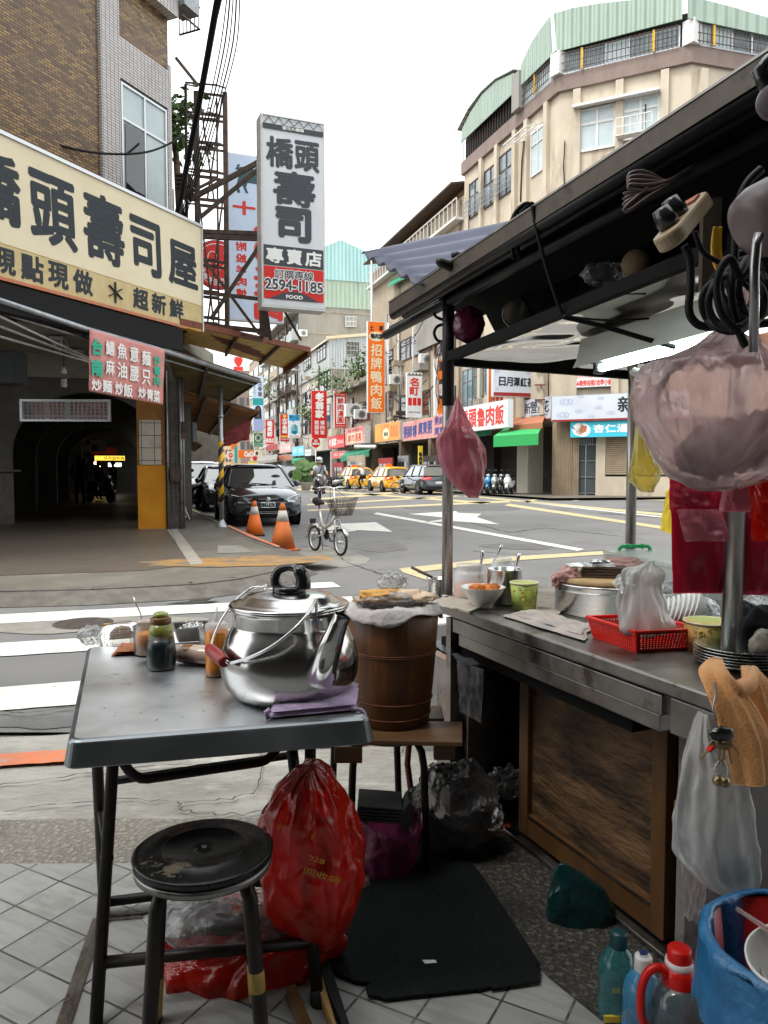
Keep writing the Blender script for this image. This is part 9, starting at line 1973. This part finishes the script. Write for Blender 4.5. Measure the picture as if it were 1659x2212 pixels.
mb=MB();mb.box((c.x-.045,c.y-.040,c.z+.125),(c.x-.005,c.y-.046,c.z+.14));put(mb,'大瓶 900ml',c+V((-.03,-.0495,.2)),V((.05,0,0)),Z*.014,V((0,-1,0)),0,0,.001);mb.build('yellow_strip','letter_yellow',t)
t,c=bottle('pale blue bottle with a white cap marked with a blue letter',1390,2064,1.72,.046,.30,'pet_blue',0,'white_plastic')
mb=MB();put(mb,'S',c+V((-.010,-.008,.3012)),V((.02,.002,0)),V((0,.016,0)),Z,.0008);mb.build('cap_letter','letter_blue',t)
c=D(1468,2048,1.66);c.z-=.30;t=thing('handled_jug','clear jug with red screw cap, white collar and red loop handle','jug',c)
mb=MB();mb.lathe([(0,0),(.062,0),(.066,.01),(.066,.16),(.055,.20),(.036,.225)],c,n=36);mb.build('jug_body','pet_clear',t)
mb=MB();mb.lathe([(.036,.215),(.038,.22),(.036,.25),(.028,.262)],c,n=30);P=[c+V((-.03,-.01,.245)),c+V((-.05,-.01,.262)),c+V((-.075,-.012,.25)),c+V((-.088,-.012,.21)),c+V((-.086,-.012,.15)),c+V((-.07,-.012,.12))];Q=[V(cat([tuple(p)for p in P],i/16))for i in range(17)];mb.tube(Q,.0095,n=12);mb.build('handle','plastic_red',t)
mb=MB();mb.lathe([(.029,.258),(.031,.262),(.030,.274)],c,n=30);mb.build('collar','white_plastic',t);mb=MB();mb.lathe([(.026,.272),(.027,.275),(.026,.298),(.024,.301),(0,.301)],c,n=30);mb.build('cap','plastic_red',t)
M('liner_blue',(.01,.10,.25),(.03,.19,.38),scale=6,rough=.3,coat=.2,bump=.8,bscale=16);M('bin_red',(.42,.015,.012),rough=.35)
bc_=V((.775,1.36,.03));bh_=.45;br_=.175
bn_=thing('rubbish_bin','red rubbish bin lined with a blue plastic bag at the bottom right corner','bin',bc_)
mb=MB();mb.lathe([(0,0),(br_*.82,0),(br_*.84,.01),(br_*.97,bh_),(br_*.95,bh_),(br_*.82,.02),(0,.02)],bc_,n=56);mb.build('bin_body','bin_red',bn_)
def liner(u,v):
 a=2*pi*u;w=noise.noise(V((cos(a)*4,sin(a)*4,v*3)))
 if v<.35:f=v/.35;r=br_*.97+.014+.006*w+.012*(1-f);z=bh_-.13-.03*w+f*.13-.0
 elif v<.5:f=(v-.35)/.15;r=br_*.99+.014-.03*f+.004*w;z=bh_+.012*sin(f*pi)
 else:f=(v-.5)/.5;r=br_*.96-.03*f+.018*w;z=bh_-.35*f
 return bc_+V((cos(a)*r,sin(a)*r,z))
mb=MB();mb.grid(liner,140,40);mb.build('liner','liner_blue',bn_)
mb=MB();aa=R(238);o=bc_+V((cos(aa)*br_*.91,sin(aa)*br_*.91,.22));Ux=V((-sin(aa),cos(aa),0));nn_=V((cos(aa),sin(aa),0))
mb.obox(o-Ux*.055,Ux*.11,Z*.13,nn_*.004);lab_=mb.build('bin_label','letter_white',bn_)
mb=MB();put(mb,'三滿能三',o-Ux*.045+Z*.06+nn_*.005,Ux*.09,Z*.05,nn_,.001);put(mb,'回收專用桶',o-Ux*.045+Z*.02+nn_*.005,Ux*.07,Z*.018,nn_,0);mb.build('label_print','letter_blue',lab_)
for k,(dx,dy,dz,tl,lab)in enumerate([(-.045,-.05,.36,.5,'white plastic tub tilted inside the blue lined bin'),(-.0,-.02,.31,.7,'second white tub deeper in the blue lined bin')]):
 mb=MB();A=V((-.3,-.25,1)).normalized();o=bc_+V((dx,dy,dz));mb.lathe([(0,0),(.045,0),(.062,.13),(.066,.132),(.066,.138),(.062,.138),(.045,.006),(0,.006)],o,n=36,A=A);one(mb,'plastic_tub','white_plastic',lab,'tub')
mb=MB();mb.tube([D(1590,1962,1.36),D(1700,2035,1.30)],.0045,n=10);one(mb,'drinking_straw','film_blush','pink white drinking straw across the mouth of the blue bin','straw')
# HANGING BAGS
def hbag(name,lab,rows,Yd,film_,thick,folds=.04,seed=0,kf=7,dent=.12,nr=60,na=120,extra=None):
 t=thing(name,lab,'bag',D((rows[0][1]+rows[0][2])/2,rows[0][0],Yd));mb=MB();loft_px(mb,rows,Yd,thick=thick,folds=folds,seed=seed,nr=nr,na=na,kf=kf,dent=dent);mb.build('film',film_,t);return t
t=hbag('pink_bag','limp wrinkled pink carrier bag hanging from the left cart post',[(858,987,992),(880,979,999),(905,971,1008),(930,962,1018),(945,955,1036),(965,953,1046),(1000,957,1051),(1040,972,1050),(1062,995,1042),(1075,1012,1034)],2.92,'film_pink',lambda t:.01+.05*t*(1.1-t)*2,lambda t:.12*(1-t)+.03,4,5,.3)
mb=MB();loft_px(mb,[(925,968,1000),(960,975,1030),(1010,985,1040),(1055,1005,1035)],2.92,thick=.2,folds=.1,seed=14,nr=20,na=50,dent=.3);mb.build('inner_bag','film_crimson',t)
hbag('yellow_bag','small yellow carrier bag hanging beside the back cart post',[(922,1374,1392),(950,1370,1400),(985,1365,1412),(1015,1361,1425),(1035,1362,1424),(1050,1374,1414),(1062,1388,1410)],3.15,'film_yellow',lambda t:.03+.02*t,.05,9,5,.12)
mb=MB();cloth(mb,D(1425,1145,2.35),D(1462,1158,2.3),D(1466,1062,2.3),D(1440,1058,2.35),12,12,amp=.006,seed=7);one(mb,'yellow_sheet','sign_yellow','stiff yellow plastic sheet hanging left of the crimson bags','sheet')
YB_=1.62
t=hbag('large_bag','large blush pink translucent bag of striped foil bowls hanging in front of the tube light',[(712,1548,1562),(728,1530,1580),(752,1496,1622),(775,1440,1668),(792,1396,1690),(830,1372,1706),(870,1369,1712),(920,1385,1712),(970,1408,1706),(1005,1430,1690),(1030,1455,1655),(1050,1490,1612),(1060,1515,1575)],YB_,'film_blush',lambda t:.02+.12*sin(pi*min(1,t*1.05))**.6,lambda t:.07*(1-t)**2+.006,5,9,.05,100,190)
M('foil_bowl',(.03,.015,.02),(.05,.03,.035),scale=5,rough=.5);M('foil_bowl_light',(.22,.21,.22),rough=.5)
mb=MB();a,b=D(1468,972,YB_-.022),D(1740,902,YB_-.022);ax=(b-a);n=9
for k in range(n):
 o=a+ax*(k/n);mb.lathe([(.0,.0),(.026,.0),(.058,.055),(.061,.058),(.056,.056)],o-Z*.02,n=40,A=ax,mi=k%2)
mb.build('bowls',['foil_bowl','foil_bowl_light'],t)
mb=MB();loft_px(mb,[(600,1612,1640),(660,1608,1660),(720,1622,1670),(770,1640,1690),(800,1650,1680)],1.45,thick=.3,folds=.12,seed=44,nr=26,na=60,kf=7,dent=.12);one(mb,'twisted_bag','film_blush','twisted translucent bag neck tied beside the cable coil','bag')
def sheets(name,lab,x0,x1,y0,y1,Yd,n,film_,lean=0,seed=0):
 rnd=random.Random(seed);t=thing(name,lab,'bag',D(x0,y0,Yd),'bundles of red plastic bags')
 mb=MB()
 for k in range(n):
  dx,dy=rnd.uniform(-5,5),rnd.uniform(-6,6);d=Yd+.006*k
  cloth(mb,D(x0+dx+lean,y1+dy,d),D(x1+dx+lean,y1+dy,d),D(x1+dx,y0,d),D(x0+dx,y0,d),20,24,amp=.006,fs=3.2,seed=seed+k,crease=.25)
 mb.build('sheets',film_,t);return t
sheets('bag_bundle','long crimson bundle of flat plastic bags hanging left of the right cart post',1452,1562,1050,1278,1.93,6,'film_crimson',6,3)
sheets('bag_bundle','short folded crimson bag bundle just below the big blush bag',1450,1545,1030,1105,1.86,5,'film_crimson',0,13)
sheets('bag_bundle','crimson bag bundle right of the post, partly behind it',1600,1700,1050,1280,1.90,6,'film_crimson',0,23)
sheets('bag_bundle','pink fanned bag bundle hanging over the right cart post',1570,1665,985,1100,1.72,6,'film_pink',-18,33)
sheets('bag_bundle','vivid red bag bundle at the far right edge',1625,1720,1030,1165,1.66,5,'film_red',4,43)
sheets('bag_bundle','pleated pinkish bag bundle sagging in the middle of the crimson ones',1462,1555,1100,1165,1.84,5,'film_pink',18,53)
# ORANGE TOWEL, WHITE BAG, KEYS at the right post
ot=thing('orange_towel','orange terry towel tied around the right cart post and hanging down','towel',pn+Z*WZ)
def rope_cloth(mb,pts,ws,seed,n=64,amp=.004,flat=.42):
 """hanging gathered cloth: pts centreline, ws half widths"""
 N=46;P=[V(cat([tuple(p)for p in pts],i/N))for i in range(N+1)];Wd=[cat([(w,)for w in ws],i/N)[0]for i in range(N+1)]
 vs=[]
 for i,p in enumerate(P):
  for k in range(n):
   a=2*pi*k/n;r=Wd[i]*(1+.16*sin(5*a+i*.04+seed)+.12*abs(sin(4.5*a-i*.03+seed*2)));q=V((cos(a)*r,sin(a)*r*flat,0));vs.append(p+q+noise.noise_vector(p*14+V((seed,0,0)))*amp)
 mb.add(vs,[((i+1)*n+k,i*n+k,i*n+(k+1)%n,(i+1)*n+(k+1)%n)for i in range(N)for k in range(n)],0,True);k0=len(mb.v)-len(vs);mb.f.append([k0+k for k in range(n)]);mb.m.append(0);mb.sm.append(True);mb.f.append([k0+N*n+k for k in range(n)][::-1]);mb.m.append(0);mb.sm.append(True)
YP=1.62
mb=MB();rope_cloth(mb,[D(1545,1422,1.72),D(1540,1450,1.66),D(1560,1490,1.63),D(1588,1540,1.62),D(1610,1600,1.62),D(1622,1650,1.62),D(1624,1690,1.62)],[.012,.026,.034,.042,.046,.043,.040],1,80);mb.build('front_end','towel_orange',ot)
mb=MB();rope_cloth(mb,[D(1612,1440,1.75),D(1630,1470,1.7),D(1650,1530,1.68),D(1668,1600,1.68),D(1672,1670,1.68)],[.012,.024,.030,.034,.032],3,72);mb.build('back_end','towel_orange',ot)
mb=MB();mb.tube([D(1540,1440,1.70),D(1560,1472,1.64),D(1590,1492,1.63),D(1618,1478,1.66),D(1628,1448,1.72)],[.012,.019,.021,.018,.012],n=16);mb.build('knot','towel_orange',ot)
t=hbag('white_carrier_bag','white carrier bag hanging from the counter corner below the keys',[(1540,1512,1526),(1580,1500,1535),(1610,1490,1560),(1650,1478,1600),(1700,1466,1615),(1760,1455,1628),(1820,1455,1640),(1870,1475,1640),(1905,1510,1632),(1930,1560,1622),(1938,1580,1610)],1.66,'film_white',lambda t:.015+.045*sin(pi*min(1,t*1.03))**.7,lambda t:.16*(1-t)+.04,12,5,.14,80,150)
mb=MB();blob(mb,D(1600,1880,1.66),.028,n=26,amp=.3,seed=3,sq=(1.2,.7,.9));mb.build('contents','sign_teal',t)
mb=MB();cloth(mb,D(1478,1985,1.8),D(1520,2000,1.8),D(1530,1860,1.78),D(1470,1850,1.78),12,12,amp=.01,seed=31,edge=.08);one(mb,'torn_bag','film_white','torn strip of white plastic hanging beside the blue bin','bag')
ky=thing('key_bunch','bunch of keys with black fob, red key and two small bells on a metal ring','keys',D(1560,1600,1.56))
mb=MB();mb.tube([D(1542,1450,1.66),D(1545,1500,1.6),D(1540,1530,1.58),D(1548,1558,1.57)],.0025,n=6);mb.build('wire_hook','grey_metal',ky)
mb=MB();cc=D(1557,1668,1.55);mb.tube([cc+V((.016*cos(a),.004*cos(a),.024*sin(a)))for a in[i*pi/12 for i in range(24)]],.0014,n=6,closed=True);mb.build('ring','chrome',ky)
mb=MB();blob(mb,D(1558,1585,1.55),.019,n=24,amp=.2,seed=5,sq=(1.3,.5,.8));mb.build('fob','bakelite',ky)
for(x0,y0,x1,y1,mt)in((1575,1600,1596,1628,'brass'),(1540,1610,1512,1640,'brass'),(1556,1610,1553,1650,'brass'),(1566,1612,1560,1655,'brass'),(1572,1610,1580,1650,'brass')):
 if 'brass' not in MATS:M('brass',(.35,.27,.14),(.25,.2,.12),scale=30,rough=.35,metal=.9)
 mb=MB();a,b=D(x0,y0,1.55),D(x1,y1,1.55);mb.bar(a,b,.007,.002);mb.ball(a,.009,10,sc3=(1,.3,1));mb.build('key',mt,ky)
mb=MB();a,b=D(1540,1610,1.548),D(1530,1622,1.548);mb.bar(a,b,.016,.005);mb.build('red_key_head','plastic_red',ky)
mb=MB();mb.ball(D(1551,1686,1.55),.0115,16);mb.build('bell','brass',ky);mb=MB();mb.ball(D(1565,1689,1.55),.0115,16);mb.build('bell','brass',ky)
